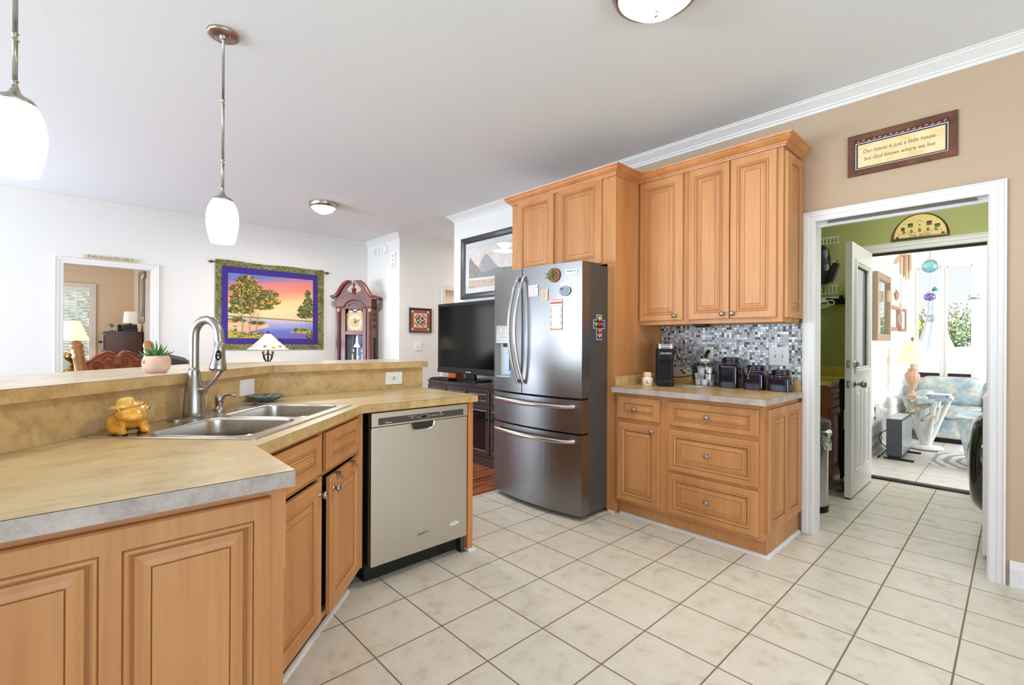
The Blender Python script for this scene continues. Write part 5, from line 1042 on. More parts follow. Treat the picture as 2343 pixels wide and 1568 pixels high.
b.rings([[(.112 * math.cos(2 * PI * i / n_), .043, 1.505 + .112 * math.sin(2 * PI * i / n_)) for i in range(n_)], [(.068 * math.cos(2 * PI * i / n_), .043, 1.505 + .068 * math.sin(2 * PI * i / n_)) for i in range(n_)]]); b.slab([(.085 * math.cos(a), 1.650 + .095 * math.sin(a)) for a in [PI * i / 20 for i in range(21)]], .0435, .046, 1)
b.slab([(.028 * math.cos(a), 1.700 + .028 * math.sin(a)) for a in [2 * PI * i / 20 for i in range(20)]], .0425, .0435, 2)
for s_ in (-1, 1): b.slab([(s_ * .058 + .027 * math.cos(a), 1.653 + .027 * math.sin(a)) for a in [PI * i / 12 for i in range(13)]], .0425, .0435, 0)
for i, ch in enumerate(('12', '1', '2', '3', '4', '5', '6', '7', '8', '9', '10', '11')):
    a = PI / 2 - i * PI / 6; text_mb(b, ch, .030, Matrix.Translation((.090 * math.cos(a), .0425, 1.505 + .090 * math.sin(a))) @ Matrix.Rotation(PI / 2, 4, 'X'), 3, .0004)
build('chapter_ring', b, [flat('ring_silver', (206, 200, 182), .5), flat('moon_blue', (52, 66, 120), .5), flat('moon_gold', (232, 200, 120), .4), INK], dial, world=False)
b = MB(); b.slab([(-.006, 1.505), (.006, 1.505), (.002, 1.57), (-.002, 1.57)], .039, .041); b.slab([(-.002, 1.510), (.004, 1.500), (.088, 1.553), (.086, 1.556)], .037, .039); b.slab([(.010 * math.cos(a), 1.505 + .010 * math.sin(a)) for a in [2 * PI * i / 12 for i in range(12)]], .036, .041)
for x, z in ((-.06, 1.49), (.06, 1.49), (0, 1.458)): b.slab([(x + .004 * math.cos(a), z + .004 * math.sin(a)) for a in [2 * PI * i / 10 for i in range(10)]], .041, .0425)
build('hands', b, BLACK, dial, world=False)
b = MB(); b.box(-.145, .028, .48, .15, .031, 1.32); b.box(-.125, .028, 1.36, .125, .031, 1.70); build('door_glass', b, clear('clock_glass', (1, 1, 1), .0, .02, .12), CL, world=False)
b = MB(); b.box(-.17, .230, .48, .17, .2385, 1.318); build('back_mirror', b, flat('clock_back_mirror', (74, 78, 104), .3, .5), CL, world=False)
b = MB(); b.box(.004, .12, .90, .014, .125, 1.32, 0); b.slab([(.0, 1.30), (.02, 1.30), (.026, 1.20), (.055, 1.150), (.055, 1.143), (-.04, 1.143), (-.04, 1.150), (-.006, 1.20)], .10, .11, 0); b.lathe([(0, .84), (.03, .845), (.03, .855), (0, .86)], (.008, .12, 0), 20)
for x, zt in ((-.075, 1.09), (.0, .99), (.075, 1.09)):
    b.cyl((x, .16, .80), (x, .16, zt - .05), .018, 16); b.rings([[(x + .020 * math.cos(a) * s1, .16, zt + .020 * math.sin(a) * s1) for a in [2 * PI * i / 16 for i in range(16)]] for s1 in (1, .7)]); b.cyl((x, .165, zt), (x, .165, 1.32), .0012, 6)
build('pendulum', b, flat('brass_polished', (232, 206, 150), .2, .8), CL, world=False)
b = MB()
for z0_ in (1.42, 1.52, 1.60): b.box(.2555, .085, z0_, .2565, .125, z0_ + .05); b.box(.2555, .15, z0_, .2565, .185, z0_ + .05)
b.box(.2550, .1, .55, .2562, .22, 1.28); build('side_grille', b, BLACKM, CL, world=False)

# wall devices by the clock
def disc(y, z, r, label, nm='smoke_detector', slots=6):
    b = MB(); b.X = Matrix.Translation((3.459, y, z)) @ Matrix.Rotation(-PI / 2, 4, 'Y'); b.lathe([(r, .001), (r, .016), (r * .82, .030), (r * .5, .036), (0, .037)], seg=28, m=0); b.lathe([(r * .3, .0365), (r * .3, .0395), (0, .0395)], seg=16, m=0)
    for i in range(slots): a = i * PI / 3; b.box(r * .55 * math.cos(a) - .005, r * .55 * math.sin(a) - .005, .034, r * .55 * math.cos(a) + .005, r * .55 * math.sin(a) + .005, .0375, 1)
    solo(nm, b, [WPLAS, INK], label, 'smoke detector')
disc(6.70, 2.585, .062, 'round white smoke detector with dark slots, left of the other on the corner wall'); disc(6.47, 2.605, .070, 'round white plain detector next to the chime box', slots=0)
b = MB(); b.box(3.430, 6.135, 2.315, 3.459, 6.265, 2.515, 0)
for z in (2.35, 2.41, 2.47):
    for k in range(3): b.box(3.4285, 6.165, z + k * .009 - .012, 3.4305, 6.215, z + k * .009 - .008, 1)
solo('door_chime', b, [WPLAS, INK], 'white door chime box with three louvred marks near the corner', 'door chime', bevel=.002)
# small framed quilt block and switch on the hall wall
F = facing((3.808, 6.049, 1.541), (0, -1, 0)); o = thing('framed_quilt_block', 'small dark framed quilt block picture on the hall wall', 'picture', (3.808, 6.04, 1.36))
b = MB(); b.X = F; frame_rect(b, .378, .362, .028, .018); build('frame', b, flat('frame_forest', (52, 46, 32), .5), o)
b = MB(); b.X = F; b.box(-.162, -.153, .001, .162, .153, .004, 0); b.box(-.110, -.105, .004, .110, .105, .0055, 1)
for i in range(-4, 5):
    for j in range(-4, 5):
        if abs(i) + abs(j) > 6: continue
        m_ = 2 if (abs(i) + abs(j)) % 3 == 0 else 3 if (i * j) % 4 == 1 else 0 if (abs(i) == abs(j)) else 1
        b.box(i * .022 - .0105, j * .021 - .010, .0055, i * .022 + .0105, j * .021 + .010, .0065, m_)
for sx2 in (-1, 1):
    for sy2 in (-1, 1): b.box(sx2 * .135 - .016, sy2 * .128 - .016, .004, sx2 * .135 + .016, sy2 * .128 + .016, .005, 1)
build('quilt_block', b, [flat('q_rose', (168, 82, 76), .9), flat('q_cream', (222, 206, 172), .9), flat('q_green', (62, 74, 46), .9), flat('q_maroon', (104, 40, 40), .9)], o)
b = MB(); b.X = facing((3.775, 6.049, 1.158), (0, -1, 0)); b.prism(rrect(-.060, -.060, .060, .060, .004, 3), 0, .006)
for x in (-.023, .023): b.box(x - .005, -.012, .006, x + .005, .012, .008, 1); b.box(x - .003, .0, .006, x + .003, .008, .016, 0)
solo('light_switch', b, [WPLAS, flat('sw_grey', (190, 188, 186), .5)], 'white double switch plate below the small framed quilt block', 'switch')
# television, console, framed landscape
o = thing('tv_console', 'long dark espresso media console under the television', 'console', (3.2, 3.87, 0)); ESP = flat('espresso_wood', (52, 38, 36), .25, coat=.5, var=.2, vscale=12)
cy0, cy1, cx0 = 3.12, 4.63, 2.985
b = MB(); b.box(cx0 + .03, cy0 + .02, .08, 3.44, cy1 - .02, .765); b.box(cx0 + .02, cy0 + .01, 0, 3.44, cy1 - .01, .08); build('carcass', b, ESP, o, bevel=.004)
b = MB(); b.prism([(cx0, cy0 + .06), (cx0 + .04, cy0), (3.445, cy0), (3.445, cy1), (cx0 + .04, cy1), (cx0, cy1 - .06)], .765, .800); build('top', b, ESP, o, bevel=.006)
ys = [cy0 + .03 + i * (cy1 - cy0 - .06) / 4 for i in range(5)]
for i in range(4):
    for (z0, z1, nm) in ((.60, .745, 'drawer'), (.11, .585, 'door')):
        b = MB(); b.X = Matrix.Translation((cx0 + .03, ys[i + 1], 0)) @ Matrix.Rotation(-PI / 2, 4, 'Z'); w_ = ys[1] - ys[0]; fr_ = .035
        b.box(.008, -.018, z0, w_ - .008, 0, z1); b.X = b.X; d = build(nm, b, ESP, o, bevel=.003)
        b = MB(); b.X = Matrix.Translation((cx0 + .03, ys[i + 1], 0)) @ Matrix.Rotation(-PI / 2, 4, 'Z'); b.rings([[(.008 + q, -.018 - dd, z0 + q), (w_ - .008 - q, -.018 - dd, z0 + q), (w_ - .008 - q, -.018 - dd, z1 - q), (.008 + q, -.018 - dd, z1 - q)] for q, dd in ((fr_, 0), (fr_ + .006, .006), (fr_ + .012, .0))]); b.box(fr_ + .022, -.0185, z0 + fr_ + .014, w_ - fr_ - .022, -.018, z1 - fr_ - .014, 1) if nm == 'door' else None
        build('panel_frame', b, [flat('espresso_edge', (92, 72, 66), .3), flat('dark_glass', (20, 20, 24), .05)], d)
        b = MB(); kz = (z0 + z1) / 2 if nm == 'drawer' else z1 - .12; ky = (ys[i] + ys[i + 1]) / 2 if nm == 'drawer' else (ys[i] + .035 if i % 2 else ys[i + 1] - .035); b.ball((cx0 - .002, ky, kz), .012, 12); build('knob', b, flat('knob_iron', (60, 56, 54), .25, .8), d)
TV = thing('television', 'flat screen television on the dark console', 'television', (3.24, 4.12, .80)); ty0, ty1, tz0, tz1, tX = 3.50, 4.73, .868, 1.672, 3.222
b = MB(); b.box(tX, ty0, tz0, tX + .055, ty1, tz1); b.box(tX - .006, ty0, tz0, tX + .02, ty1, tz0 + .045); build('housing', b, BLACK, TV, bevel=.006)
b = MB(); b.box(tX - .0025, ty0 + .032, tz0 + .068, tX - .0005, ty1 - .032, tz1 - .035); build('screen', b, flat('tv_screen', (5, 6, 7), .12, spec=.18), TV)
b = MB(); b.box(tX + .01, 4.05, .812, tX + .05, 4.19, .87); b.prism(rrect(tX - .11, 3.87, tX + .15, 4.37, .06), .8003, .812); build('stand', b, BLACK, TV, bevel=.003)
b = MB(); text_mb(b, 'SAMSUNG', .020, facing((tX - .0065, 4.13, tz0 + .023), (-1, 0, 0)), 0, .0004); build('logo', b, PAPER, TV)
b = MB(); b.box(2.995, 4.20, .8005, 3.105, 4.50, .83); solo('cable_box', b, BLACK, 'low black set top box in front of the television', 'electronics', bevel=.004)
b = MB(); b.prism(rrect(3.03, 4.555, 3.10, 4.62, .02), .8005, .815); solo('remote_control', b, BLACK, 'small black remote at the left end of the console', 'remote control', bevel=.004)
b = MB(); b.box(3.30, 4.48, .8005, 3.42, 4.62, .90); solo('orange_box', b, flat('box_orange', (206, 96, 44), .6), 'orange box behind the television on the console', 'box', bevel=.003)
o = thing('framed_landscape', 'large black framed mountain lake print above the television', 'picture', (3.48, 4.08, 1.738)); F = facing((3.4985, 4.075, 2.100), (-1, 0, 0))
b = MB(); b.X = F; frame_rect(b, 1.08, .730, .068, .030); build('frame', b, flat('frame_black', (40, 36, 36), .3, coat=.4), o)
b = MB(); b.X = F; b.box(-.478, -.303, .001, .478, .303, .006); build('mat_board', b, flat('mat_grey', (204, 208, 212), .8), o)
b = MB(); b.X = F; b.box(-.405, -.232, .006, .405, .232, .008, 0); b.box(-.408, -.235, .006, .408, .235, .0065, 5)
b.prism([(-.40, -.10), (-.40, .10), (-.36, .12), (-.33, .07), (-.26, .02), (-.18, -.06), (-.15, -.10)], .008, .009, 1); b.prism([(-.24, -.02), (-.18, .06), (-.13, .11), (-.09, .14), (-.03, .10), (.04, .03), (.12, -.03), (.16, -.08), (-.2, -.08)], .008, .0087, 2)
b.prism([(-.40, -.12), (.40, -.14), (.40, -.06), (.1, -.04), (-.15, -.07), (-.40, -.05)], .0088, .0095, 3); b.prism([(-.405, -.232), (.405, -.232), (.405, -.17), (.12, -.15), (-.1, -.16), (-.405, -.14)], .009, .0105, 4)
b.prism([(-.40, -.05), (-.39, .0), (-.37, -.04), (-.355, .01), (-.34, -.04), (-.32, .0), (-.30, -.06)], .0095, .0105, 1)
b.tube([(-.05, -.19, .011), (.10, -.14, .011)], .008, 6, 0)
build('print', b, [batik('print_sky', [(196, 188, 186), (216, 208, 202), (226, 220, 212)], 5), flat('print_cliff', (140, 130, 124), .8, var=.2, vscale=20), flat('print_peak', (160, 156, 164), .8, var=.15, vscale=18), flat('print_lake', (132, 136, 132), .8, var=.2, vscale=30), flat('print_sand', (190, 170, 146), .8, var=.15, vscale=25), flat('print_fillet', (176, 150, 120), .6)], o)
b = MB(); b.X = F; b.box(-.478, -.303, .0125, .478, .303, .0135); build('glazing', b, clear('picture_glass', (1, 1, 1), .0, .02, .16), o)
# ------------------------------------------------------------------ chairs behind the bar, lamps
OAK = wood('oak_golden', (132, 80, 32), (178, 118, 56), .35, coat=.3); OAKR = batik('oak_carved_red', [(96, 44, 24), (150, 78, 46), (176, 98, 60)], 26, .35)
cA = PI / 4 + .03; o = thing('carved_chair', 'oak bar chair with carved pressed back and turned posts behind the bar', 'chair', (.249, 3.85, 0), PI / 4)
# local: x along the bar, y away from the camera; chair faces the bar (-y), back at y=+
chp = [(-.265, .0), (.255, .0)]
b = MB(); b.prism([(-.24, -.42), (.22, -.42), (.25, -.36), (.23, .0), (-.25, .0), (-.27, -.36)], .70, .735); st = build('seat', b, OAK, o, world=False, bevel=.008)
for x in (-.21, .19):
    for y in (-.36, -.04):
        b = MB(); b.tube([(x, y, .70), (x + (.03 if x > 0 else -.03), y + (.03 if y > -.1 else -.03), .35), (x + (.05 if x > 0 else -.05), y + (.05 if y > -.1 else -.05), .0)], [.018, .026, .015], 14); build('leg', b, OAK, o, world=False)
b = MB()
for y in (-.38, -.03): b.cyl((-.24, y, .30), (.23, y, .30), .011)
for x in (-.24, .22): b.cyl((x, -.38, .22), (x, -.02, .22), .011)
build('stretcher', b, OAK, o, world=False)
for x, lx in ((-.265, .045), (.255, -.02)):
    b = MB(); prs = [(0, .024), (.05, .026), (.30, .027), (.385, .027), (.395, .031), (.405, .024), (.42, .031), (.43, .025), (.445, .030), (.462, .031), (.480, .024), (.487, .001)]
    b.tube([(x + lx * (1 - h / .487), h * .10 - .01, .735 + h) for h, r in prs], [r for h, r in prs], 20); build('post', b, OAK, o, world=False)
b = MB(); crest = []
for i in range(33):
    t = i / 32; x = -.235 + .46 * t; s_ = abs(t - .5) * 2; crest.append((x, 1.120 + .040 * math.exp(-((s_ - .28) / .26) ** 2) - .012 * math.exp(-(s_ / .09) ** 2) - .03 * max(0, s_ - .72) / .28 + .008 * math.sin(s_ * 14) * (s_ > .5)))
poly = crest + [(.225, .97), (.0, .955), (-.225, .97)]
b.slab([(x, z) for x, z in poly], .018, .038); cr = build('crest_rail', b, OAKR, o, world=False, bevel=.004)
b = MB()
def spiral(cx, cz, r0, n_, s_, rr=.0045):
    P = [(cx + s_ * r0 * (1 - i / n_) * math.cos(i * .55), .017, cz + r0 * (1 - i / n_) * math.sin(i * .55)) for i in range(n_)]; b.tube(P, rr, 6)
for s_ in (-1, 1):
    cx0_ = -.005
    spiral(cx0_ + s_ * .065, 1.095, .042, 15, s_); spiral(cx0_ + s_ * .145, 1.065, .036, 14, -s_); spiral(cx0_ + s_ * .06, 1.02, .03, 13, -s_); spiral(cx0_ + s_ * .19, 1.02, .026, 12, s_); spiral(cx0_ + s_ * .125, 1.005, .026, 12, s_); spiral(cx0_ + s_ * .015, 1.06, .02, 10, s_)
    b.tube([(cx0_ + s_ * x, .017, z) for x, z in ((.21, 1.085), (.17, 1.11), (.12, 1.135), (.08, 1.15), (.03, 1.14))], .005, 6)
    b.tube([(cx0_ + s_ * x, .017, z) for x, z in ((.01, .975), (.08, .985), (.15, .98), (.21, .99))], .005, 6)
build('carving', b, flat('carving_dark', (110, 52, 30), .35), cr, world=False)
b = MB()
for i in range(6): x = -.17 + i * .066; b.cyl((x, .01, .735), (x, .028, .965), .009, 10)
build('spindle', b, OAK, o, world=False)
# leather recliner
o = thing('leather_recliner', 'dark charcoal leather recliner, only its rounded top showing over the bar', 'recliner', (.72, 6.05, 0), .1)
LEA = flat('charcoal_leather', (48, 46, 46), .5, bump=.2, bscale=90)
b = MB(); b.box(-.42, -.45, .05, .42, .42, .45); build('seat', b, LEA, o, world=False, bevel=.05, seg=4)
b = MB(); pts = [(-.34, .40), (.34, .40), (.35, .85), (.33, .97), (.26, 1.035), (.12, 1.075), (0, 1.085), (-.12, 1.075), (-.26, 1.035), (-.33, .97), (-.35, .85)]; b.slab(pts, .22, .46); build('backrest', b, LEA, o, world=False, bevel=.05, seg=4)
for s_ in (-1, 1): b = MB(); b.box(s_ * .36, -.42, .08, s_ * .50, .36, .62); build('armrest', b, LEA, o, world=False, bevel=.05, seg=4)
# tiffany style lamp on a table
lx, ly = 1.856, 6.50
b = MB(); b.box(lx - .30, ly - .26, .70, lx + .30, ly + .26, .735)
o = thing('side_table', 'dark side table under the stained glass lamp behind the bar', 'table', (lx, ly, 0)); build('tabletop', b, ESP, o, bevel=.004)
for sx3 in (-1, 1):
    for sy3 in (-1, 1): b = MB(); b.box(lx + sx3 * .25 - .02, ly + sy3 * .21 - .02, 0, lx + sx3 * .25 + .02, ly + sy3 * .21 + .02, .70); build('leg', b, ESP, o, bevel=.003)
o = thing('stained_glass_lamp', 'cone shaped stained glass lamp with amber leaves in front of the quilt', 'lamp', (lx, ly, .735)); BRZ = flat('bronze_dark', (58, 46, 38), .4, .6)
b = MB(); b.lathe([(.10, 0), (.105, .008), (.07, .020), (.02, .03), (.012, .06), (.011, .38), (.014, .56), (.006, .585)], (lx, ly, .735), 24)
for i in range(4):
    a = i * PI / 2 + .4; d_ = Vector((math.cos(a), math.sin(a), 0)); c0 = Vector((lx, ly, 0))
    P = [c0 + d_ * r + Vector((0, 0, z)) for r, z in ((.012, 1.075), (.03, 1.055), (.055, 1.045), (.075, 1.06), (.082, 1.085), (.070, 1.095), (.064, 1.080))]; b.tube(P, .006, 8)
    P = [c0 + d_ * r + Vector((0, 0, z)) for r, z in ((.012, .80), (.04, .83), (.045, .90), (.03, .97), (.055, 1.0), (.07, 1.045))]; b.tube(P, .007, 8)
build('base', b, BRZ, o)
m, n, l, p = mk('stained_glass'); tc = n.new('ShaderNodeTexCoord'); v = n.new('ShaderNodeTexVoronoi'); v.inputs['Scale'].default_value = 9; l.new(tc.outputs['Object'], v.inputs[0]); r_ = n.new('ShaderNodeValToRGB'); l.new(v.outputs['Color'], r_.inputs[0]); e = r_.color_ramp.elements; e[0].position = .2; e[0].color = (*s2l((255, 244, 220)), 1); e[1].position = .9; e[1].color = (*s2l((250, 232, 200)), 1); l.new(r_.outputs[0], p.inputs['Base Color']); l.new(r_.outputs[0], p.inputs['Emission Color']); p.inputs['Emission Strength'].default_value = .45
SG = m
def shr(t): return .030 + (.247 - .030) * t ** 1.0, 1.322 - .205 * t - .012 * math.sin(PI * t)
b = MB(); b.lathe([shr(1 - i / 10) for i in range(11)], (lx, ly, 0), 16, smooth=False); b.f = b.f[:-2]; b.mi = b.mi[:-2]; b.sm = b.sm[:-2]; sh_ = build('lamp_shade', b, SG, o)
b = MB()
for i in range(16):
    a = 2 * PI * i / 16; b.tube([(lx + (shr(t)[0] + .001) * math.cos(a), ly + (shr(t)[0] + .001) * math.sin(a), shr(t)[1]) for t in (0, .25, .5, .75, 1)], .0018, 5)
for t in (.66, 1.0): P = [(lx + (shr(t)[0]) * math.cos(2 * PI * i / 32), ly + (shr(t)[0]) * math.sin(2 * PI * i / 32), shr(t)[1]) for i in range(33)]; b.tube(P, .002, 5)
build('leading', b, BRZ, sh_)
b = MB()
for i in range(14):
    a = 2 * PI * (i + .5) / 14; t = .80 if i % 2 else .88; r, z = shr(t); s_ = .026; nrm = Vector((math.cos(a), math.sin(a), .9)).normalized(); b.X = Matrix.Translation((lx + r * math.cos(a), ly + r * math.sin(a), z)) @ facing((0, 0, 0), nrm); b.prism([(s_ * (1 if k % 2 else .65) * math.cos(k * PI / 4 + i), s_ * (1 if k % 2 else .65) * math.sin(k * PI / 4 + i)) for k in range(8)], .0, .004, i % 3); b.X = Matrix.Identity(4)
build('glass_leaf', b, [flat('amber_glass', (176, 84, 36), .2), flat('amber_gold', (204, 140, 60), .2), flat('olive_glass', (128, 112, 56), .2)], sh_)
b = MB(); b.lathe([(.034, 1.318), (.030, 1.326), (.010, 1.332), (.008, 1.338), (.011, 1.345), (0, 1.360)], (lx, ly, 0), 20); build('finial', b, BRZ, o)
point('stained_glass_glow', (lx, ly, 1.20), 5, (1, .84, .62), .03)

# ------------------------------------------------------------------ bedroom
o = thing('chest_of_drawers', 'dark cherry chest of drawers side on against the bedroom wall', 'chest', (.60, 9.3, 0)); CHD = wood('chest_cherry', (70, 34, 22), (120, 66, 42), .3, (4, 4, 1), coat=.3)
b = MB(); b.box(.395, 8.90, .06, .815, 9.80, 1.325); b.box(.37, 8.88, 1.325, .82, 9.82, 1.355); b.box(.38, 8.89, 0, .82, 9.81, .08); b.box(.385, 8.895, 1.02, .818, 8.90, 1.05); build('carcass', b, CHD, o, bevel=.006)
for i in range(5):
    z0 = .10 + i * .245; b = MB(); b.box(.372, 8.93, z0, .395, 9.77, z0 + .225); d = build('drawer', b, CHD, o, bevel=.004)
    for y in (9.12, 9.58): b = MB(); b.ball((.355, y, z0 + .12), .016, 10); b.cyl((.36, y, z0 + .12), (.375, y, z0 + .12), .006); build('knob', b, BRZ, d)
b = MB(); b.box(.59, 9.02, 1.3555, .77, 9.26, 1.405); b.box(.60, 9.03, 1.405, .765, 9.25, 1.46); solo('jewelry_box', b, flat('box_espresso', (44, 32, 30), .3), 'dark wooden box under the small white lamp on the chest', 'box', bevel=.004)
o = thing('small_lamp', 'small white drum shade lamp on the chest of drawers', 'lamp', (.69, 9.14, 1.4605)); b = MB(); b.lathe([(.035, 0), (.035, .006), (.008, .012), (.008, .05)], (.69, 9.14, 1.4605), 20); build('base', b, BRZ, o)
b = MB(); b.lathe([(.086, 1.487), (.072, 1.655)], (.69, 9.14, 0), 32); b.f = b.f[:-2]; b.mi = b.mi[:-2]; b.sm = b.sm[:-2]; build('lamp_shade', b, flat('shade_white', (244, 238, 228), .8, emit=.35), o)
b = MB(); b.box(.535, 8.96, 1.3555, .585, 9.06, 1.455, 0); b.box(.5335, 8.975, 1.38, .535, 9.045, 1.44, 1); solo('clock_radio', b, [BLACK, DKGREY], 'small black clock radio beside the dark wooden box', 'radio', bevel=.004)
o = thing('dome_clock', 'small anniversary clock under a glass dome on the chest', 'clock', (.47, 9.02, 1.355)); b = MB(); b.lathe([(.045, .0005), (.045, .012)], (.47, 9.02, 1.355), 24); build('base', b, flat('dome_base_cherry', (86, 40, 28), .3), o)
b = MB(); b.lathe([(.038, .012), (.038, .075), (.030, .098), (.015, .108), (0, .110)], (.47, 9.02, 1.355), 24); build('dome', b, JARG, o)
b = MB(); b.cyl((.455, 9.02, 1.367), (.455, 9.02, 1.43), .003); b.cyl((.485, 9.02, 1.367), (.485, 9.02, 1.43), .003); b.X = facing((.47, 9.0, 1.435), (0, -1, 0)); b.lathe([(.022, 0), (.022, .008), (0, .008)], seg=20); b.X = Matrix.Identity(4); build('movement', b, GOLD, o)
o = thing('brass_lamp', 'brass urn table lamp with pleated cream shade in the bedroom doorway', 'lamp', (.045, 9.85, .752)); BR = flat('brass_aged', (168, 138, 82), .25, .85)
b = MB(); b.lathe([(.095, 0), (.095, .012), (.075, .02), (.040, .035), (.028, .06), (.045, .075), (.030, .09), (.020, .12), (.030, .15), (.075, .18), (.088, .215), (.086, .235), (.060, .258), (.085, .268), (.060, .285), (.028, .31), (.018, .34), (.030, .36), (.016, .375), (.014, .40), (.018, .41), (.018, .46), (.006, .47), (.006, .72)], (.045, 9.85, .752), 36); build('base', b, BR, o)
b = MB(); nn = 72; f1 = [(.045 + (.210 + .004 * (i % 2)) * math.cos(2 * PI * i / nn), 9.85 + (.210 + .004 * (i % 2)) * math.sin(2 * PI * i / nn), 1.215) for i in range(nn)]; f2 = [(.045 + (.098 + .003 * (i % 2)) * math.cos(2 * PI * i / nn), 9.85 + (.098 + .003 * (i % 2)) * math.sin(2 * PI * i / nn), 1.515) for i in range(nn)]
b.rings([f1, f2]); build('lamp_shade', b, glow('pleated_shade', (252, 238, 208), .8), o); point('brass_lamp_glow', (.045, 9.85, 1.3), 3, (1, .86, .66), .04)
o = thing('night_table', 'small wooden night table carrying the brass lamp', 'table', (.03, 9.85, 0)); b = MB(); b.box(-.25, 9.6, .72, .30, 10.1, .7515); build('tabletop', b, CHD, o, bevel=.004)
b = MB(); b.box(-.22, 9.63, .08, .27, 10.08, .72); build('body', b, CHD, o, bevel=.004)
for x in (-.2, .24):
    for y in (9.65, 10.05): b = MB(); b.box(x - .02, y - .02, 0, x + .02, y + .02, .085); build('leg', b, CHD, o)
o = thing('bedroom_picture', 'narrow grey framed botanical picture on the bedroom side wall', 'picture', (.82, 8.99, 1.49)); F = facing((.829, 8.99, 1.88), (-1, 0, 0)); b = MB(); b.X = F; frame_rect(b, .76, .78, .05, .03); build('frame', b, flat('frame_silver', (150, 146, 138), .4, .4), o)
b = MB(); b.X = F; b.box(-.34, -.35, .001, .34, .35, .006, 0)
for s_ in (-.12, .05, .16): b.tube([(s_, -.3, .008), (s_ + .05, 0, .008), (s_ - .03, .28, .008)], .006, 6, 1)
build('print', b, [flat('print_pale', (212, 204, 190), .8), flat('print_stem', (120, 112, 100), .8)], o)

# ------------------------------------------------------------------ kitchen wall sign and laundry things
o = thing('house_sign', 'wood framed sign reading Our house is just a little house above the doorway', 'sign', (3.49, .47, 2.243))
F = facing((3.4985, .4705, 2.366), (-1, 0, 0)); SW_, SH_ = .493, .246
b = MB(); b.X = F; frame_rect(b, SW_, SH_, .036, .016, 0, [(0, 0), (0, .012), (.003, .014), (.033, .013), (.036, .009), (.036, 0)]); build('frame', b, wood('rustic_frame', (84, 50, 32), (132, 84, 54), .7, (9, 9, 9), fine=.5, coat=0), o)
b = MB(); b.X = F; iw, ih = SW_ / 2 - .034, SH_ / 2 - .034
b.box(-iw, -ih, .001, iw, ih, .004, 0); b.box(-iw + .004, -ih + .002, .004, iw - .004, ih - .018, .005, 1); b.box(-iw + .008, -ih + .006, .005, iw - .008, ih - .022, .0055, 2); b.box(-iw + .016, -ih + .012, .0055, iw - .016, ih - .030, .006, 3)
for i in range(16):
    x = -iw + .012 + i * .026; yy = ih - .009 + .003 * math.sin(i * 2.2); b.tube([(x, yy - .003, .0045), (x + .006, yy + .003, .0048), (x + .012, yy, .0045)], .0018, 5, 1)
build('panel', b, [flat('band_maroon', (96, 44, 50), .7), PAPER, flat('band_black', (44, 46, 42), .7), batik('parchment', [(226, 190, 130), (238, 212, 160), (240, 224, 184)], 8)], o)
b = MB(); b.X = F; text_mb(b, 'Our house is just a little house...', .0305, Matrix.Translation((0, .014, .0062)), 0, .0003, shear=.18, sx=.86); text_mb(b, 'but God knows where we live', .0305, Matrix.Translation((-.006, -.030, .0062)), 0, .0003, shear=.18, sx=.86); build('lettering', b, flat('letter_brown', (104, 78, 48), .7), o)
# half-round plaque over the sunroom door
o = thing('village_plaque', 'half round framed plaque with little houses above the sunroom door', 'plaque', (5.36, .583, 2.145)); F = facing((5.3685, .583, 2.146), (-1, 0, 0)); b = MB(); b.X = F; A = [PI * i / 28 for i in range(29)]
def half(rx, rz, z, dy=0): return [(rx * math.cos(a), dy + rz * math.sin(a), z) for a in A]
b.rings([half(.193, .213, 0, -.004), half(.193, .213, .012, -.004), half(.188, .207, .016, 0), half(.178, .196, .014, .008), half(.174, .192, .006, .012)], smooth=False); build('frame', b, wood('plaque_walnut', (70, 42, 26), (104, 64, 40), .4), o)
b = MB(); b.X = F; b.prism([(x, y) for x, y, z in half(.180, .198, 0, .006)], .001, .006, 0)
def hs(x, y, w, h, mc, mr): b.box(x - w / 2, y, .006, x + w / 2, y + h, .0072, mc); b.prism([(x - w / 2 - .004, y + h), (x + w / 2 + .004, y + h), (x + w / 2 - .004, y + h + .012), (x - w / 2 + .004, y + h + .012)], .006, .0075, mr); b.box(x - .004, y, .0072, x + .004, y + h * .5, .0078, mr)
hs(-.112, .072, .024, .018, 2, 1); hs(-.062, .098, .036, .022, 3, 1); hs(.062, .098, .034, .024, 2, 1); hs(.115, .072, .036, .018, 3, 1)
b.box(-.016, .105, .006, .016, .132, .0072, 4); b.prism([(-.022, .132), (.022, .132), (0, .155)], .006, .0072, 1); b.prism([(-.018, .132), (.018, .132), (0, .150)], .0072, .0078, 4); b.box(-.004, .150, .006, .004, .165, .0072, 4); b.box(-.004, .105, .0072, .004, .118, .0078, 1)
for x, h in ((-.105, .028), (-.055, .034), (0, .040), (.055, .036), (.105, .026)): b.prism([(x - .012, .050), (x + .012, .050), (x + .008, .050 + h * .6), (x, .048 + h), (x - .008, .050 + h * .6)], .006, .0075, 3); b.box(x - .001, .040, .006, x + .001, .052, .0075, 1)
for i in range(14):
    x = -.14 + i * .0215
    if min(abs(x - q) for q in (-.105, -.055, 0, .055, .105)) > .012: b.box(x - .003, .044, .006, x + .003, .051, .0075, 2); b.box(x - .001, .040, .006, x + .001, .045, .0072, 3)
for x in (-.150, .150): b.prism([(x - .012, .018), (x + .012, .018), (x + .007, .010), (x - .007, .010)], .006, .0075, 1); b.prism([(x - .014, .020), (x + .014, .020), (x + .009, .030), (x - .009, .030)], .006, .0075, 3)
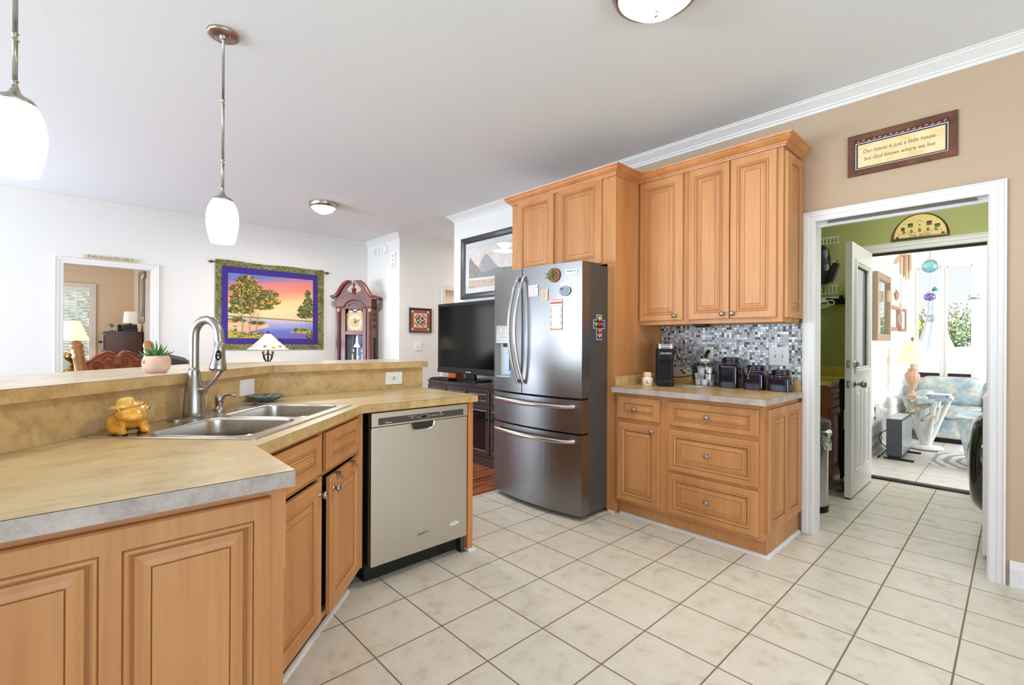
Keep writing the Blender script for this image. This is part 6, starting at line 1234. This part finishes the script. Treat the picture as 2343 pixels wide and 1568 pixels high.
text_mb(b, 'THE  ESTES', .032, Matrix.Translation((0, .022, .0065)), 5, .0006, sx=.92); build('panel', b, [flat('pl_cream', (232, 208, 138), .7), flat('pl_dark', (40, 44, 36), .7), flat('pl_red', (158, 60, 56), .7), flat('pl_green', (110, 130, 70), .7), flat('pl_yellow', (236, 212, 140), .7), flat('pl_plum', (120, 44, 66), .7)], o)
# laundry cabinet
LC = wood('laundry_oak', (130, 74, 42), (162, 98, 60), .4); o = thing('laundry_cabinet', 'medium brown cabinet with yellow counter behind the open glazed door', 'cabinet', (4.98, 1.36, 0))
b = MB(); b.box(4.62, 1.08, .09, 5.365, 1.65, .875); b.box(4.68, 1.14, 0, 5.365, 1.65, .09); build('carcass', b, LC, o, bevel=.002)
for z0, z1, nm in ((.70, .85, 'drawer'), (.12, .675, 'door')):
    for x0, x1 in ((4.64, 4.97), (5.0, 5.35)): b = MB(); raised(b, x0, z0, x1, z1, [(x0 + .045, z0 + .04, x1 - .045, z1 - .04)], 1.061); build(nm, b, [LC, MAPLE_DK], o)
b = MB(); b.box(4.59, 1.05, .876, 5.368, 1.655, .914, 0); b.box(4.59, 1.64, .914, 5.368, 1.655, 1.01, 0); b.box(5.353, 1.05, .914, 5.368, 1.64, 1.01, 0); build('counter', b, laminate('laundry_laminate', (176, 158, 72), (206, 188, 96), (216, 202, 120)), o, bevel=.002)
# trash can
o = thing('trash_can', 'slim steel trash can with black lid and clear bag just inside the doorway', 'trash can', (4.045, 1.075, 0)); cx, cy = 4.045, 1.075
b = MB(); b.lathe([(.136, .0), (.138, .045), (.134, .046)], (cx, cy, 0), 40); build('base_ring', b, BLACK, o)
b = MB(); b.lathe([(.133, .046), (.133, .565)], (cx, cy, 0), 48); build('body', b, brushed('trash_steel', (196, 196, 200), .25, (2, 2, 80)), o)
b = MB(); b.lathe([(.140, .600), (.147, .605), (.147, .645), (.140, .665), (.10, .682), (0, .69)], (cx, cy, 0), 44); b.box(cx - .045, cy - .03, .684, cx + .045, cy + .03, .695); build('lid', b, DKGREY, o, bevel=.003)
b = MB(); rs = []; rb = random.Random(2)
for z, r, am in ((.600, .138, .001), (.58, .150, .006), (.55, .150, .010), (.51, .146, .012), (.48, .140, .010), (.455, .143, .012)): rs.append([(cx + (r + am * math.sin(7 * a + z * 50) + am * rb.uniform(-.6, .6)) * math.cos(a), cy + (r + am * math.sin(7 * a + z * 50)) * math.sin(a), z + am * math.sin(5 * a)) for a in [2 * PI * i / 60 for i in range(60)]])
b.rings(rs, smooth=True); build('bag_liner', b, clear('bag_film', (.90, .92, .92), .16, .2), o)
# folded cart between cabinet and door
o = thing('folded_cart', 'black folded wheeled cart standing between the cabinet and the open door', 'cart', (4.74, 1.0, 0)); b = MB()
b.box(4.70, .985, .18, 4.76, 1.02, .62); b.tube([(4.70, 1.0, .10), (4.70, 1.0, .90)], .010, 8); b.tube([(4.78, 1.0, .10), (4.78, 1.0, .70)], .010, 8); b.box(4.715, .98, .70, 4.765, 1.02, .93); b.tube([(4.70, 1.0, .90), (4.66, 1.0, .93), (4.63, 1.0, .90), (4.63, 1.0, .86), (4.68, 1.0, .85)], .006, 8); build('frame', b, BLACK, o)
for x in (4.655, 4.75): b = MB(); b.cyl((x, .985, .035), (x, 1.015, .035), .034, 20); build('wheel', b, flat('wheel_grey', (120, 116, 110), .3, .6), o)
b = MB(); b.box(4.69, .978, .52, 4.75, .984, .68, 0); b.box(4.695, .976, .54, 4.745, .978, .60, 1); b.ball((4.73, .985, .36), .02, 10, 1); build('tag', b, [PAPER, flat('chrome_part', (190, 190, 190), .2, .9)], o)
# things hanging on the far laundry wall
b = MB()
for i in range(9): b.box(5.30, 1.16 + i * .03, 2.235, 5.366, 1.165 + i * .03, 2.24); b.box(5.296, 1.16 + i * .03, 2.18, 5.301, 1.165 + i * .03, 2.24)
for z in (2.18, 2.24): b.cyl((5.298, 1.15, z), (5.298, 1.45, z), .003, 6)
solo('wire_rack', b, WPLAS, 'upper white wire rack on the green wall left of the open door', 'rack')
b = MB()
for i in range(9): b.box(5.30, 1.17 + i * .03, 1.775, 5.366, 1.175 + i * .03, 1.78); b.box(5.296, 1.17 + i * .03, 1.70, 5.301, 1.175 + i * .03, 1.78)
for z in (1.70, 1.78): b.cyl((5.298, 1.17, z), (5.298, 1.45, z), .003, 6)
solo('wire_rack', b, WPLAS, 'lower white wire rack on the green wall above the broom holder', 'rack')
o = thing('tool_pouch', 'black leather tool pouch hanging from the upper wire rack', 'pouch', (5.27, 1.27, 1.80)); LB = flat('pouch_black', (26, 25, 26), .4, bump=.4, bscale=25)
b = MB(); rs = []
for z, y0, y1, d in ((2.17, 1.27, 1.40, .012), (2.12, 1.235, 1.42, .03), (2.05, 1.225, 1.43, .045), (1.98, 1.215, 1.43, .050), (1.92, 1.195, 1.43, .055), (1.86, 1.20, 1.43, .055), (1.815, 1.215, 1.42, .045), (1.80, 1.24, 1.40, .03)):
    n_ = 28; rs.append([(5.29 + (d + .006 * math.sin(5 * a + z * 40)) * math.cos(a), (y0 + y1) / 2 + ((y1 - y0) / 2 + .006 * math.sin(4 * a + z * 31)) * math.sin(a), z) for a in [2 * PI * i / n_ for i in range(n_)]])
b.rings(rs, smooth=True, cap='both'); build('body', b, LB, o)
b = MB(); b.tube([(5.25, 1.16, 1.98), (5.255, 1.19, 1.90), (5.26, 1.22, 1.81)], [.030, .036, .030], 12); build('pocket', b, LB, o)
b = MB(); b.cyl((5.25, 1.165, 1.97), (5.25, 1.15, 2.01), .008, 8, 0); b.cyl((5.25, 1.19, 1.97), (5.25, 1.185, 2.01), .009, 8, 1); build('tool_handle', b, [flat('handle_red', (196, 44, 36), .4), flat('handle_yellow', (220, 186, 60), .4)], o)
o = thing('broom_holder', 'wall rack with white loops and black clips on the green wall', 'rack', (5.33, 1.3, 1.6)); b = MB(); b.box(5.355, 1.16, 1.635, 5.368, 1.50, 1.675); build('rail', b, WPLAS, o, bevel=.002)
b = MB(); b.box(5.31, 1.10, 1.60, 5.35, 1.21, 1.655); b.box(5.28, 1.12, 1.655, 5.32, 1.15, 1.68); b.box(5.28, 1.10, 1.60, 5.31, 1.13, 1.635); b.box(5.30, 1.22, 1.62, 5.355, 1.26, 1.66); build('clip', b, BLACK, o, bevel=.004)
for (y, z, r, mm) in ((1.21, 1.615, .022, WPLAS), (1.26, 1.60, .028, WPLAS), (1.33, 1.585, .034, BLACK)):
    b = MB(); b.tube([(5.29, y + .13 + 0 * r, z + r), (5.29, y, z + r)] + [(5.29, y - r * math.sin(a), z + r * math.cos(a)) for a in [PI * i / 8 for i in range(1, 8)]] + [(5.29, y, z - r), (5.29, y + .13, z - r)], .0055, 8); build('loop', b, mm, o)
# washing machine at the right of the laundry
o = thing('washing_machine', 'white front loading washer with black door ring behind the right jamb', 'washing machine', (4.14, -.2, 0)); b = MB()
b.box(3.80, -.60, .02, 4.47, .135, .93); b.box(3.83, -.57, 0, 4.44, .10, .02); build('body', b, flat('washer_white', (232, 234, 240), .25, coat=.3), o, bevel=.02, seg=3)
b = MB(); b.X = Matrix.Translation((4.14, .135, .50)) @ Matrix.Rotation(-PI / 2, 4, 'X'); b.lathe([(.30, 0), (.30, .012), (.27, .045), (.24, .060), (.20, .064)][::1] + [(.18, .055), (0, .052)], seg=48); build('door_ring', b, flat('washer_black', (12, 12, 14), .1, coat=.5), o)
b = MB(); b.X = Matrix.Translation((4.14, .135, .50)) @ Matrix.Rotation(-PI / 2, 4, 'X'); b.lathe([(.178, .056), (.12, .075), (0, .082)], seg=40); build('door_glass', b, flat('washer_glass', (30, 40, 60), .05, coat=1), o)
b = MB(); b.box(3.86, .1355, .83, 4.42, .142, .91); build('control_panel', b, flat('washer_panel', (60, 62, 70), .2), o)

# ------------------------------------------------------------------ sunroom
o = thing('glass_table', 'round glass top end table on a white branching coral base', 'table', (7.36, .735, 0)); gx, gy, gz = 7.36, .735, .585
b = MB(); b.lathe([(0, gz), (.298, gz), (.302, gz + .005), (.298, gz + .010), (0, gz + .010)], (gx, gy, 0), 48); build('glass_top', b, clear('table_glass', (.88, .95, .93), .10), o)
CORAL = flat('coral_white', (244, 244, 240), .6, bump=.8, bscale=60)
b = MB(); b.lathe([(0, .0035), (.15, .0035), (.165, .010), (.15, .03), (.08, .045), (0, .05)], (gx, gy, 0), 30); cb_ = build('base', b, CORAL, o)
rc_ = random.Random(9)
for i in range(6):
    a = i * PI / 3 + .5; b = MB(); d_ = Vector((math.cos(a), math.sin(a), 0)); c0 = Vector((gx, gy, .03)); P = [c0, c0 + d_ * .05 + Vector((0, 0, .12)), c0 + d_ * .10 + Vector((0, 0, .26)), c0 + d_ * .15 + Vector((0, 0, .40)), c0 + d_ * .20 + Vector((0, 0, .545))]
    b.tube(P, [.040, .034, .028, .024, .022], 12); a2 = a + .9; d2 = Vector((math.cos(a2), math.sin(a2), 0)); b.tube([P[2], P[2] + d2 * .05 + Vector((0, 0, .08)), P[2] + d2 * .08 + Vector((0, 0, .20))], [.024, .020, .014], 10); build('coral_branch', b, CORAL, o)
o = thing('driftwood', 'weathered grey driftwood pieces tucked in the coral table base', 'driftwood', (7.2, .80, .3)); b = MB(); b.tube([(7.08, .86, .44), (7.14, .82, .47), (7.28, .76, .50), (7.46, .68, .52)], [.02, .045, .05, .02], 10, flat_=.6); b.tube([(7.10, .74, .36), (7.22, .68, .40), (7.36, .62, .48)], [.02, .035, .015], 10); b.tube([(7.16, .86, .42), (7.20, .84, .52), (7.2, .83, .565)], [.04, .04, .02], 10); build('branch', b, flat('driftwood_grey', (176, 168, 150), .8, var=.3, vscale=30, bump=.5, bscale=50), o)
TT = gz + .0105
o = thing('sunroom_lamp', 'peach urn table lamp with flared cream shade on the glass table', 'lamp', (7.40, .86, TT)); lx2, ly2 = 7.40, .865
PE = flat('peach_ceramic', (214, 168, 142), .4)
b = MB(); b.box(lx2 - .06, ly2 - .06, TT, lx2 + .06, ly2 + .06, TT + .018); b.lathe([(.045, .018), (.035, .04), (.022, .05), (.018, .09), (.028, .11), (.030, .12)], (lx2, ly2, TT), 24); prof = [(.030, .12), (.040, .15), (.062, .20), (.070, .24), (.068, .27), (.050, .295), (.036, .31), (.046, .325), (.046, .335), (.018, .34), (.018, .42)]
rs = [[(lx2 + r * (1 + .05 * math.cos(12 * a) * (.14 < z < .29)) * math.cos(a), ly2 + r * (1 + .05 * math.cos(12 * a) * (.14 < z < .29)) * math.sin(a), TT + z) for a in [2 * PI * i / 72 for i in range(72)]] for r, z in prof]; b.rings(rs, smooth=True); build('base', b, PE, o)
b = MB(); n_ = 32
def sq(r, z): return [(lx2 + r * (1.0 / max(abs(math.cos(a)), abs(math.sin(a)))) ** .55 * math.cos(a), ly2 + r * (1.0 / max(abs(math.cos(a)), abs(math.sin(a)))) ** .55 * math.sin(a), TT + z) for a in [2 * PI * i / n_ for i in range(n_)]]
b.rings([sq(.175, .395), sq(.140, .45), sq(.108, .52), sq(.088, .60), sq(.078, .66)], smooth=False); b.add(sq(.078, .66), [tuple(range(n_))]); build('lamp_shade', b, flat('shade_cream', (250, 226, 196), .8, emit=.25), o)
b = MB(); b.lathe([(.006, .66), (.006, .675), (.016, .685), (.014, .70), (.004, .715), (0, .72)], (lx2, ly2, TT), 16); build('finial', b, flat('finial_brown', (150, 110, 90), .4), o)
b = MB(); b.box(7.22, .52, TT + .0302, 7.42, .72, TT + .058, 0); b.box(7.218, .525, TT + .034, 7.2205, .715, TT + .054, 1)
for i in range(6): b.box(7.2165, .56 + i * .022, TT + .038, 7.2185, .572 + i * .022, TT + .050, 0)
solo('book', b, [PAPER, flat('book_blue', (96, 130, 190), .5)], 'thick book with blue spine on the glass table', 'book')
b = MB(); b.box(7.24, .50, TT, 7.44, .735, TT + .030, 0); b.box(7.2385, .505, TT + .004, 7.2405, .73, TT + .026, 1); solo('book', b, [PAPER, flat('book_pale', (190, 200, 214), .5)], 'pale book lying under the blue spined book', 'book')
b = MB(); b.box(7.13, .70, TT, 7.22, .80, TT + .026, 0); b.box(7.128, .71, TT + .006, 7.1305, .79, TT + .020, 1); solo('tissue_pack', b, [WPLAS, flat('pack_grey', (206, 206, 206), .5)], 'small white box at the front of the glass table', 'box')
# electric heater
o = thing('electric_heater', 'charcoal electric baseboard heater standing on black feet', 'heater', (6.74, .90, 0)); b = MB(); b.box(6.41, .832, .03, 7.06, .962, .425); htb = build('body', b, flat('heater_charcoal', (62, 68, 74), .4), o, bevel=.004)
b = MB(); b.box(6.42, .824, .06, 7.05, .8325, .41, 0); b.box(6.43, .84, .4255, 7.04, .95, .428, 1); build('grille', b, [flat('heater_silver', (190, 196, 204), .25, .6), flat('heater_top', (186, 186, 180), .4)], htb)
for x in (6.40, 6.94): b = MB(); b.prism([(x, .735), (x + .05, .735), (x + .055, .90), (x + .05, .985), (x, .985), (x + .005, .90)], 0, .012); b.box(x, .84, .010, x + .04, .95, .035); build('foot', b, BLACK, o, bevel=.003)
b = MB(); b.X = Matrix.Translation((6.409, 0, 0))
for y, z in ((.87, .375), (.90, .335), (.88, .32), (.92, .33), (.89, .30), (.90, .13), (.91, .15)): b.box(-.001, y - .004, z - .004, .0005, y + .004, z + .004)
build('screw', b, BLACK, o)
b = MB(); b.tube([(6.43, .962, .30), (6.42, 1.0, .27), (6.41, 1.03, .22), (6.42, 1.0, .15), (6.43, .965, .12)], .005, 8); b.tube([(6.42, .963, .09), (6.38, 1.0, .03), (6.37, 1.03, .006), (6.42, 1.02, .006), (6.5, 1.04, .006)], .005, 8); build('power_cord', b, BLACK, o)
b = MB(); b.box(6.58, 1.045, .40, 6.68, 1.084, .56, 0); b.box(6.60, .99, .47, 6.65, 1.045, .51, 0); b.box(6.605, .985, .485, 6.64, .99, .50, 1); solo('weather_outlet', b, [WPLAS, flat('plug_yellow', (226, 170, 40), .5)], 'white weatherproof outlet cover on the siding above the heater', 'outlet', bevel=.004)
# rug
m, n, l, p = mk('scroll_rug'); tc = n.new('ShaderNodeTexCoord'); w = n.new('ShaderNodeTexWave'); w.wave_type = 'RINGS'; w.rings_direction = 'Z'; w.inputs['Scale'].default_value = 3.2; w.inputs['Distortion'].default_value = 4; w.inputs['Detail'].default_value = 1; w.inputs['Detail Scale'].default_value = .8; l.new(tc.outputs['Object'], w.inputs[0]); r_ = n.new('ShaderNodeValToRGB'); r_.color_ramp.elements[0].position = .35; r_.color_ramp.elements[0].color = (*s2l((170, 170, 172)), 1); r_.color_ramp.elements[1].position = .55; r_.color_ramp.elements[1].color = (*s2l((236, 232, 228)), 1); l.new(w.outputs[0], r_.inputs[0]); l.new(r_.outputs[0], p.inputs['Base Color']); p.inputs['Roughness'].default_value = .95
b = MB(); b.box(6.44, -.75, -.0035, 7.27, .618, .003); solo('scroll_rug', b, m, 'cream rug with grey scroll pattern on the sunroom tile', 'rug')
# upholstered couch and armchair with rose print
UPH = batik('rose_upholstery', [(138, 156, 164), (152, 172, 180), (176, 190, 194), (216, 208, 190), (222, 208, 178)], 6.5, .9, .25)
def pill(name, x0, y0, z0, x1, y1, z1, par, r=.06): b = MB(); b.box(x0, y0, z0, x1, y1, z1); return build(name, b, UPH, par, bevel=r, seg=5)
o = thing('floral_loveseat', 'pale blue rose print loveseat against the sunroom windows', 'sofa', (8.3, .1, 0))
pill('seat_base', 7.98, -.75, .05, 8.66, .90, .30, o, .03); pill('seat_cushion', 7.94, .02, .30, 8.50, .72, .44, o); pill('seat_cushion', 7.94, -.70, .30, 8.50, .01, .44, o); pill('back_cushion', 8.36, .28, .40, 8.66, .93, .80, o, .12); pill('back_cushion', 8.30, -.60, .40, 8.62, .27, .68, o, .10); pill('armrest', 7.96, .73, .10, 8.66, .95, .62, o, .08)
b = MB(); b.box(7.99, -.74, 0, 8.6, .88, .05); build('plinth', b, BLACK, o)
o = thing('floral_armchair', 'rose print armchair cut off behind the washer at the right', 'armchair', (6.62, -.05, 0)); b = MB(); b.prism([(6.20, .20), (6.95, .20), (6.95, .315), (6.20, .315)], .03, .05)
b = MB(); b.rings([[(6.24, .16, .03), (6.90, .16, .03), (6.90, .315, .03), (6.24, .315, .03)], [(6.18, .12, .50), (6.96, .12, .50), (6.96, .40, .50), (6.18, .40, .50)], [(6.17, .12, .53), (6.97, .12, .53), (6.97, .41, .53), (6.17, .41, .53)]], cap='both'); build('armrest', b, UPH, o, bevel=.015)
pill('seat_cushion', 6.2, -.50, .12, 6.95, .155, .42, o); pill('backrest', 6.86, -.50, .30, 7.08, .25, .85, o, .08)
for x in (6.26, 6.88):
    for y in (.2, -.45): b = MB(); b.box(x - .02, y - .02, .0035, x + .02, y + .02, .13 if y < 0 else .04); build('leg', b, CHD, o)
# things on the siding wall
def wallframe(name, x0, x1, z0, z1, fw_, t, mat_, inner, label, cat):
    o = thing(name, label, cat, ((x0 + x1) / 2, 1.07, z0)); F = facing(((x0 + x1) / 2, 1.084, (z0 + z1) / 2), (0, -1, 0)); b = MB(); b.X = F; frame_rect(b, x1 - x0, z1 - z0, fw_, t, 0, [(0, 0), (0, t), (.004, t), (fw_ - .004, t), (fw_, t * .5), (fw_, 0)]); build('frame', b, mat_, o)
    b = MB(); b.X = F; w2, h2 = (x1 - x0) / 2 - fw_ + .002, (z1 - z0) / 2 - fw_ + .002; b.box(-w2, -h2, .001, w2, h2, t * .4); build(inner[0], b, inner[1], o); return o
wallframe('wall_mirror', 6.40, 7.20, 1.265, 2.02, .075, .045, flat('mirror_frame_woven', (158, 136, 108), .7, var=.25, vscale=90), ('mirror_glass', flat('mirror_silver', (235, 238, 238), .03, 1.0)), 'tall woven frame mirror on the white siding wall', 'mirror')
PK = flat('frame_rose_wood', (168, 118, 96), .5)
wallframe('wall_frame', 7.26, 7.80, 1.395, 1.705, .045, .03, PK, ('print', PAPER), 'rose brown frame nearer the mirror on the siding wall', 'picture')
wallframe('wall_frame', 8.05, 8.48, 1.40, 1.71, .04, .03, PK, ('print', PAPER), 'rose brown frame farther along the siding wall by the window', 'picture')
b = MB(); b.X = facing((7.84, 1.084, 1.86), (0, -1, 0)); b.lathe([(.05, 0), (.05, .01), (.03, .03), (0, .035)], seg=20, sy=1.4); solo('shell_ornament', b, flat('shell_brown', (176, 130, 110), .5), 'brown oval shell ornament on the siding above the frames', 'ornament')
o = thing('hanging_ornament', 'strung driftwood and silver fish ornament between the two frames', 'ornament', (7.9, 1.04, 1.45)); b = MB(); b.cyl((7.9, 1.04, 1.5), (7.9, 1.04, 2.1), .002, 6); build('string', b, PK, o); b = MB(); b.X = Matrix.Translation((7.9, 1.04, 1.56)); b.lathe([(0, -.10), (.022, -.05), (.030, 0), (.02, .05), (.006, .075), (.014, .10), (0, .102)], seg=16, sx=.5); build('fish', b, flat('fish_silver', (190, 190, 186), .3, .4), o)
b = MB(); b.X = Matrix.Translation((7.9, 1.04, 1.72)); b.lathe([(0, -.06), (.022, -.03), (.018, .02), (.006, .05), (0, .06)], seg=12); build('driftwood_piece', b, flat('peach_wood', (232, 200, 176), .7), o)
def hang(x, y, z0, z1, par, r=.0015): b = MB(); b.cyl((x, y, z0), (x, y, z1), r, 6); build('cord', b, flat('cord_jute', (206, 178, 148), .8), par)
CEI = 2.62
o = thing('wood_float', 'cream wooden net float hanging in front of the mirror', 'float', (7.0, 1.02, 1.72)); hang(7.0, 1.02, 1.85, CEI, o, .001); b = MB(); b.X = Matrix.Translation((7.0, 1.02, 1.785)); b.lathe([(0, -.068), (.026, -.062), (.030, -.03), (.030, .03), (.026, .062), (0, .068)], seg=20); build('float', b, flat('float_cream', (236, 208, 172), .6), o)
o = thing('bamboo_wind_chime', 'bamboo wind chime with slanted tubes hanging in the sunroom', 'wind chime', (7.0, .89, 1.93)); hang(7.0, .89, 2.30, CEI, o); b = MB(); b.lathe([(.050, 2.24), (.055, 2.25), (.055, 2.31), (.048, 2.32)], (7.0, .885, 0), 24); build('hub', b, flat('chime_coconut', (222, 196, 168), .8, var=.25, vscale=60), o)
BAM = flat('bamboo', (226, 192, 156), .5)
for i, (dy, zb) in enumerate(((.040, 2.02), (.015, 1.99), (-.010, 1.95), (-.032, 1.96), (-.048, 2.05))):
    b = MB(); b.tube([(6.99 + .02 * (i % 2), .885 + dy, 2.25), (6.99 + .02 * (i % 2), .885 + dy, zb + .03), (6.99 + .02 * (i % 2), .885 + dy, zb)], [.011, .011, .003], 10); build('tube', b, BAM, o)
b = MB(); b.X = Matrix.Translation((6.98, .955, 2.20)) @ Matrix.Rotation(.4, 4, 'X'); b.lathe([(.020, -.05), (.024, .0), (.012, .04), (0, .045)], seg=14); build('clapper', b, BAM, o)
def gfloat(y, z, r, rgb, sz, label, zt=CEI):
    o = thing('glass_float', label, 'glass float', (7.0, y, z - r)); hang(7.0, y, z + r * 1.45, zt, o, .0012 if r < .06 else .004)
    b = MB(); b.ball((7.0, y, z), r, 28, 0, sz=sz); build('globe', b, clear('float_glass_%d' % int(z * 100), rgb, .14, .04), o)
    b = MB()
    for i in range(6):
        a = i * PI / 3; P = [(7.0 + 1.02 * r * math.sin(t) * math.cos(a + .45 * math.sin(2 * t)), y + 1.02 * r * math.sin(t) * math.sin(a + .45 * math.sin(2 * t)), z + 1.02 * r * sz * math.cos(t)) for t in [PI * k / 12 for k in range(13)]]; b.tube(P, .002, 5); b.cyl((7.0, y, z + r * 1.45), (7.0 + .7 * r * math.cos(a), y + .7 * r * math.sin(a), z + .74 * r * sz), .0016, 5)
    build('netting', b, flat('net_tan', (214, 184, 156), .8), o)
gfloat(.672, 2.095, .070, (.45, .86, .90), 1.0, 'large aqua glass float in netting, highest of the three floats'); gfloat(.671, 1.753, .053, (.38, .34, .90), .80, 'cobalt violet glass float hanging in the middle', 2.02); gfloat(.662, 1.512, .036, (.70, .84, .98), 1.0, 'small clear blue glass float hanging lowest', 1.70)
o = thing('crab_ornament', 'small green crab ornament hanging by the right sunroom window', 'ornament', (7.0, .318, 1.69)); hang(7.0, .318, 1.73, CEI, o, .0008); b = MB(); b.ball((7.0, .318, 1.715), .028, 16, 0, .3, 1, .42)
for s_ in (-1, 1):
    b.tube([(7.0, .318 + s_ * .02, 1.722), (7.0, .318 + s_ * .040, 1.735), (7.0, .318 + s_ * .030, 1.752)], [.003, .004, .006], 6)
    for k in range(3): b.tube([(7.0, .318 + s_ * .022, 1.714), (7.0, .318 + s_ * (.040 + .004 * k), 1.712 - .006 * k), (7.0, .318 + s_ * .044, 1.700 - .006 * k)], .002, 5)
build('body', b, flat('crab_green', (130, 162, 150), .5), o)
# ------------------------------------------------------------------ outside the sunroom
b = MB(); b.box(8.9, -14, -.4, 45, 14, -.3); struct('ground', b, flat('lawn', (120, 136, 70), .9, var=.3, vscale=2), label='lawn outside the sunroom', cat='ground')
b = MB(); b.box(9.6, -1.2, -.3, 9.66, 2.4, .62, 0); b.box(9.55, -1.2, .62, 9.72, 2.4, .66, 0)
solo('deck_fence', MB().box(9.4, -1.2, -.3, 9.46, 2.4, .80), wood('deck_dark', (58, 34, 30), (92, 50, 44), .7), 'dark stained deck fence just outside the sunroom windows', 'fence')
b = MB(); b.add([(10.6, -1.6, .80), (10.6, 2.6, .80), (13.8, 2.6, 1.05), (13.8, -1.6, 1.35)], [(0, 1, 2, 3), (3, 2, 1, 0)]); b.box(10.6, -1.6, .55, 10.66, 2.6, .80)
for i in range(9): x = 10.9 + i * .34; b.box(x, -1.6, .84 + i * .03, x + .03, .5, .88 + i * .052)
for y in (-1.5, 2.5):
    for x in (10.63, 13.7): b.box(x - .05, y - .05, -.3, x + .05, y + .05, .9)
solo('shed_roof', b, flat('roof_white', (236, 234, 230), .7), 'low white roof outside beyond the deck fence', 'roof')
ux, uy = 13.0, 1.17
o = thing('closed_parasol', 'tall closed white garden parasol outside the windows', 'parasol', (ux, uy, -.3)); b = MB(); b.cyl((ux, uy, -.3), (ux, uy, 2.36), .03, 12); build('pole', b, WPLAS, o); b = MB(); rs = []
for z, r in ((2.32, .02), (2.22, .07), (2.05, .10), (1.95, .09), (1.7, .13), (1.35, .21), (1.12, .29), (1.02, .31)): rs.append([(ux + r * (1 + .12 * math.cos(8 * a)) * math.cos(a), uy + r * (1 + .12 * math.cos(8 * a)) * math.sin(a), z) for a in [2 * PI * i / 48 for i in range(48)]])
b.rings(rs, smooth=True); build('canopy', b, flat('canvas_white', (240, 240, 236), .9), o); b = MB(); b.lathe([(.03, 2.32), (.05, 2.35), (.02, 2.40), (0, 2.42)], (ux, uy, 0), 16); build('cap', b, flat('cap_teal', (60, 120, 120), .6), o)
def garden_tree(x, y, blobs, mats, label, seed, dens=1.0, ls=.11):
    o = thing('garden_tree', label, 'tree', (x, y, -.3)); rr = random.Random(seed); b = MB(); b.tube([(x, y, -.3), (x + .1, y, .8), (x, y + .05, 1.8)], [.16, .12, .06], 10)
    for i in range(7): bx_, by_, bz_, br_ = blobs[i % len(blobs)]; b.tube([(x, y, 1.0 + .1 * i), ((x + bx_) / 2, (y + by_) / 2, bz_ - br_ * .4), (bx_ + rr.uniform(-.3, .3), by_ + rr.uniform(-.3, .3), bz_ + br_ * .5)], [.05, .03, .01], 6)
    build('trunk', b, flat('bark_%d' % seed, (110, 92, 74), .9), o); b = MB()
    for bx_, by_, bz_, br_ in blobs:
        for i in range(int(900 * dens * br_ ** 2)):
            v = Vector((rr.gauss(0, 1), rr.gauss(0, 1), rr.gauss(0, 1))).normalized() * br_ * rr.random() ** .33; c = Vector((bx_, by_, bz_)) + v; u = Vector((rr.gauss(0, 1), rr.gauss(0, 1), rr.gauss(0, 1))).normalized() * ls * rr.uniform(.6, 1.2); w_ = u.orthogonal().normalized() * ls * .45
            b.add([tuple(c - u), tuple(c + w_), tuple(c + u), tuple(c - w_)], [(0, 1, 2, 3)], rr.randrange(len(mats)))
    lf = build('foliage', b, mats, o)
G1 = [flat('leaf_mid', (160, 178, 122), .8), flat('leaf_light', (196, 208, 160), .8), flat('leaf_deep', (116, 138, 92), .8)]
G2 = [flat('leaf_gold', (214, 202, 84), .8), flat('leaf_lime', (176, 182, 70), .8), flat('leaf_dark_olive', (122, 132, 60), .8)]  # three leaf tones scattered at random
G3 = [flat('leaf_rust', (206, 176, 150), .8), flat('leaf_tan', (214, 196, 168), .8)]
garden_tree(19, .6, [(19, -.3, 1.15, 1.1), (18.6, .9, 1.0, 1.1), (19.5, 1.9, .9, .9), (18.5, .2, .5, 1.1), (19.2, -1.4, 1.2, 1.1)], G1, 'grey green leafy tree seen through the right window', 21, 3.0, .062)
garden_tree(16, 1.95, [(16, 1.9, 1.35, .55), (15.8, 2.2, 1.0, .6), (16.2, 1.6, .9, .55), (15.9, 1.8, .4, .6)], G2, 'yellow green leafy tree seen through the left window', 22, 5.0, .05)
garden_tree(24, 1.6, [(24, .2, 2.2, .9), (24.3, 1.6, 2.1, .8), (24, 3.0, 2.2, .9), (24, -1, 2.0, 1.0)], G3 + [G1[1]], 'sparse rusty treetop behind the green tree', 23, .9, .06)
b = MB(); b.box(-4, 14, -.3, 3, 14.2, 3); 
hedge = MB(); rh = random.Random(4)
for i in range(1500):
    c = Vector((rh.uniform(-3, 2), rh.uniform(12.6, 13.6), rh.uniform(-.2, 3))); u = Vector((rh.gauss(0, 1), rh.gauss(0, 1), rh.gauss(0, 1))).normalized() * .16; w_ = u.orthogonal().normalized() * .08; hedge.add([tuple(c - u), tuple(c + w_), tuple(c + u), tuple(c - w_)], [(0, 1, 2, 3)], rh.randrange(3))
tag(recenter(build('hedge', hedge, [flat('hedge_a', (170, 214, 190), .8), flat('hedge_b', (140, 196, 160), .8), flat('hedge_c', (200, 226, 210), .8)])), 'green hedge glimpsed between the bedroom blind slats', 'hedge')
